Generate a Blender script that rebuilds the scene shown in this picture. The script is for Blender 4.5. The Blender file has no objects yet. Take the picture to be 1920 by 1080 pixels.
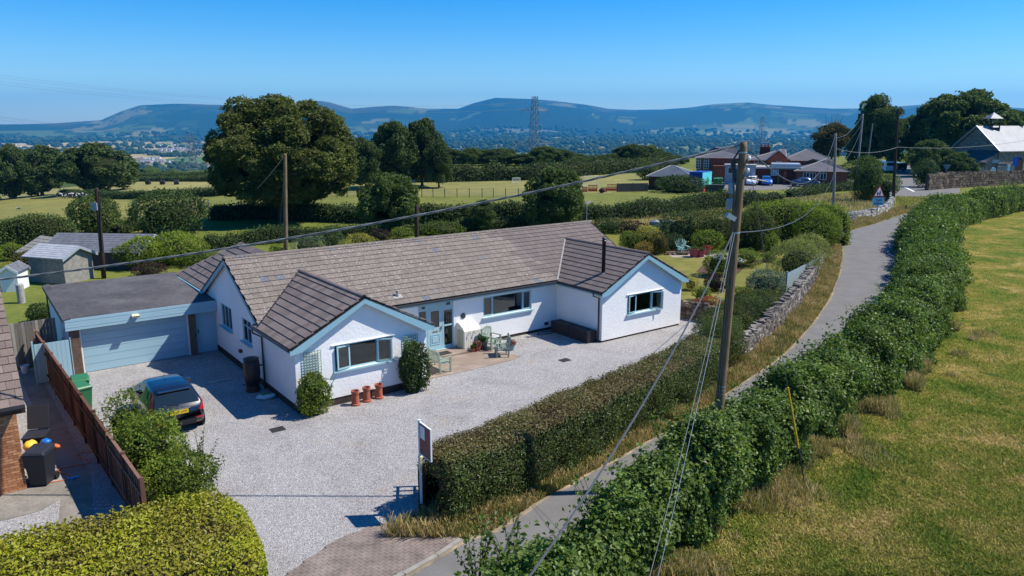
import bpy, math, random
import numpy as np
from math import sin, cos, tan, atan2, radians, pi, sqrt, hypot
from mathutils import Matrix, Vector
S = bpy.context.scene
COL = S.collection
# ------------------------------------------------------------------ camera
CAMH = 10.0; FPX = 1427.0; PITCH = radians(12.22)
cd = bpy.data.cameras.new('camera'); cam = bpy.data.objects.new('camera', cd); COL.objects.link(cam)
cam.location = (0, 0, CAMH); cam.rotation_euler = (pi/2 - PITCH, 0, 0)
cd.sensor_width = 36; cd.lens = 36*FPX/1920; cd.clip_start = 0.1; cd.clip_end = 60000
S.camera = cam
# ------------------------------------------------------------------ sky and sun
SUN_AZ = 85.5; SUN_EL = 53.0      # azimuth clockwise from +Y
w = bpy.data.worlds.new('World'); S.world = w; w.use_nodes = True
nt = w.node_tree; nt.nodes.clear()
sky = nt.nodes.new('ShaderNodeTexSky'); sky.sky_type = 'NISHITA'; sky.sun_disc = False
sky.sun_elevation = radians(SUN_EL); sky.sun_rotation = radians(SUN_AZ)
sky.altitude = 120; sky.air_density = 1.0; sky.dust_density = 0.15; sky.ozone_density = 4.0
hs = nt.nodes.new('ShaderNodeHueSaturation'); hs.inputs['Saturation'].default_value = 1.6; hs.inputs['Hue'].default_value = 0.5
bg = nt.nodes.new('ShaderNodeBackground'); bg.inputs[1].default_value = 0.105
wo = nt.nodes.new('ShaderNodeOutputWorld')
ti = nt.nodes.new('ShaderNodeMix'); ti.data_type = 'RGBA'; ti.blend_type = 'MULTIPLY'; ti.inputs[0].default_value = 1; ti.inputs[7].default_value = (.80, .95, 1.13, 1)
nt.links.new(sky.outputs[0], hs.inputs['Color']); nt.links.new(hs.outputs[0], ti.inputs[6]); nt.links.new(ti.outputs[2], bg.inputs[0]); nt.links.new(bg.outputs[0], wo.inputs[0])
sd = bpy.data.lights.new('sun', 'SUN'); sd.energy = 5.0; sd.angle = radians(0.5); sd.color = (1.0, 0.95, 0.84)
sun = bpy.data.objects.new('sun', sd); COL.objects.link(sun)
sv = Vector((sin(radians(SUN_AZ))*cos(radians(SUN_EL)), cos(radians(SUN_AZ))*cos(radians(SUN_EL)), sin(radians(SUN_EL))))
sun.rotation_euler = sv.to_track_quat('Z', 'Y').to_euler(); sun.location = (40, 10, 60)
S.view_settings.view_transform = 'Standard'; S.view_settings.look = 'None'
S.view_settings.exposure = 0.45; S.view_settings.gamma = 1.0; S.view_settings.use_curve_mapping = False
S.render.engine = 'CYCLES'
S.cycles.max_bounces = 8; S.cycles.transparent_max_bounces = 12; S.cycles.volume_bounces = 1
S.cycles.diffuse_bounces = 3; S.cycles.glossy_bounces = 3; S.cycles.use_denoising = True

# ------------------------------------------------------------------ pixel of the survey grid -> point on the ground
def ray(u, v):
    yd = (v-540)/FPX; x = (u-960)/FPX
    return (x, cos(PITCH)-yd*sin(PITCH), -sin(PITCH)-yd*cos(PITCH))
def G(u, v, z=0.0):
    r = ray(u, v); t = (z-CAMH)/r[2]; return (r[0]*t, r[1]*t)
def AY(u, v, Y):
    r = ray(u, v); t = Y/r[1]; return Vector((r[0]*t, Y, CAMH+r[2]*t))
YAW = radians(36.56); HO = (-9.57, 27.97)
def HW(s, n): return (HO[0]+s*cos(YAW)+n*sin(YAW), HO[1]+s*sin(YAW)-n*cos(YAW))
# ------------------------------------------------------------------ noise
def _h(ix, iy, iz, seed):
    n = (ix.astype(np.int64)*374761393 + iy.astype(np.int64)*668265263 + iz.astype(np.int64)*2147483647 + seed*974634777) & 0xffffffff
    n = ((n ^ (n >> 13))*1274126177) & 0xffffffff
    n = n ^ (n >> 16)
    return (n & 0xffff)/65535.0
def vnoise(x, y, z, seed=0):
    x = np.asarray(x, float); y = np.asarray(y, float)+0*x; z = np.asarray(z, float)+0*x
    ix, iy, iz = np.floor(x), np.floor(y), np.floor(z); fx, fy, fz = x-ix, y-iy, z-iz
    fx = fx*fx*(3-2*fx); fy = fy*fy*(3-2*fy); fz = fz*fz*(3-2*fz); r = 0
    for a in (0, 1):
        for b in (0, 1):
            for c in (0, 1):
                r = r + _h(ix+a, iy+b, iz+c, seed)*(fx if a else 1-fx)*(fy if b else 1-fy)*(fz if c else 1-fz)
    return r
def fbm(x, y, z=0, seed=0, o=3):
    r = 0; a = 0.5; t = 0
    for k in range(o):
        r = r + a*vnoise(np.asarray(x)*2**k, np.asarray(y)*2**k, np.asarray(z)*2.0**k, seed+k); t += a; a *= .5
    return r/t
def sst(a, b, x):
    t = np.clip((x-a)/(b-a), 0, 1); return t*t*(3-2*t)
# ------------------------------------------------------------------ terrain
RIDGE_U = [-900,-400,0,100,190,230,265,330,430,480,560,600,620,660,700,740,790,860,890,930,960,1000,1040,1100,1140,1190,1240,1290,1340,1400,1450,1500,1560,1600,1660,1720,1800,1870,1920,2300,2900]
RIDGE_V = [232,231,230,228,223,209,200,197,198,200,196,190,192,203,200,198,203,203,193,184,187,188,191,198,205,207,206,203,197,195,200,203,206,206,204,201,204,205,208,215,222]
def T(X, Y):
    X = np.asarray(X, float); Y = np.asarray(Y, float)+0*X; X = X+0*Y
    r = np.hypot(X, Y); r = np.maximum(r, 1e-3)
    z = -0.088*np.maximum(0, -X-26+0*Y)*sst(45, 130, Y)
    z = np.maximum(z, -13)
    edge = 205+np.clip(-X-30, 0, 110)*1.1 + np.clip(X-30, 0, 50)*0.6
    d = np.maximum(0, Y-edge)
    drop = 105*(1-np.exp(-d/420.0))*sst(0, 60, d)
    z = z-drop
    far = sst(300, 900, r)
    z = z + far*(fbm(X/420, Y/420, 0, 3)-.5)*(16-13.5*sst(1300, 2700, r))*(1-sst(5000, 7000, r))
    # hills across the vale
    yy = np.maximum(Y, 1.0)
    u = 960+FPX*(X/yy)/cos(PITCH)*1.0     # bearing, as a chart column
    v = np.interp(np.clip(u, -900, 2900), RIDGE_U, RIDGE_V)
    top = 10+(230-v)/FPX*11000*1.02
    hh = np.clip((top+100), 0, None)
    rise = sst(6800, 11000, r)
    n = (fbm(X/900, Y/900, 0, 11)-.5)
    z = z + np.where(Y > 0, rise*hh + sst(6000, 8500, r)*(1-sst(10000, 11000, r))*n*90, 0)
    # wooded hill in the middle, nearer than the ridge
    c = np.exp(-((u-955)/105.0)**2)*sst(5200, 7600, r)*(1-sst(8200, 9800, r))
    z = z + np.where(Y > 0, c*30, 0)
    z = z - sst(11100, 14000, r)*260
    return z
def GT(u, v):
    r = np.array(ray(u, v)); ts = np.geomspace(8, 3000, 900)
    P = r[None, :]*ts[:, None]; zz = P[:, 2]+CAMH; k = np.where(zz < T(P[:, 0], P[:, 1]))[0]
    if len(k) == 0: return (P[-1, 0], P[-1, 1])
    i = k[0]; a, b = ts[max(i-1, 0)], ts[i]
    for _ in range(18):
        m = .5*(a+b); q = r*m
        if q[2]+CAMH < float(T(q[0], q[1])): b = m
        else: a = m
    return (r[0]*a, r[1]*a)
def tz(x, y): return float(T(x, y))
# ------------------------------------------------------------------ materials
MATS = {}
def sock(n, *names):
    for k in names:
        if k in n.inputs: return n.inputs[k]
class NM:
    def __init__(s, name):
        s.m = bpy.data.materials.new(name); s.m.use_nodes = True; s.t = s.m.node_tree; s.t.nodes.clear()
        s.out = s.t.nodes.new('ShaderNodeOutputMaterial')
    def n(s, typ, **kw):
        nd = s.t.nodes.new(typ)
        for k, v in kw.items(): setattr(nd, k, v)
        return nd
    def l(s, a, b): s.t.links.new(a, b)
    def geo(s):
        return s.n('ShaderNodeNewGeometry')
    def noise(s, scale, detail=4, rough=.6, vec=None, dist=0):
        nd = s.n('ShaderNodeTexNoise'); nd.inputs['Scale'].default_value = scale; nd.inputs['Detail'].default_value = detail
        nd.inputs['Roughness'].default_value = rough; nd.inputs['Distortion'].default_value = dist
        if vec is not None: s.l(vec, nd.inputs['Vector'])
        return nd
    def ramp(s, fac, stops, interp='LINEAR'):
        r = s.n('ShaderNodeValToRGB'); r.color_ramp.interpolation = interp; e = r.color_ramp.elements
        while len(e) < len(stops): e.new(0.5)
        for i, (p, c) in enumerate(stops):
            e[i].position = p; e[i].color = (c[0], c[1], c[2], 1) if len(c) == 3 else c
        s.l(fac, r.inputs[0]); return r
    def mix(s, fac, a, b, mode='MIX'):
        m = s.n('ShaderNodeMix', data_type='RGBA', blend_type=mode)
        if isinstance(fac, float) or isinstance(fac, int): m.inputs[0].default_value = fac
        else: s.l(fac, m.inputs[0])
        for i, v in ((6, a), (7, b)):
            if isinstance(v, tuple): m.inputs[i].default_value = (v[0], v[1], v[2], 1)
            else: s.l(v, m.inputs[i])
        return m.outputs[2]
    def bsdf(s, col, rough=.7, spec=.5, metal=0, coat=0, bump=None, bstr=.3, bdist=.01, trans=None):
        b = s.n('ShaderNodeBsdfPrincipled')
        if isinstance(col, tuple): b.inputs['Base Color'].default_value = (col[0], col[1], col[2], 1)
        else: s.l(col, b.inputs['Base Color'])
        if isinstance(rough, (int, float)): b.inputs['Roughness'].default_value = rough
        else: s.l(rough, b.inputs['Roughness'])
        b.inputs['Specular IOR Level'].default_value = spec; b.inputs['Metallic'].default_value = metal
        b.inputs['Coat Weight'].default_value = coat
        if coat: b.inputs['Coat Roughness'].default_value = .04
        if bump is not None:
            bp = s.n('ShaderNodeBump'); bp.inputs['Strength'].default_value = bstr; bp.inputs['Distance'].default_value = bdist
            s.l(bump, bp.inputs['Height']); s.l(bp.outputs[0], b.inputs['Normal'])
        s.l(b.outputs[0], s.out.inputs[0]); return b
def M_plain(name, col, rough=.6, spec=.4, metal=0, coat=0, var=.12, scale=6.0, bstr=.15):
    if name in MATS: return MATS[name]
    k = NM(name); g = k.geo(); nz = k.noise(scale, 5, .6, g.outputs['Position'])
    a = tuple(c*(1-var) for c in col); b = tuple(min(1, c*(1+var)) for c in col)
    r = k.ramp(nz.outputs[0], [(.3, a), (.7, b)])
    k.bsdf(r.outputs[0], rough, spec, metal, coat, nz.outputs[0] if bstr else None, bstr, .01)
    MATS[name] = k.m; return k.m
def M_leaf(name, cols, rough=.6, spec=.2, translucent=.35, tints=None, clipped=None):
    """leaves: colour varies leaf by leaf and in soft drifts through the plant"""
    k = NM(name); g = k.geo(); oi = k.n('ShaderNodeObjectInfo')
    add = k.n('ShaderNodeMath', operation='ADD'); k.l(g.outputs['Random Per Island'], add.inputs[0]); k.l(oi.outputs['Random'], add.inputs[1])
    fr = k.n('ShaderNodeMath', operation='FRACT'); k.l(add.outputs[0], fr.inputs[0])
    n = len(cols); r = k.ramp(fr.outputs[0], [(i/(n-1), c) for i, c in enumerate(cols)])
    nz = k.noise(.55, 3, .6, g.outputs['Position'])
    rr = k.ramp(nz.outputs[0], [(.33, (.62, .66, .6)), (.66, (1.25, 1.22, 1.1))])
    c = k.mix(1.0, r.outputs[0], rr.outputs[0], 'MULTIPLY')
    if tints:
        n2 = k.noise(tints[0], 2, .5, g.outputs['Position']); f = k.ramp(n2.outputs[0], [(tints[1], (0, 0, 0)), (tints[1]+.12, (1, 1, 1))])
        c = k.mix(f.outputs[0], c, tints[2])
    if clipped:   # browned clipped hedge top, sunlit brightness painted in by height: (height, colour)
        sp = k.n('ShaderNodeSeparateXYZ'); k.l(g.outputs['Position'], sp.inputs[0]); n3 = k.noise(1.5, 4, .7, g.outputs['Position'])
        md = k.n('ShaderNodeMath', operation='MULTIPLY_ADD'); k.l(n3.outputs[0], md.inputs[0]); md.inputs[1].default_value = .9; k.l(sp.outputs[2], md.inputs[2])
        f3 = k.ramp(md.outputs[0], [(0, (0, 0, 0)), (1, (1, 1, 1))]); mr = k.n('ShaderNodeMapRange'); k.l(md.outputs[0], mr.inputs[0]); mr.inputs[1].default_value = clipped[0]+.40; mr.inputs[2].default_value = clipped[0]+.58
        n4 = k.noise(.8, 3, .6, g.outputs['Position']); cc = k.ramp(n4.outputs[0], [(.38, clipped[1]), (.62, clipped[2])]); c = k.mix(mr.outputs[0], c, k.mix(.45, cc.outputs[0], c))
    b = k.bsdf(c, rough, spec)
    tr = k.n('ShaderNodeBsdfTranslucent'); tc = k.mix(1.0, c, (1.15, 1.25, .55), 'MULTIPLY'); k.l(tc, tr.inputs[0])
    mx = k.n('ShaderNodeMixShader'); mx.inputs[0].default_value = translucent
    k.l(b.outputs[0], mx.inputs[1]); k.l(tr.outputs[0], mx.inputs[2]); k.l(mx.outputs[0], k.out.inputs[0])
    MATS[name] = k.m; return k.m
# ------------------------------------------------------------------ mesh helpers
def np_mesh(name, V, F, mats, smooth=False, mi=None):
    """V (n,3); F (m,k) with one k"""
    V = np.ascontiguousarray(V, dtype=np.float32); F = np.ascontiguousarray(F, dtype=np.int32)
    me = bpy.data.meshes.new(name); me.vertices.add(len(V)); me.vertices.foreach_set('co', V.ravel())
    k = F.shape[1]; me.loops.add(F.size); me.loops.foreach_set('vertex_index', F.ravel())
    me.polygons.add(len(F)); me.polygons.foreach_set('loop_start', np.arange(0, F.size, k, dtype=np.int32))
    try: me.polygons.foreach_set('loop_total', np.full(len(F), k, dtype=np.int32))
    except Exception: pass
    if mi is not None: me.polygons.foreach_set('material_index', np.asarray(mi, dtype=np.int32))
    me.polygons.foreach_set('use_smooth', np.full(len(F), bool(smooth)))
    for m in (mats if isinstance(mats, (list, tuple)) else [mats]): me.materials.append(m)
    me.update(calc_edges=True); return me
def ob(name, me, parent=None, loc=None, rz=0.0, kind=None, label=None):
    o = bpy.data.objects.new(name, me); COL.objects.link(o)
    if parent is not None: o.parent = parent
    if loc is not None: o.location = loc
    if rz: o.rotation_euler = (0, 0, rz)
    if kind: o['kind'] = kind
    if label: o['label'] = label
    return o
def tag(o, label, cat, group=None):
    o['label'] = label; o['category'] = cat
    if group: o['group'] = group
    return o
def thing(name, label, cat, loc=(0, 0, 0), rz=0.0, group=None):
    o = bpy.data.objects.new(name, None); COL.objects.link(o); o.location = loc; o.rotation_euler = (0, 0, rz)
    o.empty_display_size = .2
    return tag(o, label, cat, group)
def copy_tree(o, parent=None):
    c = o.copy(); COL.objects.link(c)
    if parent is not None: c.parent = parent
    for ch in o.children: copy_tree(ch, c)
    return c
class MB:
    def __init__(s): s.v = []; s.f = []; s.mi = []; s.cur = 0
    def mat(s, i): s.cur = i; return s
    def add(s, V, F):
        b = len(s.v); s.v += [tuple(p) for p in V]; s.f += [tuple(i+b for i in f) for f in F]; s.mi += [s.cur]*len(F); return s
    def box(s, x0, y0, z0, x1, y1, z1):
        return s.add([(x0,y0,z0),(x1,y0,z0),(x1,y1,z0),(x0,y1,z0),(x0,y0,z1),(x1,y0,z1),(x1,y1,z1),(x0,y1,z1)],
                     [(0,3,2,1),(4,5,6,7),(0,1,5,4),(1,2,6,5),(2,3,7,6),(3,0,4,7)])
    def cbox(s, c, d, rz=0, rx=0, ry=0):
        R = Matrix.Rotation(rz, 3, 'Z') @ Matrix.Rotation(ry, 3, 'Y') @ Matrix.Rotation(rx, 3, 'X')
        V = [(a*d[0]/2, b*d[1]/2, e*d[2]/2) for e in (-1, 1) for a, b in ((-1,-1),(1,-1),(1,1),(-1,1))]
        return s.add([R @ Vector(p)+Vector(c) for p in V], [(0,3,2,1),(4,5,6,7),(0,1,5,4),(1,2,6,5),(2,3,7,6),(3,0,4,7)])
    def prism(s, poly, vec):
        """poly: ring of 3D points, extruded by vec"""
        n = len(poly); vec = Vector(vec); A = [Vector(p) for p in poly]; B = [p+vec for p in A]
        F = [tuple(range(n-1, -1, -1)), tuple(range(n, 2*n))]+[(i, (i+1) % n, n+(i+1) % n, n+i) for i in range(n)]
        return s.add(A+B, F)
    def tube(s, pts, r, n=8, caps=True):
        pts = [Vector(p) for p in pts]; V = []; F = []; rr = r if isinstance(r, (list, tuple)) else [r]*len(pts)
        up0 = None
        for i, p in enumerate(pts):
            d = (pts[min(i+1, len(pts)-1)]-pts[max(i-1, 0)]).normalized()
            up = Vector((0, 0, 1)) if abs(d.z) < .95 else Vector((1, 0, 0))
            if up0 is not None: up = up0
            a = d.cross(up).normalized(); b = a.cross(d).normalized(); up0 = b if abs(d.dot(b)) < .5 else None
            V += [p+(a*cos(2*pi*k/n)+b*sin(2*pi*k/n))*rr[i] for k in range(n)]
        for i in range(len(pts)-1):
            for k in range(n): F.append((i*n+k, i*n+(k+1) % n, (i+1)*n+(k+1) % n, (i+1)*n+k))
        if caps: F += [tuple(range(n-1, -1, -1)), tuple(range((len(pts)-1)*n, len(pts)*n))]
        return s.add(V, F)
    def lathe(s, prof, c=(0, 0, 0), n=20):
        V = []; F = []
        for r, z in prof: V += [(c[0]+r*cos(2*pi*k/n), c[1]+r*sin(2*pi*k/n), c[2]+z) for k in range(n)]
        for i in range(len(prof)-1):
            for k in range(n): F.append((i*n+k, i*n+(k+1) % n, (i+1)*n+(k+1) % n, (i+1)*n+k))
        if prof[0][0] > 1e-4: F.append(tuple(range(n-1, -1, -1)))
        if prof[-1][0] > 1e-4: F.append(tuple(range((len(prof)-1)*n, len(prof)*n)))
        return s.add(V, F)
    def mesh(s, name, mats, smooth=False, bevel=0):
        me = bpy.data.meshes.new(name); me.from_pydata(s.v, [], s.f)
        for m in (mats if isinstance(mats, (list, tuple)) else [mats]): me.materials.append(m)
        me.polygons.foreach_set('material_index', s.mi)
        if smooth: me.polygons.foreach_set('use_smooth', [True]*len(s.f)); 
        me.update(); return me
    def ob(s, name, mats, parent=None, smooth=False, bevel=0, **kw):
        o = ob(name, s.mesh(name, mats, smooth), parent, **kw)
        if smooth == 'auto' or (smooth and True): pass
        if bevel:
            b = o.modifiers.new('bevel', 'BEVEL'); b.width = bevel; b.segments = 2; b.limit_method = 'ANGLE'
        return o
def sheet(name, poly, z, mat, kind='structure', parent=None, label=None, cut=None):
    """flat area from a ring of (x,y), triangulated by ngon, draped at z above the flat ground"""
    me = bpy.data.meshes.new(name); me.from_pydata([(x, y, z) for x, y in poly], [], [tuple(range(len(poly)))])
    me.materials.append(mat); me.update()
    if me.polygons[0].normal.z < 0: me.flip_normals()
    return ob(name, me, parent, kind=kind, label=label)
def spline(pts, step):
    """Catmull-Rom through 2D/3D points, resampled"""
    P = [np.array(p, float) for p in pts]; P = [2*P[0]-P[1]]+P+[2*P[-1]-P[-2]]; out = []
    for i in range(1, len(P)-2):
        n = max(2, int(np.linalg.norm(P[i+1]-P[i])/step))
        for k in range(n):
            t = k/n; a, b, c, d = P[i-1], P[i], P[i+1], P[i+2]
            out.append(.5*(2*b+(c-a)*t+(2*a-5*b+4*c-d)*t*t+(-a+3*b-3*c+d)*t**3))
    out.append(P[-2]); return np.array(out)
def ribbon(name, left, right, z, mat, kind='structure'):
    L = np.array(left); R = np.array(right); n = len(L); m = 6
    V = []; F = []
    for j in range(m+1):
        t = j/m; P = L*(1-t)+R*t; V.append(np.c_[P, T(P[:, 0], P[:, 1])+z+0*P[:, 0]])
    V = np.concatenate(V)
    for j in range(m):
        for i in range(n-1): F.append((j*n+i, (j+1)*n+i, (j+1)*n+i+1, j*n+i+1))
    me = np_mesh(name, V, np.array(F), mat)
    if me.polygons[0].normal.z < 0: me.flip_normals()
    return ob(name, me, kind=kind)
def inpoly(X, Y, poly):
    r = np.zeros(X.shape, bool); n = len(poly); j = n-1
    for i in range(n):
        xi, yi = poly[i]; xj, yj = poly[j]
        c = ((yi > Y) != (yj > Y)) & (X < (xj-xi)*(Y-yi)/(yj-yi+1e-12)+xi); r ^= c; j = i
    return r
# ------------------------------------------------------------------ foliage
def leaf_verts(P, N, size, rng, aspect=.62, fold=.18, droop=0.0, jit=.75):
    """one folded four-cornered leaf per point; P,N (n,3)"""
    n = len(P); N = N+rng.normal(0, jit, (n, 3)); N /= np.linalg.norm(N, axis=1)[:, None]+1e-9
    A = rng.normal(0, 1, (n, 3)); A[:, 2] -= droop; A -= (A*N).sum(1)[:, None]*N; A /= np.linalg.norm(A, axis=1)[:, None]+1e-9
    B = np.cross(N, A); s = (size*rng.uniform(.7, 1.3, n))[:, None]
    V = np.stack([P-A*s*.5, P+B*s*.5*aspect+N*s*fold, P+A*s*.5, P-B*s*.5*aspect+N*s*fold], 1)
    return V.reshape(-1, 3), np.arange(n*4).reshape(-1, 4)
def blob(c, r, seed, nu=14, nv=9, amp=.25, fr=1.6, floor=None):
    """lumpy closed ball, V,F quads"""
    th = np.linspace(0, 2*pi, nu, endpoint=False); ph = np.linspace(.12, pi-.12, nv)
    D = np.array([(sin(p)*cos(t), sin(p)*sin(t), cos(p)) for p in ph for t in th])
    k = 1+amp*(fbm(D[:, 0]*fr+seed, D[:, 1]*fr, D[:, 2]*fr, seed)-.5)*2
    V = D*k[:, None]*np.array(r)+np.array(c)
    if floor is not None: V[:, 2] = np.maximum(V[:, 2], floor)
    F = []
    for i in range(nv-1):
        for j in range(nu): F.append((i*nu+j, (i+1)*nu+j, (i+1)*nu+(j+1) % nu, i*nu+(j+1) % nu))
    V = np.concatenate([V, [[c[0], c[1], V[:nu, 2].mean()], [c[0], c[1], V[-nu:, 2].mean()]]]); a, b = nu*nv, nu*nv+1
    for j in range(nu): F.append((a, j, (j+1) % nu, (j+1) % nu)); F.append((b, (nv-1)*nu+(j+1) % nu, (nv-1)*nu+j, (nv-1)*nu+j))
    return V, np.array(F)
def sphere_dirs(n, rng):
    D = rng.normal(0, 1, (n, 3)); return D/np.linalg.norm(D, axis=1)[:, None]
def join(parts):
    """[(V,F,mi)] all quads -> V,F,mi ; degenerate quads allowed only as (a,b,c,c) -> kept by tri flag"""
    V = []; F = []; M = []; b = 0
    for v, f, m in parts: V.append(v); F.append(f+b); M.append(np.full(len(f), m)); b += len(v)
    return np.concatenate(V), np.concatenate(F), np.concatenate(M)
def fix_tris(V, F, MI):
    return V, F, MI
def foliage_mesh(name, parts, mats):
    V, F, MI = join(parts)
    tri = F[:, 2] == F[:, 3]
    if tri.any():   # drop the pole caps into a separate from_pydata-free path: reuse a doubled vertex
        idx = np.where(tri)[0]; add = V[F[idx, 3]]; nb = len(V); V = np.concatenate([V, add]); F = F.copy(); F[idx, 3] = nb+np.arange(len(idx))
    return np_mesh(name, V, F, mats, False, MI)
LEAFCOUNT = [0]
def hedge(name, path, hw, h, leaf, dens, lm, cm, label, cat='hedge', seed=1, amp=.12, fr=.9, e=.35, group=None, top_extra=0, z0=None, spikes=0, jit=.75, core_in=.13, kindname=None, noise_h=0.0, aspect=.62, lump=0.0, endr=.8):
    """swept hedge: path of (x,y); half width hw, height h (numbers or per-point lists); superellipse profile"""
    rng = np.random.default_rng(seed); P = spline(path, .4); n = len(P)
    ln = np.r_[0, np.cumsum(np.linalg.norm(np.diff(P, axis=0), axis=1))]; L = ln[-1]
    def arr(v): return np.interp(np.linspace(0, 1, n), np.linspace(0, 1, len(v)), v) if isinstance(v, (list, tuple)) else np.full(n, float(v))
    HWd = arr(hw); Hh = arr(h)
    def surf(d, a, off, inset=0.0):
        x = np.interp(d, ln, P[:, 0]); y = np.interp(d, ln, P[:, 1]); w = np.interp(d, ln, HWd); hh = np.interp(d, ln, Hh)
        tx = np.interp(d+.2, ln, P[:, 0])-np.interp(d-.2, ln, P[:, 0]); ty = np.interp(d+.2, ln, P[:, 1])-np.interp(d-.2, ln, P[:, 1])
        q = np.hypot(tx, ty)+1e-9; tx /= q; ty /= q
        en = np.clip(np.minimum(d, L-d)/np.maximum(w*endr, .05), 0, 1); ef = np.sqrt(np.clip(1-(1-en)**2, .02, 1))**(.8)
        ca, sa = np.cos(a), np.sin(a)
        lx = np.sign(ca)*np.abs(ca)**e*w*(.25+.75*ef); lz = np.abs(sa)**e*hh*(.55+.45*ef)
        nx = ca; nz = sa
        nn = (fbm(x*fr+lx, y*fr+off*0, lz*fr*1.3+a, seed, 3)-.5)*2*amp
        bump = (vnoise(x*1.25+3, y*1.25, lz*1.1+a*.8, seed+21)-.45)*lump+(vnoise(x*.5, y*.5, 3, seed+22)-.5)*lump*.8+(vnoise(x*2.9, y*2.9, lz*2.3+a, seed+23)-.5)*lump*.55
        hn = (fbm(x*.35, y*.35, 5, seed+9, 2)-.5)*2*noise_h
        lx = lx+nx*(nn-inset+off*.0); lz = lz*(1+hn)+nz*(nn-inset)
        dn = off+bump; lx = lx+nx*dn; lz = np.maximum(lz+nz*dn, .02)
        zz = T(x, y) if z0 is None else z0
        return np.stack([x+ty*lx, y-tx*lx, zz+lz], 1), np.stack([ty*nx, -tx*nx, nz], 1)
    # core
    at0 = np.unique(np.r_[np.linspace(0, pi, 400), pi/2+np.sign(np.linspace(-1, 1, 801))*np.abs(np.linspace(-1, 1, 801))**5*pi/2]); al0 = np.r_[0, np.cumsum(np.hypot(np.diff(np.sign(np.cos(at0))*np.abs(np.cos(at0))**e*np.mean(HWd)), np.diff(np.abs(np.sin(at0))**e*np.mean(Hh))))]
    nd = max(4, int(L/.5)); na = 15; dd, aa = np.meshgrid(np.linspace(0.02, L-.02, nd), np.interp(np.linspace(0, al0[-1], na), al0, at0), indexing='ij')
    Vc, _ = surf(dd.ravel(), aa.ravel(), 0*dd.ravel(), core_in)
    Fc = np.array([(i*na+j, i*na+j+1, (i+1)*na+j+1, (i+1)*na+j) for i in range(nd-1) for j in range(na-1)])
    peri = float(np.mean(HWd)*2+np.mean(Hh)*2); N = int(L*peri*dens)
    d = rng.uniform(0, L, N); a = np.arccos(np.clip(rng.uniform(-1, 1, N)*1.0, -1, 1))
    # even cover of the boxy profile: choose by arc length table
    at = np.unique(np.r_[np.linspace(0, pi, 400), pi/2+np.sign(np.linspace(-1, 1, 801))*np.abs(np.linspace(-1, 1, 801))**5*pi/2, np.abs(np.linspace(0, 1, 300))**5*pi/2, pi-np.abs(np.linspace(0, 1, 300))**5*pi/2]); cx = np.sign(np.cos(at))*np.abs(np.cos(at))**e*np.mean(HWd); cz = np.abs(np.sin(at))**e*np.mean(Hh)
    al = np.r_[0, np.cumsum(np.hypot(np.diff(cx), np.diff(cz)))]; a = np.interp(rng.uniform(0, al[-1], N), al, at)
    off = rng.normal(-.02, leaf*.8, N)
    if spikes: 
        k = rng.random(N) < spikes; clus = vnoise(d*3.1, a*4, 0, seed+4)
        off = np.where(k & (a > .4) & (a < pi-.4), rng.uniform(0, 1, N)*(clus**2)*spikes*3.2, off)
    Pl, Nl = surf(d, a, off)
    # true-ish normals for a boxy section: mostly side or top
    am = np.abs(np.cos(a))**(.5/max(e, .2)); 
    Vl, Fl = leaf_verts(Pl, Nl, leaf, rng, jit=jit, aspect=aspect); LEAFCOUNT[0] += N
    parts = [(Vc, Fc, 1), (Vl, Fl, 0)]
    # end caps: leaves over the two blunt ends
    me = foliage_mesh(name, parts, [lm, cm]); o = ob(name, me); tag(o, label, cat, group); return o
def bush_mesh(name, rx, ry, h, leaf, n, lm, cm, seed=1, amp=.28, fr=1.6, stems=False, jit=.7, clumps=0, aspect=.62, low=.0, up=0.0):
    n = int(n*1.6); rng = np.random.default_rng(seed); parts = []; c = np.array((0, 0, h*.5))
    R = np.array((rx, ry, h*.52))
    Vb, Fb = blob((0, 0, h*.44), R*.58, seed, 16, 10, amp, fr, 0.0); parts.append((Vb, Fb, 1))
    D = sphere_dirs(n, rng); k = 1+amp*(fbm(D[:, 0]*fr+seed, D[:, 1]*fr, D[:, 2]*fr, seed)-.5)*2
    k = k*(.93+rng.normal(0, .07, n))
    if clumps == 0: clumps = 2.6
    if clumps:
        kk = vnoise(D[:, 0]*clumps+seed, D[:, 1]*clumps, D[:, 2]*clumps, seed+5); k = k*(.84+.34*kk)
    P = D*k[:, None]*R+c; P[:, 2] = np.abs(P[:, 2]-low)+low*0
    P = P[P[:, 2] > .03]; D2 = (P-c)/R; 
    Nn = D2/np.linalg.norm(D2, axis=1)[:, None]; Nn[:, 2] += up
    Vl, Fl = leaf_verts(P, Nn, leaf, rng, jit=jit, aspect=aspect); parts.append((Vl, Fl, 0)); LEAFCOUNT[0] += len(P)
    return foliage_mesh(name, parts, [lm, cm])
def bush(name, x, y, rx, ry, h, leaf, n, lm, cm, label, cat='shrub', seed=1, group=None, z=None, rz=0, **kw):
    me = bush_mesh(name, rx, ry, h, leaf, n, lm, cm, seed, **kw)
    o = ob(name, me, loc=(x, y, tz(x, y) if z is None else z), rz=rz); return tag(o, label, cat, group)
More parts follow.
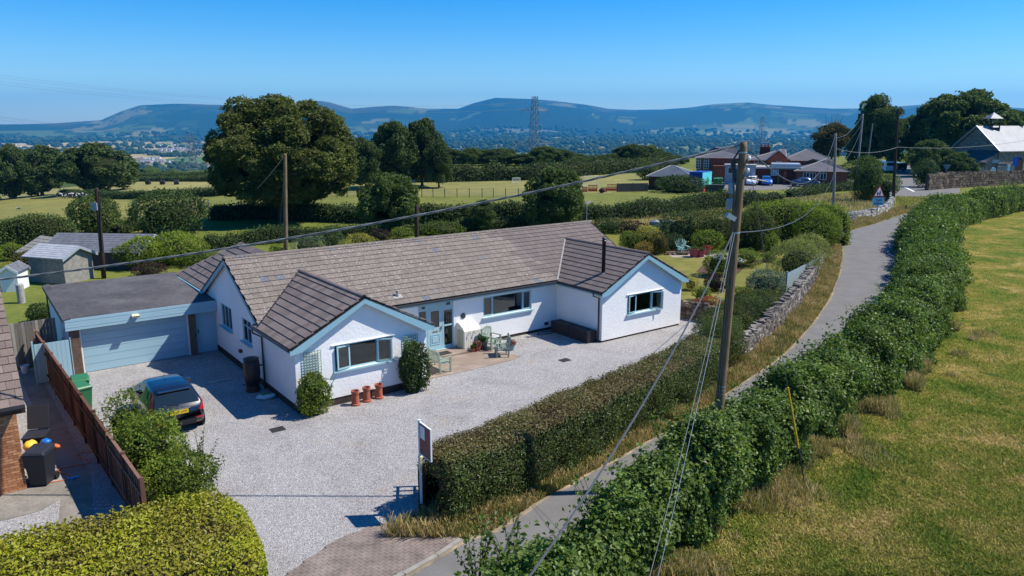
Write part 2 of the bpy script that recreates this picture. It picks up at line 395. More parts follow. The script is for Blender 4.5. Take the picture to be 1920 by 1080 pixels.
def crown_mesh(name, rx, ry, z0, z1, K, nl, leaf, lm, cm, seed, clump=.34, shape=1.0, holes=.1, rr=(.58, .8)):
    """crown of leafy clumps spread through an ellipsoid from z0 to z1"""
    rng = np.random.default_rng(seed); cz = (z0+z1)/2; rz = (z1-z0)/2; parts = []
    D = sphere_dirs(K*3, rng); 
    pick = [D[0]]
    for d in D[1:]:
        if len(pick) >= K: break
        if min(np.linalg.norm(d-q) for q in pick) > 1.55/sqrt(K): pick.append(d)
    D = np.array(pick); K = len(D); rad = rng.uniform(rr[0], rr[1], K)
    f = 1-shape*.0; R = np.array((rx, ry, rz))
    sq = 1/np.maximum(np.abs(D).max(1), .5)**np.where(D[:, 2] < 0, .45, .0)
    C = D*rad[:, None]*R*sq[:, None]+np.array((0, 0, cz)); C[:, 2] = np.maximum(C[:, 2], z0+.12*(z1-z0)); cr = clump*rng.uniform(.75, 1.25, K)
    Vb, Fb = blob((0, 0, cz), R*.5, seed, 14, 10, .3, 1.5); parts.append((Vb, Fb, 1))
    base = (rx+ry+rz)/3
    for i in range(K):
        r = base*cr[i]; m = int(nl/K*(cr[i]/clump)**2)
        v, fq = blob(C[i], np.array((r, r, r*.8))*.5, seed+i, 8, 5, .2, 2.0); parts.append((v, fq, 1))
        d = sphere_dirs(m, rng); out = (C[i]-np.array((0, 0, cz))); out /= np.linalg.norm(out)+1e-9
        d = d+out*.35; d /= np.linalg.norm(d, axis=1)[:, None]
        kk = vnoise(d[:, 0]*2.6+i, d[:, 1]*2.6, d[:, 2]*2.6, seed)
        P = C[i]+d*(r*(.62+.75*kk*rng.uniform(.6, 1.15, m)))[:, None]*np.array((1, 1, .85)); P[:, 2] = np.maximum(P[:, 2], .05)
        N = d*.6+np.array((0, 0, .55)); 
        vl, fl = leaf_verts(P, N, leaf, rng, jit=.75); parts.append((vl, fl, 0)); LEAFCOUNT[0] += m
    return foliage_mesh(name, parts, [lm, cm])
def trunk_mesh(name, h, r, top, seed, mat, limbs=6, spread=.5, lean=0.0):
    rng = random.Random(seed); b = MB()
    pts = [(0, 0, -.3)]+[(lean*h*t+rng.uniform(-.03, .03)*h*t, rng.uniform(-.03, .03)*h*t, h*t) for t in (.15, .4, .7, 1)]
    b.tube(pts, [r*1.35, r*1.05, r*.85, r*.75, r*.6], 9)
    for i in range(limbs):
        a = 2*pi*i/limbs+rng.uniform(-.4, .4); hh = h*rng.uniform(.6, .98); L = (top-hh)*rng.uniform(.6, .85)
        e = Vector((cos(a)*L*spread, sin(a)*L*spread, hh+L)); m = Vector((cos(a)*L*spread*.55, sin(a)*L*spread*.55, hh+L*.4))
        b.tube([(lean*hh, 0, hh), m, e], [r*.5, r*.34, r*.1], 6)
    return b.mesh(name, mat, True)
def tree(x, y, me_c, me_t, label, sx=1, sy=1, sz=1, rz=0, group=None, name='tree', z=None):
    t = thing(name, label, 'tree', (x, y, tz(x, y) if z is None else z), rz, group); t.scale = (sx, sy, sz)
    ob('crown', me_c, t); ob('trunk', me_t, t); return t
# ================================================================== SETTING
rng0 = np.random.default_rng(7)
# ---- field areas, as rings on the ground: (ring, colour)
def ring(*uv): return [GT(u, v) for u, v in uv]
GREEN = (.105, .135, .026); LUSH = (.085, .135, .022); DRY = (.225, .205, .072); HAY = (.285, .25, .105); PITCHG = (.17, .178, .055); TAN = (.36, .27, .13); LAWN = (.16, .155, .04)
AREAS = [
    (ring((-200,500),(-200,345),(120,350),(258,366),(420,366),(420,420),(380,432),(150,440)), (.205,.195,.062)),
    (ring((-300,352),(-300,325),(420,325),(420,366),(258,366)), (.26,.24,.10)),
    (ring((360,470),(380,405),(620,405),(1100,408),(1090,428),(800,450)), (.13,.155,.03)),
    (ring((380,405),(380,362),(850,366),(1180,362),(1300,352),(1460,356),(1460,376),(1320,386),(1100,405)), (.155,.165,.042)),
    (ring((600,366),(620,345),(840,338),(1200,325),(1260,345),(1180,361),(850,368)), (.215,.205,.08)),
    (ring((1095,425),(1100,407),(1320,388),(1460,377),(1600,362),(1670,375),(1660,405),(1580,405),(1400,420),(1200,425)), (.235,.215,.082)),
    (ring((1150,600),(1120,440),(1400,440),(1560,450),(1560,500),(1450,560),(1380,640)), (.155,.155,.038)),
    (ring((-100,640),(-100,460),(400,470),(400,560),(90,600)), (.14,.16,.035)),
]
# ---- terrain sheet: polar net round the viewpoint's foot
def make_terrain():
    rr = np.concatenate([[0.6, 5, 9], np.geomspace(11, 14000, 400)])
    th = np.concatenate([np.linspace(-180, -44, 30)[:-1], np.linspace(-44, 44, 620), np.linspace(44, 180, 30)[1:]])
    A, R = np.meshgrid(np.radians(th), rr); X = R*np.sin(A); Y = R*np.cos(A); Z = T(X, Y)
    n, m = R.shape; V = np.stack([X, Y, Z], 2).reshape(-1, 3)
    i, j = np.meshgrid(np.arange(n-1), np.arange(m-1), indexing='ij'); a = (i*m+j).ravel()
    F = np.stack([a, a+1, a+m+1, a+m], 1)
    # colours of what grows there
    x, y = V[:, 0], V[:, 1]; r = np.hypot(x, y)
    C = np.empty((len(V), 3)); C[:] = (.14, .155, .035)
    for poly, c in AREAS: C[inpoly(x, y, poly)] = c
    # the vale: a patchwork of fields with dark hedges, woods and villages
    far = r > 290
    xs, ys = x[far], y[far]; cell = np.where(np.hypot(xs, ys) < 2500, 150.0, 260.0); cell = np.where(np.hypot(xs, ys) > 6300, 430.0, cell)
    def cells(px, py, cs):
        wx = px+cs*.8*(fbm(px/cs/2.2, py/cs/2.2, 1, 5)-.5); wy = py+cs*.8*(fbm(px/cs/2.2, py/cs/2.2, 7, 6)-.5)
        gx, gy = np.floor(wx/cs), np.floor(wy/cs); b1 = np.full(px.shape, 9e9); b2 = b1.copy(); idn = np.zeros(px.shape)
        for dx in (-1, 0, 1):
            for dy in (-1, 0, 1):
                cx, cy = gx+dx, gy+dy; jx = _h(cx, cy, cx*0, 21); jy = _h(cx, cy, cx*0, 22)
                d = np.abs((cx+jx)*cs-wx)+np.abs((cy+jy)*cs-wy); idv = _h(cx, cy, cx*0, 23)
                nb = d < b1; b2 = np.where(nb, b1, np.minimum(b2, d)); idn = np.where(nb, idv, idn); b1 = np.where(nb, d, b1)
        return idn, b2-b1
    idn = np.empty(len(xs)); ed = np.empty(len(xs)); k = cell < 200
    idn[k], ed[k] = cells(xs[k], ys[k], 150.0); k2 = (~k) & (cell < 300); idn[k2], ed[k2] = cells(xs[k2], ys[k2], 260.0); k3 = cell > 300; idn[k3], ed[k3] = cells(xs[k3], ys[k3], 430.0); ed[k3] *= .7
    pal = np.array([(.045,.075,.022),(.11,.145,.035),(.30,.235,.11),(.15,.175,.05),(.05,.08,.025),(.34,.26,.13),(.09,.125,.03),(.22,.21,.08),(.06,.09,.025),(.13,.16,.04)])
    ci = np.minimum((idn*len(pal)).astype(int), len(pal)-1); cc = pal[ci]
    cc[(ed < 26)] = (.022, .038, .014)
    west = (xs/np.maximum(ys, 1) < -.30) & (np.hypot(xs, ys) > 2700) & (np.hypot(xs, ys) < 6000); strip = np.floor(ys/240+.8*fbm(xs/900, ys/900, 0, 55)); hv = _h(strip, np.floor(xs/520+strip*.37), strip*0, 61); wp = np.array([(.40,.29,.13),(.34,.27,.12),(.10,.15,.04),(.44,.33,.16),(.26,.24,.09)]); wk = west & (ed > 9); cc[wk] = wp[np.minimum((hv[wk]*5).astype(int), 4)]
    wood = fbm(xs/700, ys/700, 2, 31, 4) - .12*west + .10*sst(5500, 9000, np.hypot(xs, ys)); cc[wood > .57] = (.02, .036, .014)
    u = 960+FPX*xs/np.maximum(ys, 1)/cos(PITCH)
    hill = (np.abs(u-985) < 125) & (np.hypot(xs, ys) > 6300) & (fbm(xs/500, ys/500, 3, 8) > .33); cc[hill] = (.012, .03, .012)
    moor = (np.hypot(xs, ys) > 9700) & (fbm(xs/900, ys/900, 3, 18) > .52); cc[moor] = (.10, .08, .045)
    vill = (fbm(xs/330, ys/330, 4, 41, 3) > .70) & (np.hypot(xs, ys) > 2200) & (np.hypot(xs, ys) < 8000); cc[vill] = (.17, .15, .13)
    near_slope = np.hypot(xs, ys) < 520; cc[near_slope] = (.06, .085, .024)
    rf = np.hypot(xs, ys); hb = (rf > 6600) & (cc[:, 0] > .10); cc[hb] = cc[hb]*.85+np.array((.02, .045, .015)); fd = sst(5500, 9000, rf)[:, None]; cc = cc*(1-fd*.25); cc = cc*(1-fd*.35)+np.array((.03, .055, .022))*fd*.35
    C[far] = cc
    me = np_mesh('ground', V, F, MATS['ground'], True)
    ca = me.color_attributes.new('Cover', 'FLOAT_COLOR', 'POINT'); ca.data.foreach_set('color', np.c_[C, np.ones(len(C))].astype(np.float32).ravel())
    return ob('ground', me, kind='structure')
k = NM('ground'); g = k.geo(); at = k.n('ShaderNodeAttribute', attribute_name='Cover')
n1 = k.noise(.35, 6, .65, g.outputs['Position']); r1 = k.ramp(n1.outputs[0], [(.3, (.72, .78, .75)), (.7, (1.22, 1.15, 1.1))])
n2 = k.noise(3.2, 5, .7, g.outputs['Position']); r2 = k.ramp(n2.outputs[0], [(.3, (.7, .74, .7)), (.72, (1.3, 1.25, 1.2))])
n3 = k.noise(.02, 5, .6, g.outputs['Position']); r3 = k.ramp(n3.outputs[0], [(.3, (.8, .86, .9)), (.7, (1.15, 1.1, 1.0))])
c = k.mix(1.0, at.outputs['Color'], r1.outputs[0], 'MULTIPLY'); c = k.mix(1.0, c, r2.outputs[0], 'MULTIPLY'); c = k.mix(1.0, c, r3.outputs[0], 'MULTIPLY')
k.bsdf(c, .95, .1, bump=n2.outputs[0], bstr=.5, bdist=.08); MATS['ground'] = k.m
make_terrain()
# ---- meadow on the right (patchy summer grass)
k = NM('meadow'); g = k.geo()
n1 = k.noise(.42, 6, .62, g.outputs['Position'], .6); r1 = k.ramp(n1.outputs[0], [(.30, (.07, .11, .018)), (.45, (.125, .145, .026)), (.56, (.20, .165, .045)), (.68, (.32, .24, .11))])
n2 = k.noise(2.4, 6, .7, g.outputs['Position'], .4); r2 = k.ramp(n2.outputs[0], [(.30, (.60, .72, .5)), (.5, (1, 1, 1)), (.72, (1.35, 1.22, 1.35))])
n3 = k.noise(26, 3, .7, g.outputs['Position']); r3 = k.ramp(n3.outputs[0], [(.3, (.6, .62, .6)), (.7, (1.35, 1.3, 1.3))])
c = k.mix(1.0, r1.outputs[0], r2.outputs[0], 'MULTIPLY'); c = k.mix(.8, c, r3.outputs[0], 'MULTIPLY')
n4 = k.noise(1.3, 2, .4, g.outputs['Position']); f4 = k.ramp(n4.outputs[0], [(.64, (0, 0, 0)), (.70, (1, 1, 1))]); c = k.mix(f4.outputs[0], c, (.035, .085, .018))
c = k.mix(1.0, c, (.92, .96, .6), 'MULTIPLY'); k.bsdf(c, .95, .1, bump=n3.outputs[0], bstr=.8, bdist=.05); MATS['meadow'] = k.m
MEADOW = [(1.2,9)]+[(4.2,17.2),(8.0,21.9),(10.9,24.9),(15.0,29.6),(19.6,36.4),(30.2,54),(38.6,69.6),(48,82),(62,96),(110,100),(120,60),(60,10),(20,2)]
sheet('meadow', MEADOW, .006, MATS['meadow'])
# ---- lane
k = NM('asphalt'); g = k.geo(); v = k.n('ShaderNodeTexVoronoi'); v.inputs['Scale'].default_value = 70; k.l(g.outputs['Position'], v.inputs['Vector'])
n1 = k.noise(.8, 6, .65, g.outputs['Position']); r1 = k.ramp(n1.outputs[0], [(.3, (.143, .136, .128)), (.7, (.197, .187, .177))])
r2 = k.ramp(v.outputs['Distance'], [(0, (1.35, 1.33, 1.3)), (.6, (.72, .72, .74))]); c = k.mix(.55, r1.outputs[0], r2.outputs[0], 'MULTIPLY')
k.bsdf(c, .85, .3, bump=v.outputs['Distance'], bstr=.4, bdist=.006); MATS['asphalt'] = k.m
LL = [(-7.5,10.2),(-4.6,13.6),(-2.29,15.43),G(870,1015),G(932,995),G(1010,943),G(1055,919),G(1110,887),G(1166,858),G(1218,828),G(1295,785.5),(9.3,28.7),(12.02,32.25),(15.8,38.3),(20.03,46.17),(25.47,57.8),(30.35,69.3),(36.8,76.86),(44.8,86.2),(56,95),(75,106)]
LLs = spline(LL, 1.0); _t = np.gradient(LLs, axis=0); _t /= np.linalg.norm(_t, axis=1)[:, None]; LWd = np.interp(LLs[:, 1], [40, 46, 56, 110], [2.9, 3.7, 4.4, 4.4])[:, None]; LRs = LLs+np.c_[_t[:, 1], -_t[:, 0]]*LWd
LANE = ribbon('lane', LLs, LRs, .012, MATS['asphalt'])
# light worn edge of chippings along the lane's left side
k = NM('lane edge dust'); g = k.geo(); n1 = k.noise(1.6, 5, .7, g.outputs['Position']); r1 = k.ramp(n1.outputs[0], [(.38, (.16, .14, .11)), (.55, (.28, .22, .15)), (.72, (.42, .33, .22))]); k.bsdf(r1.outputs[0], .95, .1); MATS['lane edge dust'] = k.m
_w = (vnoise(LLs[:, 0]*.9, LLs[:, 1]*.9, 0, 3)*.16)[:, None]; E1 = LLs-np.c_[_t[:, 1], -_t[:, 0]]*.06; E2 = LLs+np.c_[_t[:, 1], -_t[:, 0]]*(_w-.03)
ribbon('lane_edge', E1[4:], E2[4:], .017, MATS['lane edge dust'])
# ---- verge (dry grass bank) between hedge/wall and lane
k = NM('verge'); g = k.geo(); n1 = k.noise(1.1, 6, .7, g.outputs['Position']); r1 = k.ramp(n1.outputs[0], [(.3, (.10, .12, .03)), (.5, (.24, .19, .07)), (.7, (.40, .30, .15))])
n2 = k.noise(18, 4, .7, g.outputs['Position']); r2 = k.ramp(n2.outputs[0], [(.3, (.6, .6, .6)), (.7, (1.3, 1.3, 1.3))]); c = k.mix(1.0, r1.outputs[0], r2.outputs[0], 'MULTIPLY')
k.bsdf(c, .95, .1, bump=n2.outputs[0], bstr=.8, bdist=.04); MATS['verge'] = k.m
V2 = LLs-np.c_[_t[:, 1], -_t[:, 0]]*2.0
ribbon('verge', V2[6:], LLs[6:], .008, MATS['verge'])
# ---- gravel drive
k = NM('gravel'); g = k.geo(); v = k.n('ShaderNodeTexVoronoi'); v.inputs['Scale'].default_value = 40; k.l(g.outputs['Position'], v.inputs['Vector'])
rc = k.ramp(v.outputs['Color'], [(.05, (.19, .18, .18)), (.35, (.375, .36, .355)), (.65, (.47, .455, .445)), (.95, (.66, .64, .61))])
rd = k.ramp(v.outputs['Distance'], [(0, (1.15, 1.15, 1.15)), (.75, (.62, .6, .6))]); c = k.mix(1.0, rc.outputs[0], rd.outputs[0], 'MULTIPLY')
n1 = k.noise(.35, 6, .7, g.outputs['Position'], 1.5); r1 = k.ramp(n1.outputs[0], [(.3, (.80, .78, .77)), (.5, (1, 1, 1)), (.7, (1.10, 1.10, 1.10))]); c = k.mix(1.0, c, r1.outputs[0], 'MULTIPLY')
n2 = k.noise(.5, 4, .6, g.outputs['Position']); f2 = k.ramp(n2.outputs[0], [(.60, (0, 0, 0)), (.74, (.6, .6, .6))]); c = k.mix(f2.outputs[0], c, (.34, .27, .20))
n3 = k.noise(9, 4, .7, g.outputs['Position']); r3 = k.ramp(n3.outputs[0], [(.3, (.84, .84, .85)), (.7, (1.12, 1.12, 1.12))]); c = k.mix(1.0, c, r3.outputs[0], 'MULTIPLY')
k.bsdf(c, .9, .3, bump=v.outputs['Distance'], bstr=.9, bdist=.02); MATS['gravel'] = k.m
sheet('gravel_drive', [HW(-6.25,-7),HW(-6.0,-6.14),HW(0,-6.14),HW(0.02,0.02),HW(20,0.02),HW(22.0,1.6),(11.4,37.0),(9.3,33.2),(8.3,30.2),(5.6,26.6),(0.3,21.0),(-2.1,18.3),(-2.6,17.98),(-3.6,17.55),(-4.3,16.95),(-5.2,15.3),(-7.5,12.0),(-12,12),(-10.05,17.6),(-10.1,18.4)], .010, MATS['gravel'])
# ---- neighbour's yard to the left
k = NM('worn concrete'); g = k.geo(); n1 = k.noise(1.2, 6, .65, g.outputs['Position']); r1 = k.ramp(n1.outputs[0], [(.3, (.17, .15, .125)), (.7, (.30, .27, .235))])
n2 = k.noise(14, 4, .7, g.outputs['Position']); r2 = k.ramp(n2.outputs[0], [(.3, (.75, .75, .75)), (.7, (1.2, 1.2, 1.2))]); c = k.mix(1.0, r1.outputs[0], r2.outputs[0], 'MULTIPLY'); k.bsdf(c, .9, .2, bump=n2.outputs[0]); MATS['concrete'] = k.m
sheet('yard', [(-8.85,16.85),(-19.85,30.5),HW(-14,-7.5),HW(-14,9)][::-1], .004, MATS['gravel'])
sheet('yard_path', [(-10.5,17.4),(-12.2,20.4),(-19.8,30.3),(-20.2,29.7),(-12.9,20.2),(-11.3,17.2)], .010, MATS['concrete'])
sheet('yard_hardstanding', [HW(-7.15,5.25),HW(-7.1,4.3),HW(-14,4.2),HW(-14,6.1),HW(-8,6.0)], .015, MATS['concrete'])
# ---- block paving apron with a kerb
M_plain('paver', (.205, .165, .145), .85, .25, var=.35, scale=1.7); M_plain('kerb', (.27, .25, .22), .85, .25, var=.15)
M_plain('joint sand', (.10, .085, .07), .95, .1)
APR = [(-8.3,11.6),(-5.2,15.3),(-4.3,16.95),(-3.6,17.55),(-2.6,17.98),(-2.1,18.2),(-1.35,17.0),(-2.45,15.6),(-4.8,13.75),(-7.7,10.4)]
ap = sheet('block_paving', APR, .011, MATS['joint sand'])
ax = Vector((.62,.785)); ay = Vector((-.785,.62)); o0 = Vector((-8.5,9)); bricks = []
for i in range(-10, 60):
    for j in range(0, 120):
        p = o0+ax*((i+.5*(j % 2))*.203)+ay*((j-55)*.103)
        bricks.append((p.x, p.y))
bricks = np.array(bricks); inn = inpoly(bricks[:, 0], bricks[:, 1], APR); bricks = bricks[inn]
dist = np.hypot(bricks[:, 0], bricks[:, 1]-0); vis = bricks[:, 1] > 15.2; order = np.argsort(np.where(vis, dist, 1e3+dist)); bricks = bricks[order]
def brickbox(b, L, W, H, c, rz, dz=0): return b.cbox((c[0], c[1], c[2]), (L, W, H), rz)
pang = atan2(ax.y, ax.x); b = MB().cbox((0, 0, 0), (.194, .094, .03)); pm = b.mesh('brick', MATS['paver'])
for i in range(min(300, len(bricks))):
    o = ob('brick', pm, ap, (bricks[i][0], bricks[i][1], .011+random.Random(i).uniform(.0, .004)), pang)
b = MB()
for i in range(300, len(bricks)): b.cbox((bricks[i][0], bricks[i][1], .011+.003*(i % 3)/2), (.194, .094, .03), pang)
if len(bricks) > 300: b.ob('bricks', MATS['paver'], ap, kind='stuff')
kp = [(-8.0,10.0),(-4.8,13.62),(-2.45,15.47),(-1.25,16.95)]; kp = spline(kp, .9)
for i in range(len(kp)-1):
    a, c2 = kp[i], kp[i+1]; m = (a+c2)/2; L = np.linalg.norm(c2-a)
    MB().cbox((m[0], m[1], 0), (L-.015, .13, .10), atan2(c2[1]-a[1], c2[0]-a[0])).ob('kerbstone', MATS['kerb'], LANE)
# ---- far roads: junction by the church
asp = MATS['asphalt']
sheet('road', [G(1678,330),G(1683,306),G(1716,306),G(1722,342),G(1765,352),G(1800,350),G(1800,362),G(1752,366),G(1715,369),G(1680,368)], .02, asp)
sheet('car_park', [G(1352,358),G(1352,344),G(1480,338),G(1600,335),G(1600,346),G(1530,350),G(1460,356)], .02, asp)
M_plain('road paint', (.8, .8, .78), .7, .2); q = [G(1694,351), G(1713,360), G(1715,359.2), G(1697,350.4)]
sheet('road_marking', q, .03, MATS['road paint'])
# ---- lawn and patio areas round the bungalow
k = NM('lawn'); g = k.geo(); n1 = k.noise(.6, 6, .65, g.outputs['Position']); r1 = k.ramp(n1.outputs[0], [(.3, (.11, .125, .03)), (.5, (.175, .165, .04)), (.7, (.25, .205, .075))])
n2 = k.noise(20, 4, .7, g.outputs['Position']); r2 = k.ramp(n2.outputs[0], [(.3, (.75, .75, .75)), (.7, (1.2, 1.2, 1.2))]); c = k.mix(1.0, r1.outputs[0], r2.outputs[0], 'MULTIPLY')
k.bsdf(c, .95, .1, bump=n2.outputs[0], bstr=.5, bdist=.03); MATS['lawn'] = k.m
sheet('lawn', [HW(21.5,-2.5),G(1225,455),G(1400,452),G(1560,455),(21,49),(15.6,41),(13.0,38.2)], .012, MATS['lawn'])
M_plain('soil', (.10, .062, .04), .95, .1, var=.3, scale=5)
sheet('flower_bed', [G(1305,510),G(1330,517),G(1375,518),G(1395,503),G(1455,488),G(1450,482),G(1395,492),G(1360,480),G(1325,490)], .018, MATS['soil'])
M_plain('stone flags', (.34, .28, .23), .9, .2, var=.2, scale=1.2)
sheet('garden_patio', [G(1247,476),G(1262,470),G(1330,468),G(1345,478),G(1320,484),G(1262,483)], .02, MATS['stone flags'])
k = NM('patio slab'); g = k.geo(); n1 = k.noise(.9, 6, .65, g.outputs['Position']); r1 = k.ramp(n1.outputs[0], [(.3, (.20, .15, .115)), (.5, (.27, .205, .16)), (.7, (.36, .29, .235))]); k.bsdf(r1.outputs[0], .9, .2, bump=n1.outputs[0]); MATS['patio'] = k.m
pa = [HW(5.3,2.95),HW(7.3,3.0),HW(9.75,2.95),HW(10.4,2.7),HW(9.9,1.4),HW(10.0,0.02),HW(5.3,0.02)]
b = MB(); b.prism([(x, y, -.04) for x, y in pa], (0, 0, .07)); b.ob('front_patio', MATS['patio'], kind='structure')
b = MB(); pa = [HW(6.7,1.0),HW(8.75,1.0),HW(8.75,0.02),HW(6.7,0.02)]; b.prism([(x, y, .03) for x, y in pa], (0, 0, .09)); b.ob('door_step', MATS['patio'], kind='structure')
# ================================================================== BUNGALOW
k = NM('roughcast'); g = k.geo(); n1 = k.noise(9, 6, .7, g.outputs['Position']); n2 = k.noise(.7, 4, .6, g.outputs['Position'])
r = k.ramp(n2.outputs[0], [(.3, (.79, .78, .76)), (.7, (.86, .85, .825))]); k.bsdf(r.outputs[0], .85, .2, bump=n1.outputs[0], bstr=.55, bdist=.03); MATS['white'] = k.m
M_plain('plinth', (.060, .045, .040), .85, .2, var=.3, scale=3)
M_plain('teal', (.25, .43, .50), .45, .4, var=.04, scale=2, bstr=.03); M_plain('teal frame', (.33, .51, .56), .35, .5, var=.03, scale=2, bstr=.02)
M_plain('black plastic', (.02, .017, .016), .4, .5, var=.1); M_plain('brown plastic', (.055, .026, .018), .45, .4, var=.15)
k = NM('window glass'); gl = k.n('ShaderNodeBsdfGlossy'); gl.inputs['Roughness'].default_value = .02; gl.inputs[0].default_value = (.9, .95, 1, 1)
tr = k.n('ShaderNodeBsdfTransparent'); tr.inputs[0].default_value = (.55, .6, .6, 1); fr = k.n('ShaderNodeFresnel'); fr.inputs[0].default_value = 1.5
mp = k.n('ShaderNodeMath', operation='MULTIPLY_ADD'); mp.inputs[1].default_value = 1.1; mp.inputs[2].default_value = .03; k.l(fr.outputs[0], mp.inputs[0])
mx = k.n('ShaderNodeMixShader'); k.l(mp.outputs[0], mx.inputs[0]); k.l(tr.outputs[0], mx.inputs[1]); k.l(gl.outputs[0], mx.inputs[2]); k.l(mx.outputs[0], k.out.inputs[0]); MATS['glass'] = k.m
M_plain('far glass', (.03, .04, .05), .08, .6, var=.1, bstr=0)
def tile_mat(name, stops, lichen, lich_f=.62):
    k = NM(name); g = k.geo(); oi = k.n('ShaderNodeObjectInfo')
    a = k.n('ShaderNodeMath', operation='ADD'); k.l(g.outputs['Random Per Island'], a.inputs[0]); k.l(oi.outputs['Random'], a.inputs[1]); f = k.n('ShaderNodeMath', operation='FRACT'); k.l(a.outputs[0], f.inputs[0])
    r = k.ramp(f.outputs[0], stops); n1 = k.noise(13, 5, .7, g.outputs['Position']); f1 = k.ramp(n1.outputs[0], [(lich_f, (0, 0, 0)), (lich_f+.1, (1, 1, 1))])
    n2 = k.noise(.25, 3, .5, g.outputs['Position']); f2 = k.ramp(n2.outputs[0], [(.35, (.35, .35, .35)), (.6, (1, 1, 1))]); ff = k.mix(1.0, f1.outputs[0], f2.outputs[0], 'MULTIPLY')
    c = k.mix(ff, r.outputs[0], lichen); n3 = k.noise(24, 4, .75, g.outputs['Position']); r3 = k.ramp(n3.outputs[0], [(.3, (.72, .72, .72)), (.7, (1.28, 1.28, 1.28))]); c = k.mix(1.0, c, r3.outputs[0], 'MULTIPLY')
    k.bsdf(c, .9, .2, bump=n3.outputs[0], bstr=.3, bdist=.01); MATS[name] = k.m; return k.m
tile_mat('main tiles', [(0, (.165, .136, .117)), (.5, (.185, .154, .132)), (.975, (.205, .171, .146)), (.985, (.12, .13, .155)), (1, (.12, .13, .155))], (.52, .46, .41), .56)
tile_mat('wing tiles', [(0, (.135, .108, .10)), (.5, (.17, .137, .125)), (1, (.205, .165, .15))], (.30, .26, .215), .60)
tile_mat('new tiles', [(0, (.135, .108, .10)), (1, (.165, .135, .125))], (.2, .17, .15), .7)
tile_mat('neighbour tiles', [(0, (.15, .11, .095)), (.5, (.185, .14, .12)), (1, (.22, .17, .145))], (.26, .21, .17), .62)
M_plain('underlay', (.02, .018, .017), .9, .1)
BH = thing('bungalow', 'long white roughcast bungalow with pale teal trim and tiled gabled roofs', 'bungalow', (HO[0], HO[1], 0), YAW)
EZ = 2.46; SL = .519; OV = .24
def L3(s, n, z): return (s, -n, z)
def wall_s(b, s0, s1, n, th, z0, z1, holes):
    """wall along s at front plane n (thickness behind), holes (a0,a1,b0,b1)"""
    xs = sorted(set([s0, s1]+[h[0] for h in holes]+[h[1] for h in holes])); zs = sorted(set([z0, z1]+[h[2] for h in holes]+[h[3] for h in holes]))
    for i in range(len(xs)-1):
        for j in range(len(zs)-1):
            cx, cz = (xs[i]+xs[i+1])/2, (zs[j]+zs[j+1])/2
            if any(h[0] < cx < h[1] and h[2] < cz < h[3] for h in holes): continue
            b.box(xs[i], -n, zs[j], xs[i+1], -n+th, zs[j+1])
def wall_n(b, n0, n1, s, th, z0, z1, holes):
    xs = sorted(set([n0, n1]+[h[0] for h in holes]+[h[1] for h in holes])); zs = sorted(set([z0, z1]+[h[2] for h in holes]+[h[3] for h in holes]))
    for i in range(len(xs)-1):
        for j in range(len(zs)-1):
            cx, cz = (xs[i]+xs[i+1])/2, (zs[j]+zs[j+1])/2
            if any(h[0] < cx < h[1] and h[2] < cz < h[3] for h in holes): continue
            b.box(s, -xs[i+1], zs[j], s+th, -xs[i], zs[j+1])
W1, A1 = 3.46, 5.22; W2, C0, C1 = 3.28, 14.66, 20.05; NR = -3.67; ZR = 4.57; NB = -7.64; DEPTH = -7.35
PZ = .30
win1 = (1.46, 3.76, 1.30, 2.24); win0 = (10.27, 13.10, 1.22, 2.17); win2 = (16.30, 18.60, 1.12, 2.05); door = (6.85, 8.66, .14, 2.30)
gw1 = (-5.14, -3.65, 1.42, 2.42); gw2 = (-2.25, -1.15, 1.40, 2.36)
b = MB(); wall_s(b, 0, A1, W1, .28, PZ, 2.46, [win1]); b.prism([L3(0,W1,2.46),L3(A1,W1,2.46),L3(A1/2,W1,3.80)], (0, .28, 0)); b.ob('wall', MATS['white'], BH)
b = MB(); wall_n(b, DEPTH, W1-.28, 0, .28, PZ, 2.46, [gw1, gw2]); b.prism([L3(0,.25,2.46),L3(0,NR,4.44),L3(0,DEPTH,2.53),L3(0,DEPTH,2.46)], (.28, 0, 0)); b.ob('wall', MATS['white'], BH)
b = MB(); wall_n(b, 0, W1-.28, A1-.28, .28, .12, 2.46, []); b.ob('wall', MATS['white'], BH)
b = MB(); wall_s(b, A1, C0, 0, .28, .14, 2.46, [door, win0]); b.ob('wall', MATS['white'], BH)
b = MB(); wall_n(b, 0, W2-.28, C0, .28, .10, 2.46, []); b.ob('wall', MATS['white'], BH)
b = MB(); wall_s(b, C0, C1, W2, .28, .10, 2.46, [win2]); b.prism([L3(C0,W2,2.46),L3(C1,W2,2.46),L3((C0+C1)/2,W2,3.82)], (0, .28, 0)); b.ob('wall', MATS['white'], BH)
b = MB(); wall_n(b, DEPTH, W2-.28, C1-.28, .28, .10, 2.46, []); b.prism([L3(C1-.28,.25,2.46),L3(C1-.28,NR,4.44),L3(C1-.28,DEPTH,2.53),L3(C1-.28,DEPTH,2.46)], (.28, 0, 0)); b.ob('wall', MATS['white'], BH)
b = MB(); wall_s(b, .28, C1-.28, DEPTH+.28, .28, .10, 2.46, []); b.ob('wall', MATS['white'], BH)
b = MB()
b.box(.03, -W1+.03, 0, A1-.03, -W1+.25, PZ); b.box(.03, -W1+.25, 0, .25, -DEPTH, PZ); b.box(A1-.25, -W1+.25, 0, A1-.03, 0, .12); b.box(A1-.03, .03, 0, 6.85, .25, .14); b.box(8.66, .03, 0, C0+.03, .25, .14)
b.box(C0+.03, -W2+.03, 0, C1-.03, -W2+.25, .10); b.box(C0+.03, -W2+.25, 0, C0+.25, .03, .10); b.box(C1-.25, -W2+.25, 0, C1-.03, 7, .10)
b.ob('plinth', MATS['plinth'], BH)
M_plain('interior floor', (.16, .12, .09), .7, .3); M_plain('interior wall', (.35, .33, .30), .8, .2)
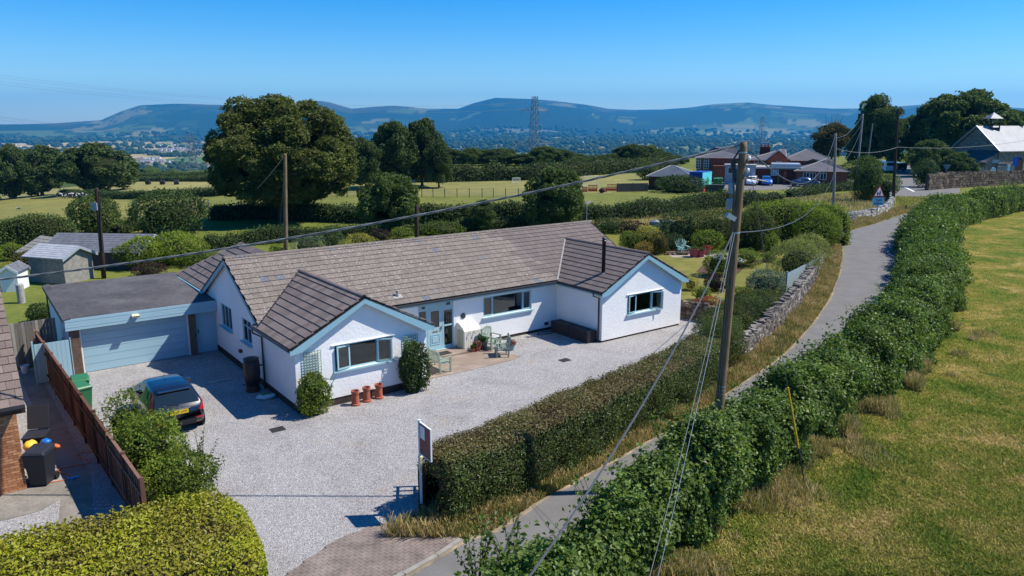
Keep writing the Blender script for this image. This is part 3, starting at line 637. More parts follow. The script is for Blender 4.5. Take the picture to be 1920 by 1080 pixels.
b = MB(); b.box(.3, -3.1, .06, A1-.3, 7.2, .10); b.box(A1-.3, .3, .06, C1-.3, 7.2, .095); b.box(C0+.3, -2.9, .06, C1-.3, .3, .10); b.ob('floor', MATS['interior floor'], BH)
b = MB(); b.box(.3, 1.5, .1, C1-.3, 1.6, 2.4); b.box(A1+.4, .3, .1, A1+.5, 1.5, 2.4); b.box(.3, -3.1, 2.4, A1-.3, 1.5, 2.44); b.box(A1, .3, 2.4, C1-.3, 1.5, 2.44); b.box(C0+.3, -2.9, 2.4, C1-.3, .3, 2.44); b.ob('inner_wall', MATS['interior wall'], BH)
# --- windows: frame with casements; opening lights stand ajar
def pane(nm, x0, x1, z0, z1, y, parent, fr=.055, ajar=0, hinge='l', mat='teal frame'):
    """casement: four-sided frame plus glass, local to the hinge"""
    w_ = x1-x0; b = MB(); d = .05
    hx = x0 if hinge == 'l' else x1; sgn = 1 if hinge == 'l' else -1
    b.box(0, -d, z0, w_, 0, z0+fr); b.box(0, -d, z1-fr, w_, 0, z1); b.box(0, -d, z0+fr, fr, 0, z1-fr); b.box(w_-fr, -d, z0+fr, w_, 0, z1-fr)
    if hinge == 'r': b.v = [(-x, yy, z) for x, yy, z in b.v]
    o = b.ob('casement', MATS[mat], parent); o.location = (hx, y, 0); o.rotation_euler = (0, 0, -ajar*sgn)
    b = MB(); b.box(fr, -d*.6, z0+fr, w_-fr, -d*.6+.006, z1-fr)
    if hinge == 'r': b.v = [(-x, yy, z) for x, yy, z in b.v]
    g_ = b.mesh('pane', MATS['glass']); return o, g_
def window(h, y, cols, parent, label=None, sill=True, ajar=None, curtain=None, mat='teal frame', depth=.06):
    """h=(x0,x1,z0,z1) opening; cols fractions; made in the plane y (outside face of the frame)"""
    x0, x1, z0, z1 = h; f = .055; b = MB()
    b.box(x0, y, z0, x1, y+depth, z0+f); b.box(x0, y, z1-f, x1, y+depth, z1); b.box(x0, y, z0+f, x0+f, y+depth, z1-f); b.box(x1-f, y, z0+f, x1, y+depth, z1-f)
    xs = [x0+f]+[x0+(x1-x0)*c for c in cols]+[x1-f]
    for c in xs[1:-1]: b.box(c-.03, y, z0+f, c+.03, y+depth, z1-f)
    fo = b.ob('window', MATS[mat], parent, label=label)
    e = [xs[0]]+[x for c in xs[1:-1] for x in (c-.03, c+.03)]+[xs[-1]]
    for i in range(0, len(e), 2):
        a, c = e[i], e[i+1]; k_ = i//2; aj = (ajar or {}).get(k_)
        if aj:
            o, g_ = pane('casement', a-.02, c+.02, z0+f-.02, z1-f+.02, y, fo, ajar=aj[0], hinge=aj[1], mat=mat)
            gg = MB(); ww = (c-a+.04); s_ = 1 if aj[1] == 'l' else -1
            gg.box(min(.05*s_, (ww-.05)*s_), -.03, z0+f+.03, max(.05*s_, (ww-.05)*s_), -.024, z1-f-.03); go = gg.ob('pane', MATS['glass'], fo); go.location = o.location; go.rotation_euler = o.rotation_euler
        else:
            gb = MB(); gb.box(a, y+.02, z0+f, c, y+.026, z1-f); gb.ob('pane', MATS['glass'], fo)
            if k_ in (0, len(e)//2-1):
                gb = MB(); q = .03; gb.box(a, y-.015, z0+f, c, y+.015, z0+f+q); gb.box(a, y-.015, z1-f-q, c, y+.015, z1-f); gb.box(a, y-.015, z0+f+q, a+q, y+.015, z1-f-q); gb.box(c-q, y-.015, z0+f+q, c, y+.015, z1-f-q); gb.ob('casement', MATS[mat], fo)
    if sill: b = MB(); b.box(x0-.08, y-.17, z0-.055, x1+.08, y, z0-.004); b.ob('sill', MATS[mat], fo)
    if curtain:
        M_plain('curtain', (.42, .38, .36), .9, .1, var=.15, scale=3)
        for (a, c) in curtain:
            V = []; F = []; n = 28
            for i in range(n+1):
                xx = a+(c-a)*i/n; yy = y+.22+.03*sin(i*1.9); V += [(xx, yy, z0-.1), (xx, yy, z1+.02)]
            for i in range(n): F.append((2*i, 2*i+2, 2*i+3, 2*i+1))
            b = MB(); b.add(V, F); b.ob('curtain', MATS['curtain'], fo)
    return fo
window(win1, -W1+.07, [.26, .74], BH, ajar={0: (.22, 'r'), 2: (.45, 'l')}, curtain=[(3.3, 3.72)])
window(win0, -0+.07, [.2, .82], BH)
window(win2, -W2+.07, [.26, .72], BH, ajar={0: (.15, 'r'), 2: (.5, 'l')})
b = MB(); b.box(1.34, -W1-.05, 2.255, 3.86, -W1+.0, 2.285); b.ob('drip_moulding', MATS['white'], BH); b = MB(); b.box(16.2, -W2-.05, 2.065, 18.72, -W2, 2.095); b.ob('drip_moulding', MATS['white'], BH)
# gable-wall windows: built along s then turned to face left
def side_window(n0, n1, z0, z1, cols, trans=None):
    e = bpy.data.objects.new('window', None)
    x0, x1 = -n1, -n0
    b = MB(); f = .055; y0 = .03
    def B(a, c, zz0, zz1, d=.06, yy=y0): b.box(yy, a, zz0, yy+d, c, zz1)
    B(x0, x1, z0, z0+f); B(x0, x1, z1-f, z1); B(x0, x0+f, z0+f, z1-f); B(x1-f, x1, z0+f, z1-f)
    for c in cols: cc = x0+(x1-x0)*c; B(cc-.03, cc+.03, z0+f, z1-f)
    if trans: 
        zz = z0+(z1-z0)*trans; edges = [x0+f]+sum([[x0+(x1-x0)*c-.03, x0+(x1-x0)*c+.03] for c in cols], [])+[x1-f]
        for i in range(0, len(edges), 2): B(edges[i], edges[i+1], zz-.025, zz+.025)
    fo = b.ob('window', MATS['teal frame'], BH)
    MB().box(y0+.02, x0+f, z0+f, y0+.026, x1-f, z1-f).ob('pane', MATS['glass'], fo)
    MB().box(y0-.17, x0-.08, z0-.055, y0, x1+.08, z0-.004).ob('sill', MATS['teal frame'], fo)
side_window(gw1[0], gw1[1], gw1[2], gw1[3], [.36, .7]); side_window(gw2[0], gw2[1], gw2[2], gw2[3], [.5], .68)
MB().cbox((-.05, 2.6, .85), (.12, .2, .12)).ob('vent', MATS['brown plastic'], BH)
# --- front door with side lights
x0, x1, z0, z1 = door; y = .05
b = MB(); b.box(x0, y, z1-.32, x1, y+.06, z1); b.box(x0, y, z0, x0+.06, y+.06, z1-.32); b.box(x1-.06, y, z0, x1, y+.06, z1-.32); b.box(8.10, y, z0, 8.17, y+.06, z1-.32); b.box(7.26, y, z0, 7.31, y+.06, z1-.32); b.box(x0+.06, y, 1.96, 7.26, y+.06, 1.98); b.box(x0+.06, y, z0, 7.26, y+.06, 1.2)
b.box(8.17, y, z0, x1-.06, y+.06, z0+.12); b.box(8.17, y, 1.13, x1-.06, y+.06, 1.20); b.box(8.17, y, 1.86, x1-.06, y+.06, z1-.32)
df = b.ob('door_frame', MATS['teal frame'], BH)
MB().box(8.17, y+.02, z0+.12, x1-.06, y+.03, 1.13).ob('pane', MATS['glass'], df); MB().box(8.17, y+.02, 1.20, x1-.06, y+.03, 1.86).ob('pane', MATS['glass'], df); MB().box(x0+.06, y+.02, 1.2, 7.26, y+.03, 1.96).ob('pane', MATS['glass'], df)
for (qa, qb, qc, qd) in ((7.0, 7.24, 2.03, 2.22), (8.24, 8.54, 2.05, 2.25)):
    MB().box(qa, y-.02, qc, qb, y, qd).ob('top_light', MATS['teal frame'], df); MB().box(qa+.04, y-.026, qc+.04, qb-.04, y-.02, qd-.04).ob('pane', MATS['far glass'], df)
b = MB(); b.box(7.32, y, z0+.01, 8.09, y+.05, 1.14); b.box(7.32, y, 1.14, 7.50, y+.05, 1.9); b.box(7.93, y, 1.14, 8.09, y+.05, 1.9); b.box(7.32, y, 1.9, 8.09, y+.05, 1.975)
dr = b.ob('door', MATS['teal frame'], BH)
MB().box(7.50, y+.02, 1.14, 7.93, y+.03, 1.9).ob('pane', MATS['glass'], dr)
b = MB(); b.box(7.46, y-.015, .36, 7.95, y, .40); b.box(7.46, y-.015, .80, 7.95, y, .84); b.box(7.46, y-.015, .40, 7.50, y, .80); b.box(7.91, y-.015, .40, 7.95, y, .80); b.box(7.55, y-.02, .46, 7.86, y, .74); b.ob('panel', MATS['teal frame'], dr)
M_plain('brass', (.5, .42, .25), .35, .5, metal=.8, var=.05); MB().box(7.58, y-.015, .93, 7.84, y, 1.0).ob('letter_slot', MATS['brass'], dr); MB().box(8.0, y-.05, 1.02, 8.04, y, 1.18).ob('handle', MATS['brass'], dr)
MB().box(x0-.02, -.09, z0-.05, x1+.02, .04, z0).ob('threshold', MATS['teal frame'], BH)
# --- roof slabs, then tiles laid on them
def slab(b, pts, th=.05):
    v = [Vector(L3(*p)) for p in pts]; nrm = (v[1]-v[0]).cross(v[2]-v[0]).normalized(); nrm = nrm if nrm.z > 0 else -nrm; b.prism([p-nrm*.035 for p in v], -nrm*th)
RF = MB(); sR = A1/2; s2R = (C0+C1)/2; Z1 = EZ+SL*(A1/2+OV); Z2 = EZ+SL*((C1-C0)/2+OV); S0, S1 = -.15, 20.2
slab(RF, [(S0, .3, 2.51), (S1, .3, 2.51), (S1, NR, ZR), (S0, NR, ZR)]); slab(RF, [(S0, NR, ZR), (S1, NR, ZR), (S1, NB, 2.51), (S0, NB, 2.51)])
nv1 = NR+(ZR-Z1)/SL; nv2 = NR+(ZR-Z2)/SL
for (a, c, m, wf, zz, nv) in ((-OV, A1+OV, sR, W1+OV, Z1, nv1), (C0-OV, C1+OV, s2R, W2+OV, Z2, nv2)):
    slab(RF, [(a, wf, EZ), (m, wf, zz), (m, nv, zz), (a, .34, EZ)]); slab(RF, [(c, wf, EZ), (c, .34, EZ), (m, nv, zz), (m, wf, zz)])
roof = RF.ob('roof', MATS['underlay'], BH)
PW, PC = .325, .325
def lay(s_of, width, rows, mat, vis, clip):
    """s_of(i,j)->Matrix of the tile; returns list"""
    out = []
def tile_mesh(nm, mat, wd=PW-.008, ln=PC+.03, th=.028):
    b = MB(); b.box(-wd/2, 0, 0, wd/2, ln, th); return b.mesh(nm, mat)
TM = {m: tile_mesh('roof_tile', MATS[m]) for m in ('main tiles', 'wing tiles', 'new tiles')}
tiles = []   # (priority, matrix, mat)
ct = cos(math.atan(SL)); st = sin(math.atan(SL)); rndt = random.Random(3)
def frame_mat(org, ux, vx):
    ux = Vector(ux).normalized(); vx = Vector(vx).normalized(); nz = ux.cross(vx).normalized()
    if nz.z < 0: ux = -ux; nz = -nz
    M = Matrix.Identity(4)
    for i in range(3): M[i][0] = ux[i]; M[i][1] = vx[i]; M[i][2] = nz[i]; M[i][3] = org[i]
    return M @ Matrix.Translation((0, 0, .022)) @ Matrix.Rotation(-.085, 4, 'X')
def zmain(n): return 2.51+SL*(.3-n) if n > NR else ZR-SL*(NR-n)
def zw(s, lo, hi): m = (lo+hi)/2; return EZ+SL*((hi-lo)/2-abs(s-m))
nrow = int(4.47/PC)+1
for j in range(nrow):
    d = min(j*PC, 4.47-PC*.8); n = .3-d*ct; z = 2.51+d*st
    for i in range(int((S1-S0)/PW)):
        s = S0+PW*(i+.5)+(PW*.12 if j % 2 else 0)
        n2 = n-PC*ct
        inw = any(lo < s < hi and zw(s, lo, hi) > zmain(n2)+.03 and n2 > -3.2 for lo, hi in ((-OV, A1+OV), (C0-OV, C1+OV)))
        if inw: continue
        m = 'main tiles' if s < 13.6+rndt.uniform(-.9, .9) else 'new tiles'
        if s > 13.0 and s < 14.6 and j < 2: m = 'main tiles'
        tiles.append((abs(s-1.0)*.9+j*.25+2.6, frame_mat(L3(s, n, z-.0), (1, 0, 0), (0, ct, st)), m))
for lo, hi, wf, nvv, m, pr in ((-OV, A1+OV, W1+OV, nv1, 'wing tiles', 0), (C0-OV, C1+OV, W2+OV, nv2, 'new tiles', 30)):
    half = (hi-lo)/2; Ls = half/ct; nr = int(Ls/PC)+1
    for side in (0, 1):
        for j in range(nr):
            d = min(j*PC, Ls-PC*.8); s = lo+d*ct if side == 0 else hi-d*ct; z = EZ+d*st
            cnt = int((wf-nvv)/PW)+1
            for i in range(cnt):
                n = wf-PW*(i+.5)-(PW*.12 if j % 2 else 0)
                zt = z+PC*st
                if zmain(n+PW*.5) > zt+.03 and n < .3: continue
                tiles.append((pr+i*.1+j*.1+(18 if side else 0), frame_mat(L3(s, n, z), (0, 1, 0), ((ct if side == 0 else -ct), 0, st)), m))
tiles.sort(key=lambda t: t[0])
for p_, M, m in tiles[:300]:
    o = ob('roof_tile', TM[m], roof); o.matrix_local = M
rest = {}
tb = MB(); names3 = ['main tiles', 'wing tiles', 'new tiles']
for p_, M, m in tiles[300:]:
    tb.mat(names3.index(m)); wd = PW-.008; ln = PC+.03
    tb.add([M @ Vector(p) for p in [(-wd/2,0,0),(wd/2,0,0),(wd/2,ln,0),(-wd/2,ln,0),(-wd/2,0,.028),(wd/2,0,.028),(wd/2,ln,.028),(-wd/2,ln,.028)]], [(0,3,2,1),(4,5,6,7),(0,1,5,4),(1,2,6,5),(2,3,7,6),(3,0,4,7)])
# rear slope courses
d = 0
while d < 4.4:
    for s0_ in np.arange(S0, S1-.3, PW):
        M = frame_mat(L3(s0_+PW/2, NB+d*ct, 2.51+d*st), (1, 0, 0), (0, -ct, st)); tb.mat(0)
        wd = PW-.008; ln = PC+.03
        tb.add([M @ Vector(p) for p in [(-wd/2,0,0),(wd/2,0,0),(wd/2,ln,0),(-wd/2,ln,0),(-wd/2,0,.028),(wd/2,0,.028),(wd/2,ln,.028),(-wd/2,ln,.028)]], [(0,3,2,1),(4,5,6,7),(0,1,5,4),(1,2,6,5),(2,3,7,6),(3,0,4,7)])
    d += PC
# rear wing at the far left, its slope shows past the gable
RWs0, RWm, RWn = -.12, 2.35, -12.3; rb = MB(); slab(rb, [(RWs0, RWn, EZ+.05), (RWs0, -7.3, EZ+.05), (RWm, -5.2, EZ+.05+(RWm-RWs0)*SL*1.3), (RWm, -9.6, EZ+.05+(RWm-RWs0)*SL*1.3)])
zrw = EZ+.05+(RWm-RWs0)*SL*1.3; slab(rb, [(RWm, -9.6, zrw), (RWm, -5.2, zrw), (RWm*2, -7.3, EZ+.05), (RWm*2, RWn, EZ+.05)]); slab(rb, [(RWs0, RWn, EZ+.05), (RWm*2, RWn, EZ+.05), (RWm, -9.6, zrw)]); rb.ob('rear_roof', MATS['underlay'], BH)
an = math.atan(SL*1.3); cr, sr = cos(an), sin(an); Lr = (RWm-RWs0)/cr; j = 0
while j*.34 < Lr-.1:
    dd = j*.34; s = RWs0+dd*cr; z = EZ+.05+dd*sr; t = dd/Lr; na_ = RWn+(-9.6-RWn)*t; nb_ = -7.2+t*2.4
    i = na_
    while i < nb_:
        M = frame_mat(L3(s, i+.17, z), (0, 1, 0), (cr, 0, sr)); tb.mat(1); wd = PW; ln = .39
        tb.add([M @ Vector(p) for p in [(-wd/2,0,0),(wd/2,0,0),(wd/2,ln,0),(-wd/2,ln,0),(-wd/2,0,.028),(wd/2,0,.028),(wd/2,ln,.028),(-wd/2,ln,.028)]], [(0,3,2,1),(4,5,6,7),(0,1,5,4),(1,2,6,5),(2,3,7,6),(3,0,4,7)]); i += .337
    j += 1
tb.ob('roof_tiles', [MATS[x] for x in names3], BH, kind='stuff')
b = MB(); b.box(.1, 7.35, .1, 4.5, 12.1, 2.42); b.ob('wall', MATS['white'], BH)
b = MB(); b.prism([L3(-.22,-7.3,2.36),L3(-.22,RWn,2.36),L3(-.22,RWn,2.52),L3(-.22,-7.3,2.52)], (.05, 0, 0)); b.ob('fascia', MATS['teal'], BH)
# ridge tiles
def ridge(p0, p1, mat, r=.12, L=.44, parent=roof):
    p0, p1 = Vector(L3(*p0)), Vector(L3(*p1)); n = max(1, int((p1-p0).length/L)); dx = (p1-p0)/n; d = dx.normalized(); side = d.cross(Vector((0, 0, 1))).normalized(); up = side.cross(d).normalized()
    for i in range(n):
        a = p0+dx*i; c = a+dx*.985; V = []; k = 6; 
        for P, rr in ((a, r), (c, r*1.04)):
            for q in range(k+1):
                t = pi*(.08+.84*q/k); V.append(P+side*cos(t)*rr*1.1+up*(sin(t)*rr*.75-.05))
        F = [(q, q+1, k+2+q, k+1+q) for q in range(k)]
        b = MB(); b.add(V, F); o = b.ob('ridge_tile', MATS[mat], parent)
ridge((S0, NR, ZR+.03), (S1, NR, ZR+.03), 'main tiles', L=.45); ridge((sR, W1+OV, Z1+.03), (sR, nv1, Z1+.03), 'wing tiles'); ridge((s2R, W2+OV, Z2+.03), (s2R, nv2, Z2+.03), 'new tiles')
# valley flashing of wing 2
M_plain('lead', (.33, .31, .29), .6, .4, var=.2)
def strip(b, p, q, w_, up=.03): p, q = Vector(L3(*p)), Vector(L3(*q)); d = (q-p).normalized(); sd_ = d.cross(Vector((0, 0, 1))).normalized()*w_/2; u = Vector((0, 0, up)); b.prism([p-sd_+u, p+sd_+u, q+sd_+u, q-sd_+u], (0, 0, .02))
b = MB(); strip(b, (C0-OV-.0, .34, 2.50), (s2R, nv2, Z2+.0), .07, .05); b.ob('valley_flashing', MATS['lead'], roof); b = MB(); strip(b, (-OV+.02, .34, 2.5), (sR, nv1, Z1), .06, .03); b.ob('valley_flashing', MATS['black plastic'], roof)
# bargeboards (fascia on the gables) and eaves fascias
def barge(a, c, m, wf, zz):
    for (sa, sb) in ((a, m), (c, m)):
        b = MB(); za = EZ-.06; zb = zz-.06; hgt = .20
        b.prism([L3(sa, wf, za), L3(sb, wf, zb), L3(sb, wf, zb-hgt), L3(sa+(.42 if sa < sb else -.42), wf, za-hgt+.09), L3(sa, wf, za-hgt+.03)], (0, .03, 0)); b.ob('bargeboard', MATS['teal'], BH)
        b = MB(); b.prism([L3(sa+(.02 if sa < sb else -.02), wf-.03, za-.08), L3(sb, wf-.03, zb-.08), L3(sb, wf-.03, zb-.11), L3(sa+(.02 if sa < sb else -.02), wf-.03, za-.11)], (0, .24, 0)); b.ob('soffit', MATS['teal'], BH)
barge(-OV, A1+OV, sR, W1+OV, Z1); barge(C0-OV, C1+OV, s2R, W2+OV, Z2)
b = MB(); b.prism([L3(S0,.3,2.45), L3(S0,NR,ZR-.06), L3(S0,NR,ZR-.26), L3(S0,.3,2.27)], (.03, 0, 0)); b.ob('bargeboard', MATS['teal'], BH); b = MB(); b.prism([L3(S0,NR,ZR-.06), L3(S0,NB,2.45), L3(S0,NB,2.25), L3(S0,NR,ZR-.26)], (.03, 0, 0)); b.ob('bargeboard', MATS['teal'], BH)
b = MB(); b.prism([L3(S1,.3,2.45), L3(S1,NR,ZR-.06), L3(S1,NR,ZR-.26), L3(S1,.3,2.27)], (-.03, 0, 0)); b.prism([L3(S1,NR,ZR-.06), L3(S1,NB,2.45), L3(S1,NB,2.25), L3(S1,NR,ZR-.26)], (-.03, 0, 0)); b.ob('bargeboard', MATS['teal'], BH)
b = MB(); b.box(A1+OV, -.26, 2.30, C0-OV, -.23, 2.46); b.ob('fascia', MATS['teal'], BH); b = MB(); b.box(A1+OV, -.23, 2.30, C0-OV, 0, 2.33); b.ob('soffit', MATS['teal'], BH)
b = MB(); b.box(-OV+.02, -W1-.1, 2.28, -OV+.05, -.3, 2.44); b.ob('fascia', MATS['teal'], BH); b = MB(); b.box(C0-OV+.02, -W2-.1, 2.28, C0-OV+.05, -.3, 2.44); b.ob('fascia', MATS['teal'], BH)
b = MB(); b.box(A1+OV-.05, -W1-.1, 2.28, A1+OV-.02, -.3, 2.44); b.ob('fascia', MATS['teal'], BH); b = MB(); b.box(C1+OV-.05, -W2-.1, 2.28, C1+OV-.02, 7, 2.44); b.ob('fascia', MATS['teal'], BH)
# gutters and pipes
def gutter(p, q): b = MB(); b.tube([L3(*p), L3(*q)], .055, 8); b.ob('gutter', MATS['black plastic'], BH)
gutter((A1+OV, .33, 2.44), (C0-OV, .33, 2.44)); gutter((-OV-.04, W1+.2, 2.42), (-OV-.04, -.25, 2.42)); gutter((C0-OV-.04, W2+.2, 2.42), (C0-OV-.04, .36, 2.42))
def pipe(pts, r=.035, m='brown plastic', nm='downpipe'): b = MB(); b.tube([L3(*p) for p in pts], r, 8); b.ob(nm, MATS[m], BH)
pipe([(C0-OV-.04, 2.95, 2.38), (C0-OV-.04, 2.95, 2.22), (C0-.06, 3.1, 2.12), (C0-.06, 3.1, .06)]); pipe([(-OV-.04, -.1, 2.38), (-OV-.04, -.1, 2.22), (-.06, .25, 2.1), (-.06, .25, .05)]); pipe([(-.06, .25, 1.0), (-.3, .1, .98), (-.42, .05, .9)], .03)
# flue, roof vent, aerial
b = MB(); s_, n_, z_ = 15.55, 2.35, 2.95; b.lathe([(.16, -.12), (.17, 0), (.10, .12), (.095, .14)], L3(s_, n_, z_), 20); b.ob('flue_flashing', MATS['lead'], BH, smooth=True)
b = MB(); M_plain('flue black', (.012, .012, .013), .3, .6, var=.1, bstr=0); b.lathe([(.09, .1), (.09, 1.62), (.11, 1.62), (.11, 1.68), (.09, 1.68), (.09, 1.75), (.125, 1.78), (.125, 1.80), (.0, 1.84)], L3(s_, n_, z_), 20); b.ob('flue', MATS['flue black'], BH, smooth=True)
b = MB(); b.cbox(L3(s_, n_, z_-.06), (.55, .5, .02), 0, 0, -math.atan(SL)); b.ob('lead_apron', MATS['lead'], BH)
b = MB(); vs, vn = 5.95, -.15; vz = zmain(vn)+.03; b.cbox(L3(vs, vn, vz+.0), (.42, .36, .03), 0, math.atan(SL)); b.lathe([(.05, 0), (.05, .22), (.07, .22), (.07, .27), (0, .29)], L3(vs, vn, vz), 12); b.ob('roof_vent', MATS['lead'], BH)
b = MB(); s_, n_ = S1-.15, NR-.2; z_ = ZR-.1; b.tube([L3(s_, n_, z_), L3(s_, n_, z_+1.15)], .02, 6); b.tube([L3(s_-.1, n_+.1, z_+1.1), L3(s_+.75, n_-.55, z_+1.16)], .012, 5)
for t in np.linspace(.1, .95, 8): p = Vector(L3(s_-.1, n_+.1, z_+1.1)).lerp(Vector(L3(s_+.75, n_-.55, z_+1.16)), t); b.tube([p-Vector((.13, -.17, 0)), p+Vector((.13, -.17, 0))], .006, 4)
b.ob('aerial', MATS['lead'], BH)
# house sign roundel
M_plain('sign face', (.03, .03, .035), .5, .4); M_plain('white paint', (.78, .78, .76), .5, .4, var=.04)
b = MB(); ce = (9.15, -.0, 1.47); n = 22; b.prism([(ce[0]+.13*cos(2*pi*i/n), -.0, ce[2]+.13*sin(2*pi*i/n)) for i in range(n)], (0, -.025, 0)); sg = b.ob('house_sign', MATS['sign face'], BH)
# the meter / boiler housing against the wall
M_plain('cream render', (.78, .74, .64), .8, .2, var=.05); M_plain('cream tile', (.74, .70, .60), .5, .4, var=.08, scale=4); M_plain('pale green door', (.45, .46, .33), .6, .3)
b = MB(); x0, x1 = 8.80, 9.66; b.prism([(x0, 0, .03), (x0, -.62, .03), (x0, -.62, .92), (x0, -.50, 1.06), (x0, -.18, 1.22), (x0, 0, 1.22)], (x1-x0, 0, 0)); hb = b.ob('boiler_housing', MATS['cream render'], BH)
b = MB()
for j in range(8):
    for i in range(8): b.box(x0+.01+i*.107, -.635, .05+j*.108, x0+.01+i*.107+.1, -.62, .05+j*.108+.1)
b.ob('tile_facing', MATS['cream tile'], hb, kind='stuff'); MB().box(x0-.012, -.56, .08, x0, -.06, .95).ob('access_door', MATS['pale green door'], hb)
b = MB(); b.tube([(9.05, -.64, .86), (9.05, -.72, .84), (9.05, -.72, .76)], .02, 6); b.tube([(9.32, -.64, .86), (9.32, -.72, .84), (9.32, -.72, .76)], .02, 6); b.ob('outlet', MATS['lead'], hb)
# ================================================================== GARAGE
GA = thing('garage', 'flat-roofed double garage with teal sectional door, joined to the bungalow gable', 'garage', (HO[0], HO[1], 0), YAW)
k = NM('roof felt'); g = k.geo(); n1 = k.noise(5, 6, .75, g.outputs['Position'], .8); n2 = k.noise(.5, 4, .6, g.outputs['Position']); f = k.mix(.5, n1.outputs[0], n2.outputs[0]); r = k.ramp(f, [(.38, (.052, .05, .052)), (.5, (.085, .08, .083)), (.62, (.125, .118, .12))]); k.bsdf(r.outputs[0], .9, .2, bump=n1.outputs[0], bstr=.3); MATS['felt'] = k.m
M_plain('brown brick', (.16, .105, .075), .9, .2, var=.3, scale=5); M_plain('mortar', (.20, .17, .14), .95, .1); M_plain('garage door teal', (.33, .50, .58), .45, .4, var=.02, scale=1, bstr=.02)
GN = 6.12; GB = 12.75
b = MB(); b.box(-5.72, GN, 0, -5.5, GB, 2.2); b.box(-5.5, GB-.2, 0, 0, GB, 2.2); b.ob('wall', MATS['white'], GA)
b = MB(); b.prism([(-5.86, 5.8, 2.26), (-.02, 5.8, 2.26), (-.02, GB+.15, 2.42), (-5.86, GB+.15, 2.42)], (0, 0, .13)); gr = b.ob('flat_roof', MATS['felt'], GA)
b = MB(); b.prism([(-5.90, 5.76, 2.36), (-5.62, 5.76, 2.40), (-5.62, GB+.18, 2.585), (-5.90, GB+.18, 2.53)], (0, 0, .035)); b.prism([(-5.9, 5.76, 2.24), (-5.86, 5.76, 2.24), (-5.86, GB+.18, 2.40), (-5.9, GB+.18, 2.40)], (0, 0, .15)); b.ob('roof_kerb', MATS['felt'], GA)
for j in range(4):
    MB().box(-5.84, 5.775-.006*(j % 2), 1.92+j*.118, -.02, 5.80, 1.92+j*.118+.112).ob('fascia_board', MATS['garage door teal'], GA)
MB().box(-5.84, 5.80, 1.91, -.02, GN+.05, 1.93).ob('soffit', MATS['teal'], GA)
MB().box(-5.33, GN+.02, .02, -1.24, GN+.06, 1.92).ob('door_backing', MATS['teal'], GA)
gd = MB().box(-5.36, GN-.01, 0, -5.28, GN+.06, 1.92).box(-1.24, GN-.01, 0, -1.16, GN+.06, 1.92).ob('door_frame', MATS['white paint'], GA)
for j in range(6): MB().box(-5.27, GN-.0, .03+j*.318, -1.25, GN+.03, .03+j*.318+.306).ob('door_panel', MATS['garage door teal'], GA)
MB().box(-.90, GN-.0, .03, -.02, GN+.06, 1.92).ob('side_door', MATS['garage door teal'], GA)
b = MB()
for x in (-.90, -.06): b.box(x, GN-.012, .03, x+.05, GN, 1.92)
b.box(-.85, GN-.012, 1.86, -.06, GN, 1.92); b.ob('side_door_frame', MATS['teal frame'], GA); MB().box(-.80, GN-.05, .95, -.77, GN, 1.10).ob('handle', MATS['black plastic'], GA)
for xa, xb in ((-5.72, -5.36), (-1.16, -.90)):
    core = MB().box(xa+.015, GN-.185, 0, xb-.015, GN+.05, 1.92).ob('brick_pier', MATS['mortar'], GA)
    b = MB(); nb = max(1, round((xb-xa)/.2)); 
    for j in range(25):
        zz = .005+j*.0765; off = .5 if j % 2 else 0; xs = [xa]+[xa+(i+off)*(xb-xa)/nb for i in range(0 if off else 1, nb)]+[xb]
        xs = sorted(set(round(q, 4) for q in xs))
        for i in range(len(xs)-1): b.box(xs[i]+(.005 if i else 0), GN-.2, zz, xs[i+1]-(.005 if i < len(xs)-2 else 0), GN-.184, zz+.066)
        b.box(xa, GN-.18, zz, xa+.012, GN-.02, zz+.066); b.box(xb-.012, GN-.18, zz, xb, GN-.02, zz+.066)
    b.ob('bricks', MATS['brown brick'], core, kind='stuff')
M_plain('lamp plastic', (.7, .64, .42), .4, .5); b = MB(); b.box(-3.42, 5.68, 2.14, -3.18, 5.76, 2.27); b.cbox((-3.3, 5.62, 2.2), (.28, .12, .10), 0, .4); b.ob('floodlight', MATS['lamp plastic'], GA)
b = MB(); b.tube([(-5.8, GB-.3, .05), (-5.8, GB-.3, 2.4)], .035, 6); b.ob('downpipe', MATS['black plastic'], GA)
# ================================================================== CARS
def paint(name, col, rough=.25, flake=0):
    k = NM(name); k.bsdf(col, rough, .6, metal=flake, coat=.9); MATS[name] = k.m
paint('black paint', (.006, .008, .018)); paint('white car paint', (.75, .76, .77)); paint('blue paint', (.02, .16, .55), .3, .3); paint('grey paint', (.045, .052, .065), .3, .3); paint('dark blue paint', (.02, .04, .13), .3, .3); paint('silver paint', (.4, .42, .44), .3, .5)
k = NM('car glass'); k.bsdf((.012, .018, .018), .04, .8, coat=.3); MATS['car glass'] = k.m
k = NM('tail lamp'); k.bsdf((.42, .012, .015), .15, .6, coat=.5); MATS['tail lamp'] = k.m
k = NM('head lamp'); k.bsdf((.6, .62, .65), .1, .8, coat=.5); MATS['head lamp'] = k.m
k = NM('tyre'); k.bsdf((.015, .015, .016), .8, .3); MATS['tyre'] = k.m
k = NM('alloy'); k.bsdf((.45, .46, .47), .3, .5, metal=.8); MATS['alloy'] = k.m
k = NM('chrome'); k.bsdf((.6, .6, .6), .15, .5, metal=1); MATS['chrome'] = k.m
k = NM('yellow plate'); k.bsdf((.80, .52, .02), .4, .4); MATS['yellow plate'] = k.m
k = NM('black print'); k.bsdf((.01, .01, .01), .5, .3); MATS['black print'] = k.m
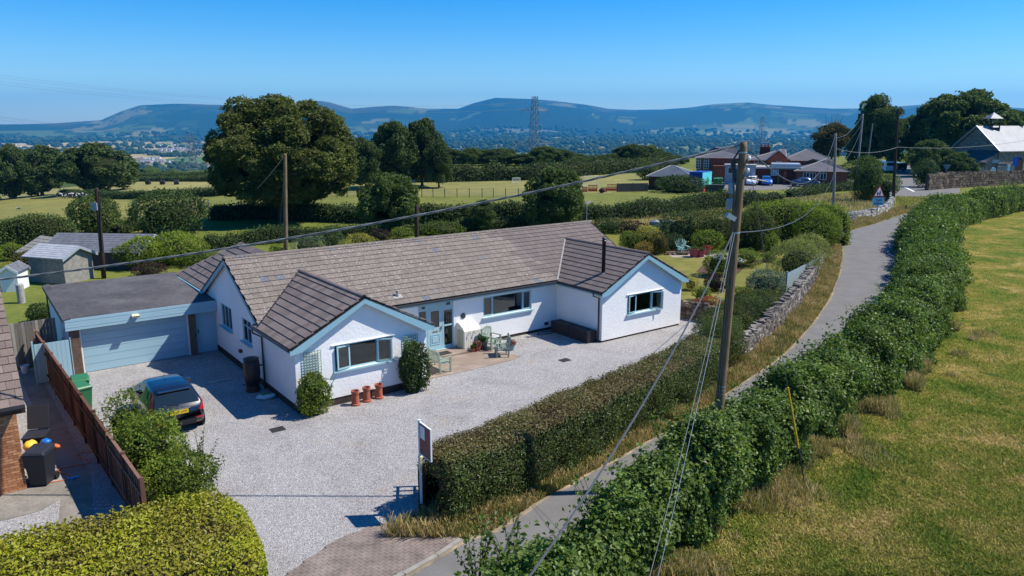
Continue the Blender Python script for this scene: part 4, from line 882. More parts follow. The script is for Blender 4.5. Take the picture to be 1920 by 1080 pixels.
def text_mesh(body, size, mat, extr=.002):
    c = bpy.data.curves.new('lettering', 'FONT'); c.body = body; c.size = size; c.extrude = extr; c.align_x = 'CENTER'; c.align_y = 'CENTER'; c.resolution_u = 2
    o = bpy.data.objects.new('lettering', c); COL.objects.link(o); bpy.context.view_layer.update()
    me = bpy.data.meshes.new_from_object(o.evaluated_get(bpy.context.evaluated_depsgraph_get())); bpy.data.objects.remove(o); bpy.data.curves.remove(c)
    me.materials.clear(); me.materials.append(mat); return me
CAR_PROF = {'hatch': dict(L=3.95, W=.86, top=[(0,.80),(.06,.90),(.14,.98),(.30,1.16),(.52,1.38),(.66,1.455),(1.0,1.49),(1.6,1.50),(2.15,1.45),(2.45,1.34),(3.05,1.02),(3.2,.97),(3.6,.86),(3.85,.72),(3.95,.52)]),
            'saloon': dict(L=4.6, W=.90, top=[(0,.62),(.05,.95),(.5,1.04),(.75,1.10),(1.35,1.40),(1.7,1.47),(2.3,1.47),(2.8,1.36),(3.4,1.02),(4.1,.88),(4.45,.76),(4.6,.5)])}
def car(name, kind, pm, label, loc, rz, detail=True, group='parked cars', plate=None):
    P = CAR_PROF[kind]; L, W = P['L'], P['W']; tx, tzz = zip(*P['top'])
    xs = np.unique(np.concatenate([np.linspace(0, .7, 15), np.linspace(.7, L-.5, 26), np.linspace(L-.5, L, 9)]))
    def prof(x):
        top = np.interp(x, tx, tzz); w_ = W*np.interp(x, [0,.04,.12,.35,.8,L-1.1,L-.45,L-.12,L], [.80,.87,.93,.98,1,1,.93,.80,.62]); zb = np.interp(x, [0,.1,.4,L-.5,L-.1,L], [.42,.30,.22,.20,.24,.34])
        belt = np.interp(x, [0,.15,.6,1.2,L-.95,L-.4,L], [.78,.95,1.0,.96,.90,.80,.46]); belt = min(belt, top-.035)
        cab = np.clip((top-belt)/.42, 0, 1); wr = w_*(1-.24*cab**.9)-.03
        pts = [(0,zb),(w_*.86,zb),(w_*.97,zb+.06),(w_,zb+.2),(w_*1.0,zb+.34),(w_*.995,belt-.16),(w_*.975,belt-.03),(w_*.955,belt)]
        for t in (.25,.5,.75,.93): pts.append((w_*.955+(wr-w_*.955)*t, belt+(top-.07*cab-belt)*t))
        pts += [(wr*.93, top-.025*cab-.004),(wr*.75, top-.004),(wr*.4, top+.008),(0, top+.012)]
        return pts
    rings = []
    for x in xs:
        h = prof(x); bowl = .10*(1-(0)) ; r = [(-a, b_) for a, b_ in h[::-1][:-1]]; rings.append([(p[0], p[1]) for p in h]+r[1:] if False else h+[(-a, b_) for a, b_ in h[-2:0:-1]])
    m = len(rings[0]); V = []
    for x, r in zip(xs, rings):
        for a, b_ in r:
            xx = x
            if x < .3: xx = x+.10*(abs(a)/W)**3*(1-x/.3)
            if x > L-.4: xx = x-.30*(abs(a)/W)**2.2*((x-L+.4)/.4)
            V.append((a, xx, b_))
    n = len(xs); H = 16  # half ring count
    faces = {'body': [], 'rear_window': [], 'windscreen': [], 'side_window': [], 'tail_light': [], 'headlight': []}
    nb = len(prof(1.0))
    rearx = (.15, .50) if kind == 'hatch' else (.78, 1.33); wsx = (2.42, 3.02) if kind == 'hatch' else (2.78, 3.36)
    groups = {}
    for i in range(n-1):
        xm = (xs[i]+xs[i+1])/2
        for j in range(m):
            q = (i*m+j, i*m+(j+1) % m, (i+1)*m+(j+1) % m, (i+1)*m+j)
            jj = j if j < nb-1 else m-1-j    # mirrored band index
            side = 'r' if j < nb-1 else 'l'; key = 'body'
            if jj >= 12 and rearx[0] < xm < rearx[1]: key = 'rear_window'
            elif jj >= 12 and wsx[0] < xm < wsx[1]: key = 'windscreen'
            elif 7 <= jj <= 10 and (.62 if kind == 'hatch' else 1.25) < xm < (2.75 if kind == 'hatch' else 3.1) and not (1.52 < xm < 1.62) : key = 'side_window_'+side
            elif (5 <= jj <= 9) and .02 < xm < (.36 if kind == 'hatch' else .25): key = 'tail_light_'+side
            elif jj in (6, 7, 8, 9, 10, 11, 12) and L-.52 < xm < L-.16: key = 'headlight_'+side
            groups.setdefault(key, []).append(q)
    groups['body'] += [tuple(reversed(range(m))), tuple((n-1)*m+j for j in range(m))]
    t = thing(name, label, 'car', loc, rz, group)
    mt = {'body': pm, 'rear_window': 'car glass', 'windscreen': 'car glass', 'side_window': 'car glass', 'tail_light': 'tail lamp', 'headlight': 'head lamp'}
    for key, fs in groups.items():
        nm = key[:-2] if key[-2:] in ('_l', '_r') else key
        used = sorted(set(i for f in fs for i in f)); mp_ = {v: i for i, v in enumerate(used)}
        b = MB(); b.add([V[i] for i in used], [tuple(mp_[i] for i in f) for f in fs]); o = b.ob(nm, MATS[mt[nm]], t, smooth=True)
    for sx in (-1, 1):
        for yy in (.68, L-.78):
            b = MB(); b.tube([(sx*(W-.20), yy, .31), (sx*(W+.005), yy, .31)], [.31, .31], 22); wh = b.ob('wheel', MATS['tyre'], t)
            b = MB(); b.tube([(sx*(W-.02), yy, .31), (sx*(W+.012), yy, .31)], [.21, .21], 16); b.ob('rim', MATS['alloy'], wh)
            b = MB(); b.tube([(sx*(W-.10), yy, .33), (sx*(W-.002), yy, .33)], [.365, .365], 22); b.ob('wheel_arch', MATS['black print'], t)
        b = MB(); b.cbox((sx*(W+.10), L-1.25, .98), (.17, .12, .13)); b.ob('mirror', MATS[pm], t)
    if detail:
        b = MB(); b.cbox((0, -.005, .80), (.56, .02, .13)); pl = b.ob('number_plate', MATS['yellow plate'], t)
        if plate:
            o = ob('lettering', text_mesh(plate, .105, MATS['black print']), pl); o.location = (0, -.018, .80); o.rotation_euler = (pi/2, 0, 0); o.scale = (1.0, 1, 1)
        b = MB(); b.cbox((0, .0, .90), (.70, .03, .025)); b.ob('chrome_strip', MATS['chrome'], t)
        b = MB(); b.tube([(0, .13, 1.0), (-.32, .19, 1.03)], .01, 5); b.tube([(0, .11, .99), (0, .14, 1.01)], .02, 6); b.ob('rear_wiper', MATS['black print'], t)
        b = MB(); b.cbox((0, .0, .40), (1.0, .06, .14)); b.ob('lower_bumper', MATS['tyre'], t)
        for sx in (-1, 1): b = MB(); b.cbox((sx*.62, .02, .50), (.18, .03, .05)); b.ob('reflector', MATS['tail lamp'], t)
        b = MB(); b.tube([(0, 1.9, 1.50), (0, 1.75, 1.64)], .008, 5); b.ob('aerial', MATS['black print'], t)
        b = MB(); b.box(-.5, .44, 1.395, .5, .62, 1.42); sp = b.ob('spoiler', MATS[pm], t)
    return t
cx, cy = HW(-3.75, 2.92)
car('parked_car', 'hatch', 'black paint', 'small black hatchback with yellow rear plate parked on the gravel drive', (cx, cy, .0), YAW, plate='MD62 UOV')
paint('purple paint', (.05, .012, .06))
car('parked_car', 'hatch', 'purple paint', 'dark purple car at the bottom edge, mostly hidden under the hazel hedge', (-.62, 13.2, .01), pi-.85, detail=False, group=None)
# ================================================================== BINS, POTS AND DRIVE OBJECTS
M_plain('green plastic', (.03, .16, .06), .45, .5, var=.08); M_plain('dark grey plastic', (.022, .024, .032), .5, .4, var=.1); M_plain('blue plastic', (.01, .14, .48), .4, .5, var=.08)
M_plain('terracotta', (.36, .10, .06), .75, .3, var=.18, scale=8); M_plain('yellow plastic', (.75, .48, .04), .5, .4); M_plain('orange plastic', (.7, .14, .03), .5, .4); M_plain('cyan bag', (.02, .35, .7), .5, .4)
def wheelie(mat, label, x, y, rz, group=None, sc=1.0, lid='shut', z=0.0):
    t = thing('wheelie_bin', label, 'bin', (x, y, z), rz, group); t.scale = (sc, sc, sc)
    b = MB(); V = []; 
    for z, w_, d in ((.06, .22, .24), (.9, .285, .33), (.95, .285, .33), (.95, .31, .36), (.99, .31, .36)): V += [(-w_, -d, z), (w_, -d, z), (w_, d, z), (-w_, d, z)]
    F = [(3, 2, 1, 0)]
    for i in range(4): F += [(4*i+j, 4*i+(j+1) % 4, 4*i+4+(j+1) % 4, 4*i+4+j) for j in range(4)]
    F.append((16, 17, 18, 19)); b.add(V, F); b.ob('body', MATS[mat], t, bevel=.02)
    b = MB(); 
    b.add([(-.3, -.38, 0), (.3, -.38, 0), (.3, .34, 0), (-.3, .34, 0), (-.26, -.32, .07), (.26, -.32, .07), (.26, .30, .10), (-.26, .30, .10)], [(0,3,2,1),(4,5,6,7),(0,1,5,4),(1,2,6,5),(2,3,7,6),(3,0,4,7)])
    ld = b.ob('lid', MATS[mat], t, bevel=.02); ld.location = (0, 0, 1.0)
    if lid == 'open': ld.location = (0, .36, 1.35); ld.rotation_euler = (-1.9, 0, 0)
    MB().tube([(-.26, .40, 1.0), (.26, .40, 1.0)], .02, 8).ob('handle', MATS[mat], t)
    for s in (-1, 1): MB().tube([(s*.20, .30, .11), (s*.27, .30, .11)], .11, 16).ob('wheel', MATS['tyre'], t)
    return t
g1 = G(149, 722, 1.05); g2 = G(144, 712, 1.05)
wheelie('green plastic', 'green wheelie bin against the fence, the one nearer the car', g1[0], g1[1], YAW+.2, 'green wheelie bins by the fence')
wheelie('green plastic', 'green wheelie bin beside the garage pier, behind its twin', g2[0]-.05, g2[1]+.25, YAW-.1, 'green wheelie bins by the fence')
b1 = G(76, 908); wheelie('dark grey plastic', 'dark grey wheelie bin with its lid shut beside the orange brick wall', b1[0]+.05, b1[1]+.05, .1)
b2 = G(70, 880); wheelie('dark grey plastic', 'black wheelie bin standing open and overfilled behind the grey bin', b2[0]-.12, b2[1]+.35, .3, lid='open')
bx = HW(-5.75, 4.3)
t = thing('recycling_box', 'blue recycling box with lid beside the fence near the car', 'box', (bx[0], bx[1], 0), YAW+.1)
b = MB(); b.add([(-.3,-.2,0),(.3,-.2,0),(.3,.2,0),(-.3,.2,0),(-.36,-.25,.4),(.36,-.25,.4),(.36,.25,.4),(-.36,.25,.4)], [(0,3,2,1),(4,5,6,7),(0,1,5,4),(1,2,6,5),(2,3,7,6),(3,0,4,7)]); b.ob('body', MATS['blue plastic'], t, bevel=.02); MB().box(-.38,-.27,.4,.38,.27,.44).ob('lid', MATS['blue plastic'], t, bevel=.01)
def bag(name, x, y, z, s, m, label, cat, seed):
    v, f = blob((0, 0, s[2]), s, seed, 12, 8, .3, 2.2, 0.0); me = foliage_mesh(name, [(v, f, 0)], [MATS[m]]); me.polygons.foreach_set('use_smooth', [True]*len(me.polygons)); o = ob(name, me, loc=(x, y, z)); return tag(o, label, cat)
bag('rubbish_bag', b1[0]-.42, b1[1]+.32, .45, (.18, .2, .2), 'cyan bag', 'bright blue bag wedged between the brick wall and the grey bin', 'bag', 4)
bag('rubbish_bag', b1[0]-.42, b1[1]+.42, .85, (.17, .2, .15), 'yellow plastic', 'yellow bag bulging above the blue bag by the brick wall', 'bag', 5)
bag('rubbish_bag', b1[0]+.02, b1[1]+.45, .98, (.14, .12, .1), 'blue plastic', 'royal blue bag lying behind the lid of the grey bin', 'bag', 6)
bag('rubbish_bag', b1[0]+.27, b1[1]+.45, .88, (.14, .1, .07), 'orange plastic', 'orange plastic bag at the right of the open black bin', 'bag', 7)
b = MB(); q = b1; b.box(-.12,-.09,0,.12,.09,.15); o = b.ob('garden_crate', MATS['black plastic'], loc=(q[0]-.55, q[1]-.22, .01), bevel=.01); tag(o, 'small black crate on the ground at the brick corner', 'crate')
b = MB(); pts = [(b1[0]+.35+.35*sin(t*2.1), b1[1]+.1+t*.34, .03) for t in np.linspace(-.8, 6, 40)]; b.tube(pts, .012, 5); o = b.ob('hose', MATS['orange plastic']); tag(o, 'orange hose snaking over the pale chippings behind the grey bins', 'hose')
b = MB(); b.cbox((0, 0, .05), (.30, .06, .03), .5); b.tube([(0, 0, .06), (.05, -.15, .06)], .02, 6); o = b.ob('hose_gun', MATS['cyan bag'], loc=(b1[0]+.75, b1[1]+.32, 0)); tag(o, 'light blue hose gun lying on the ground right of the grey bin', 'hose gun')
# chimney pots
def lathe_thing(name, prof, mat, label, cat, x, y, z=0, n=22, group=None):
    b = MB(); b.lathe(prof, (0, 0, 0), n); o = b.ob(name, MATS[mat], smooth=False, loc=(x, y, z)); return tag(o, label, cat, group)
pots = [(G(667,762), 'left'), (G(688,755), 'middle'), (G(711,749), 'right')]; base = None
PP = [(.17, 0), (.17, .07), (.135, .09), (.12, .44), (.15, .46), (.155, .56), (.13, .56), (.12, .50), (.10, .2), (0, .2)]
for (p, w_) in pots: lathe_thing('chimney_pot', PP, 'terracotta', w_+' one of three red clay chimney pots under the gable window' if w_ != 'middle' else 'middle one of three red clay chimney pots under the gable window', 'chimney pot', p[0]-.02, p[1]+.12, 0, group='chimney pots along the plinth')
# water butt with its stand
wb = HW(-.48, .12); t = thing('water_butt', 'black plastic water butt on a stand below the gable downpipe', 'water butt', (wb[0], wb[1], 0), YAW)
MB().lathe([(.24, .25), (.29, .5), (.31, .75), (.30, 1.1), (.27, 1.28)], n=24).ob('barrel', MATS['black plastic'], t, smooth=True); MB().lathe([(.29, 1.26), (.29, 1.31), (.10, 1.36), (0, 1.36)], n=24).ob('lid', MATS['black plastic'], t)
b = MB(); b.lathe([(.27, 0), (.24, .25), (0, .25)], n=16); b.ob('stand', MATS['brown plastic'], t); MB().tube([(-.28, -.08, .36), (-.38, -.1, .36), (-.38, -.1, .30)], .02, 6).ob('tap', MATS['black plastic'], t)
M_plain('white bag', (.55, .60, .60), .5, .4, var=.1); M_plain('bag green', (.05, .22, .08), .5, .4)
cb = HW(-.38, 1.25)
b = MB(); v, f = blob((0, 0, .09), (.36, .22, .10), 12, 14, 8, .2, 1.5, 0.0); me = foliage_mesh('compost_bag', [(v, f, 0)], [MATS['white bag']]); o = ob('compost_bag', me, loc=(cb[0], cb[1], .01), rz=.4); tag(o, 'white and green compost bag slumped on the gravel by the water butt', 'bag'); MB().cbox((.02, 0, .185), (.34, .2, .02), .1).ob('printed_panel', MATS['bag green'], o)
# manhole covers
M_plain('cast iron', (.03, .028, .028), .7, .4, var=.3)
def cover(u, v, label, sz=.45, mat='cast iron', nm='drain_cover'):
    p = G(u, v); b = MB(); b.box(-sz/2, -sz*.4, 0, sz/2, sz*.4, .02); o = b.ob(nm, MATS[mat], loc=(p[0], p[1], .012), rz=YAW); tag(o, label, 'drain cover', 'drain covers in the gravel')
    for i in range(5): MB().box(-sz*.42, -sz*.32+i*sz*.14, .02, sz*.42, -sz*.32+i*sz*.14+sz*.06, .026).ob('rib', MATS[mat], o)
cover(521, 806, 'iron drain cover in open gravel between the car and the chimney pots'); cover(1059, 676, 'iron drain cover in the gravel in front of the storage boxes')
p = G(410, 716); b = MB(); b.box(-.5, -.09, 0, .5, .09, .03); o = b.ob('plank', MATS['lead'], loc=(p[0], p[1], .012), rz=YAW); tag(o, 'pale board lying on the shaded gravel near the water butt', 'board')
# trellises
M_plain('trellis paint', (.24, .33, .25), .6, .3, var=.05)
def trellis(s0, s1, z0, z1, label, n0=W1):
    t = thing('trellis', label, 'trellis', (*HW(s0, n0+.05), z0), YAW, 'trellises on the front gable')
    w_ = s1-s0; h = z1-z0; mv = MB().box(0, -.012, 0, .022, 0, h).mesh('slat', MATS['trellis paint']); nh = 7
    for i in range(nh): ob('slat', mv, t, (w_*i/(nh-1)-.011, 0, 0))
    mh = MB().box(0, -.03, -.011, w_, -.018, .011).mesh('cross_slat', MATS['trellis paint'])
    for j in range(int(h/.1)+1): ob('cross_slat', mh, t, (0, 0, j*.1+.01))
trellis(.30, .92, .5, 2.20, 'pale green trellis at the left corner of the gable, shrub below'); trellis(4.24, 4.82, .5, 2.17, 'pale green trellis at the right end of the gable above the dark climber')
# benches and chairs of slatted wood
M_plain('sage paint', (.26, .32, .25), .6, .3, var=.1, scale=5)
def bench(label, cat, x, y, rz, W_=.62, name='garden_chair', group=None, curve=True, z=.03, mat='sage paint'):
    t = thing(name, label, cat, (x, y, z), rz, group); m = MATS[mat]; h = W_/2
    for sx in (-1, 1):
        MB().box(sx*h-.03, -.27, 0, sx*h+.03, -.21, .62).ob('leg', m, t); MB().prism([(sx*h-.03, .22, 0), (sx*h+.03, .22, 0), (sx*h+.03, .28, 0), (sx*h-.03, .28, 0)], (0, .10, .92)).ob('leg', m, t)
        b = MB(); b.box(sx*h-.045, -.30, .62, sx*h+.045, .30, .65); b.ob('armrest', m, t); b = MB(); b.box(sx*h-.02, -.21, .12, sx*h+.02, .22, .16); b.ob('side_rail', m, t)
    for i in range(5): MB().box(-h, -.27+i*.105, .40, h, -.27+i*.105+.085, .425).ob('seat_slat', m, t)
    MB().box(-h, -.27, .33, h, -.245, .40).ob('front_rail', m, t)
    n = max(5, int(W_/.1))
    for i in range(n):
        xx = -h+.05+(W_-.1)*i/(n-1); top = .86+(.07*cos((xx/h)*pi/2) if curve else 0)
        MB().prism([(xx-.025, .245, .45), (xx+.025, .245, .45), (xx+.025, .265, .45), (xx-.025, .265, .45)], (0, .075, top-.45)).ob('back_slat', m, t)
    V = []; k_ = 8
    b = MB()
    for i in range(k_):
        a0, a1 = -h+W_*i/k_, -h+W_*(i+1)/k_; z0_ = .84+(.09*cos(a0/h*pi/2) if curve else 0); z1_ = .84+(.09*cos(a1/h*pi/2) if curve else 0)
        b.prism([(a0, .30, z0_), (a1, .30, z1_), (a1, .30, z1_+.07), (a0, .30, z0_+.07)], (0, .035, .01))
    b.ob('top_rail', m, t); MB().box(-h, .24, .42, h, .265, .47).ob('back_rail', m, t)
    return t
p = HW(6.5, 2.15); bench('sage green slatted garden bench beside the climber on the right gable corner', 'bench', p[0], p[1], YAW+pi/2+.05, W_=1.15, name='garden_bench', curve=False)
p = HW(9.0+.75, 1.15); bench('sage green armchair with a curved slatted back, nearer the wall', 'chair', HW(10.0,1.05)[0], HW(10.0,1.05)[1], YAW+.25, group='armchairs on the front patio')
bench('sage green armchair nearer the open gravel, seen from behind its arm', 'chair', HW(9.75, 2.15)[0], HW(9.75, 2.15)[1], YAW-pi/2-.5, W_=.66, group='armchairs on the front patio')
# plant pots by the housing
M_plain('glazed green', (.03, .07, .06), .2, .6); M_plain('blue glaze', (.20, .33, .38), .3, .5); M_plain('pot soil', (.04, .025, .018), .95, .1)
M_leaf('pot leaf', [(.04, .10, .02), (.09, .17, .03)], translucent=.3); M_leaf('pot flower red', [(.5, .02, .03), (.75, .08, .10), (.10, .20, .04)], translucent=.2); M_leaf('pot flower pink', [(.6, .15, .3), (.12, .2, .05), (.5, .1, .15)], translucent=.2)
PG = (.05, .09, .03)
def planter(x, y, r, h, mat, leafm, lh, label, seed, group='plant pots on the front patio', z=.03, cat='plant pot'):
    t = thing('plant_pot', label, cat, (x, y, z), 0, group)
    MB().lathe([(r*.72, 0), (r, h*.9), (r*1.08, h*.9), (r*1.08, h), (r*.92, h), (r*.9, h*.9), (0, h*.9)], n=18).ob('pot', MATS[mat], t)
    if leafm: ob('plant', bush_mesh('plant', r*1.15, r*1.15, lh, .06, 260, MATS[leafm], MATS['pot soil'], seed, amp=.4), t, (0, 0, h*.85))
    return t
for (s, n, r, h, m, lf, lh, lb, sd_) in [(9.95-.05, .50, .15, .26, 'terracotta', 'pot leaf', .38, 'clay pot of tall green leaves against the wall beside the cream housing', 1), (9.30, .93, .17, .28, 'terracotta', 'pot flower pink', .22, 'wide clay bowl of small flowers in front of the cream housing', 2), (9.05, .95, .09, .16, 'terracotta', 'pot leaf', .18, 'smallest clay pot at the corner of the cream housing', 3),
        (9.68, .85, .21, .42, 'glazed green', 'pot leaf', .26, 'dark glazed tub of leafy plants between the housing and the armchairs', 4), (9.55, .60, .15, .30, 'terracotta', 'pot flower red', .18, 'clay pot with red flowers at the foot of the cream housing', 5), (10.62, 1.7, .17, .24, 'blue glaze', 'pot flower pink', .24, 'pale blue pot of pink flowers right of the armchairs', 6), (10.55, .42, .12, .20, 'glazed green', None, 0, 'small dark empty pot behind the armchairs at the wall foot', 7)]:
    p = HW(s, n); planter(p[0], p[1], r, h, m, lf, lh, lb, 50+sd_)
p = HW(7.6, .62); b = MB(); b.box(-.42, -.22, 0, .42, .22, .018); o = b.ob('doormat', MATS['cast iron'], loc=(p[0], p[1], .122), rz=YAW); tag(o, 'dark doormat in front of the teal front door', 'doormat')
# rattan storage boxes in the corner
k = NM('rattan'); g = k.geo(); wv = k.n('ShaderNodeTexWave'); wv.inputs['Scale'].default_value = 14; k.l(g.outputs['Position'], wv.inputs[0]); k.bsdf((.022, .020, .024), .6, .4, bump=wv.outputs[0], bstr=.6, bdist=.01); MATS['rattan'] = k.m
for n0, n1, lb in ((.35, 1.66, 'black rattan storage box in the corner of the two white walls'), (1.70, 3.0, 'black rattan storage box at the open end, against the right gable wall')):
    t = thing('storage_box', lb, 'storage box', (HO[0], HO[1], 0), YAW, 'storage boxes against the wing wall'); MB().box(C0-.62, -n1, .02, C0-.06, -n0, .50).ob('body', MATS['rattan'], t); MB().box(C0-.64, -n1-.0, .505, C0-.05, -n0+.0, .56).ob('lid', MATS['rattan'], t, bevel=.01)
MB().box(13.9, .0-.05, .28, 14.1, 0, .42).ob('vent', MATS['black plastic'], BH)
b = MB(); b.tube([HWp for HWp in [(*HW(13.6+.5*sin(t), .45+.16*cos(t)), .03) for t in np.linspace(0, 11, 50)]], .02, 5); o = b.ob('garden_hose', MATS['black plastic']); tag(o, 'black garden hose coiled on the gravel by the storage box', 'hose')
# ================================================================== FENCE TO THE NEIGHBOUR, GATE AND REAR FENCE
k = NM('fence boards'); g = k.geo(); oi = k.n('ShaderNodeObjectInfo'); n1 = k.noise(3, 6, .7, g.outputs['Position']); f = k.mix(.6, n1.outputs[0], oi.outputs['Random']); r = k.ramp(f, [(.25, (.085, .040, .026)), (.55, (.15, .075, .05)), (.85, (.22, .12, .085))]); k.bsdf(r.outputs[0], .85, .2, bump=n1.outputs[0]); MATS['fence boards'] = k.m
k = NM('grey boards'); g = k.geo(); oi = k.n('ShaderNodeObjectInfo'); n1 = k.noise(4, 6, .7, g.outputs['Position']); f = k.mix(.6, n1.outputs[0], oi.outputs['Random']); r = k.ramp(f, [(.25, (.16, .14, .125)), (.55, (.25, .225, .20)), (.85, (.36, .33, .29))]); k.bsdf(r.outputs[0], .9, .2, bump=n1.outputs[0]); MATS['grey boards'] = k.m
def board_fence(name, label, A, B, h, mat, board=.125, panel=1.83, post=True, rail=True, cap=True, z=0.0, slope=None):
    A, B = Vector((*A, 0)), Vector((*B, 0)); L = (B-A).length; rz = atan2((B-A).y, (B-A).x); t = thing(name, label, 'fence', (A.x, A.y, z), rz)
    bm = MB().box(0, -.012, .02, board-.01, .012, h-.03).mesh('board', MATS[mat]); n = int(L/board); per = max(1, round(panel/board)); pn = None
    for i in range(n):
        if i % per == 0:
            b = MB(); b.box(i*board, .014, .3, min(L, (i+per)*board), .05, .37); b.box(i*board, .014, h-.45, min(L, (i+per)*board), .05, h-.38); b.box(i*board+.3, .02, .36, i*board+.38, .045, h-.44)
            if cap: b.box(i*board+.06, -.03, h-.03, min(L, (i+per)*board)-.02, .05, h+.0)
            pn = b.ob('fence_panel', MATS[mat], t)
            if post: MB().box(i*board-.04, -.045, 0, i*board+.04, .055, h+.07).ob('post', MATS[mat], t)
        o = ob('board', bm, pn, (i*board+.004, (-.012 if i % 2 else .0), random.Random(i).uniform(-.008, .008)))
    return t
board_fence('boundary_fence', 'long red-brown close-boarded fence between the drive and the neighbour', (-8.9, 16.9), (-19.9, 30.6), 1.62, 'fence boards')
A = G(28, 660); B = G(92, 618); 
board_fence('rear_fence', 'weathered grey vertical board fence between garage and neighbour shed', HW(-8.9, -8.4), HW(-5.85, -8.6), 1.95, 'grey boards', panel=3, post=True, cap=False)
t = thing('side_gate', 'pale teal boarded gate between the fence and the garage pier', 'gate', (*HW(-7.0, -5.6), 0), YAW)
for i in range(8): MB().box(.02+i*.15, -.015, .05, .02+i*.15+.144, .015, 1.62).ob('board', MATS['garage door teal'], t)
b = MB(); b.box(-.06, -.04, 0, 0.0, .04, 1.75); b.box(1.24, -.04, 0, 1.27, .04, 1.7); b.box(.02, .016, .3, 1.22, .05, .4); b.box(.02, .016, 1.3, 1.22, .05, 1.4); b.ob('gate_frame', MATS['teal frame'], t)
# clutter in the side passage
p = HW(-6.2, -7.7)
for i, (dx, dy, z, sz, m, nm, lb) in enumerate([(-.55, 0, 0, (.36, .26, .55), 'white bag', 'plastic_tub', 'white plastic tub in the passage behind the teal gate'), (-.1, .1, 0, (.4, .3, .5), 'terracotta', 'crate', 'brown crate next to the white tub in the passage'), (.12, .75, 0, (.45, .45, .95), 'green plastic', 'crate', 'stacked dark green crate behind the brown crate'), (.2, .78, .95, (.34, .3, .16), 'white bag', 'plastic_tub', 'white lid box on top of the dark green crate')]):
    b = MB(); w_, d_, h_ = sz; b.add([(-w_*.42,-d_*.42,0),(w_*.42,-d_*.42,0),(w_*.42,d_*.42,0),(-w_*.42,d_*.42,0),(-w_/2,-d_/2,h_),(w_/2,-d_/2,h_),(w_/2,d_/2,h_),(-w_/2,d_/2,h_)], [(0,3,2,1),(4,5,6,7),(0,1,5,4),(1,2,6,5),(2,3,7,6),(3,0,4,7)])
    o = b.ob(nm, MATS[m], loc=(p[0]+dx, p[1]+dy, z+.01), rz=YAW+.2*i, bevel=.015); tag(o, lb, 'tub' if 'tub' in nm else 'crate')
# ================================================================== NEIGHBOUR'S HOUSE (left edge) with brick corner and tiled roof
NH = thing('neighbour_house', 'orange brick house corner with brown concrete tile roof at the left edge', 'house', (HO[0], HO[1], 0), YAW)
k = NM('orange brick'); g = k.geo(); oi = k.n('ShaderNodeObjectInfo'); n1 = k.noise(6, 4, .6, g.outputs['Position']); f = k.mix(.55, n1.outputs[0], oi.outputs['Random']); r = k.ramp(f, [(.25, (.30, .12, .055)), (.5, (.42, .185, .085)), (.8, (.55, .28, .14))]); k.bsdf(r.outputs[0], .9, .2, bump=n1.outputs[0]); MATS['orange brick'] = k.m
k = NM('stock brick'); g = k.geo(); n1 = k.noise(6, 4, .6, g.outputs['Position']); r = k.ramp(n1.outputs[0], [(.25, (.30, .12, .055)), (.5, (.42, .185, .085)), (.8, (.55, .28, .14))]); k.bsdf(r.outputs[0], .9, .2); MATS['stock brick'] = k.m
ns, nn = -8.18, 4.35
wl = MB().box(ns-6, -nn+.02, 0, ns-.02, 5, 2.55).ob('wall', MATS['mortar'], NH)
bm = MB().box(.005, -.02, .0, .21, .0, .064).mesh('brick', MATS['orange brick']); hb_ = MB().box(.005, -.02, 0, .105, 0, .064).mesh('brick', MATS['orange brick'])
for j in range(34):
    for i in range(6):
        if j % 2 and i == 0: ob('brick', hb_, wl, (ns-.107, -nn+.02, .02+j*.075))
        x = ns-.215*(i+1)-(.107 if j % 2 else 0); ob('brick', bm, wl, (x, -nn+.02, .02+j*.075))
b = MB()
for j in range(34):
    for i in range(20):
        y_ = -nn+.02+.225*i+(.11 if j % 2 else 0); b.box(ns-.02, y_, .02+j*.075, ns+.0, y_+.215, .084+j*.075)
b.ob('bricks', MATS['stock brick'], wl, kind='stuff')
nz_e = 2.62; nn_e = nn+.52; sl = .5; ctn, stn = cos(math.atan(sl)), sin(math.atan(sl)); se = -7.98
rb = MB(); slab(rb, [(se, nn_e, nz_e), (se-6.5, nn_e, nz_e), (se-6.5, nn_e-7.5, nz_e+7.5*sl), (se, nn_e-7.5, nz_e+7.5*sl)], .08); nr = rb.ob('roof', MATS['underlay'], NH)
b = MB(); b.prism([L3(ns, nn, 2.55), L3(ns, nn-7, 2.55), L3(ns, nn-7, 2.5+7*sl), L3(ns, nn, 2.62)], (-.2, 0, 0)); b.ob('gable_wall', MATS['stock brick'], NH)
ntm = tile_mesh('roof_tile', MATS['neighbour tiles'], wd=.322, ln=.40, th=.028)
for j in range(24):
    for i in range(8):
        s = se-.165-.33*i-(.165 if j % 2 else 0); n_ = nn_e+.04-j*.345*ctn; z_ = nz_e-.02+j*.345*stn
        o = ob('roof_tile', ntm, nr); o.matrix_local = frame_mat(L3(s, n_, z_), (1, 0, 0), (0, ctn, stn))
        if j % 2 and i == 0: o = ob('roof_tile', TMH if 'TMH' in globals() else (globals().__setitem__('TMH', tile_mesh('roof_tile', MATS['neighbour tiles'], wd=.16, ln=.40, th=.028)) or TMH), nr); o.matrix_local = frame_mat(L3(se-.08, n_, z_), (1, 0, 0), (0, ctn, stn))
MB().tube([L3(se, nn_e+.06, nz_e-.05), L3(se-6.5, nn_e+.06, nz_e-.05)], .06, 8).ob('gutter', MATS['black plastic'], NH)
b = MB(); b.tube([L3(ns-.62, nn_e+.05, nz_e-.1), L3(ns-.62, nn+.09, nz_e-.35), L3(ns-.62, nn+.09, .05)], .04, 8); b.ob('downpipe', MATS['brown plastic'], NH); b = MB(); b.tube([L3(ns-1.12, nn_e+.05, nz_e-.1), L3(ns-1.12, nn+.09, nz_e-.35), L3(ns-1.12, nn+.09, .05)], .04, 8); b.ob('downpipe', MATS['brown plastic'], NH)
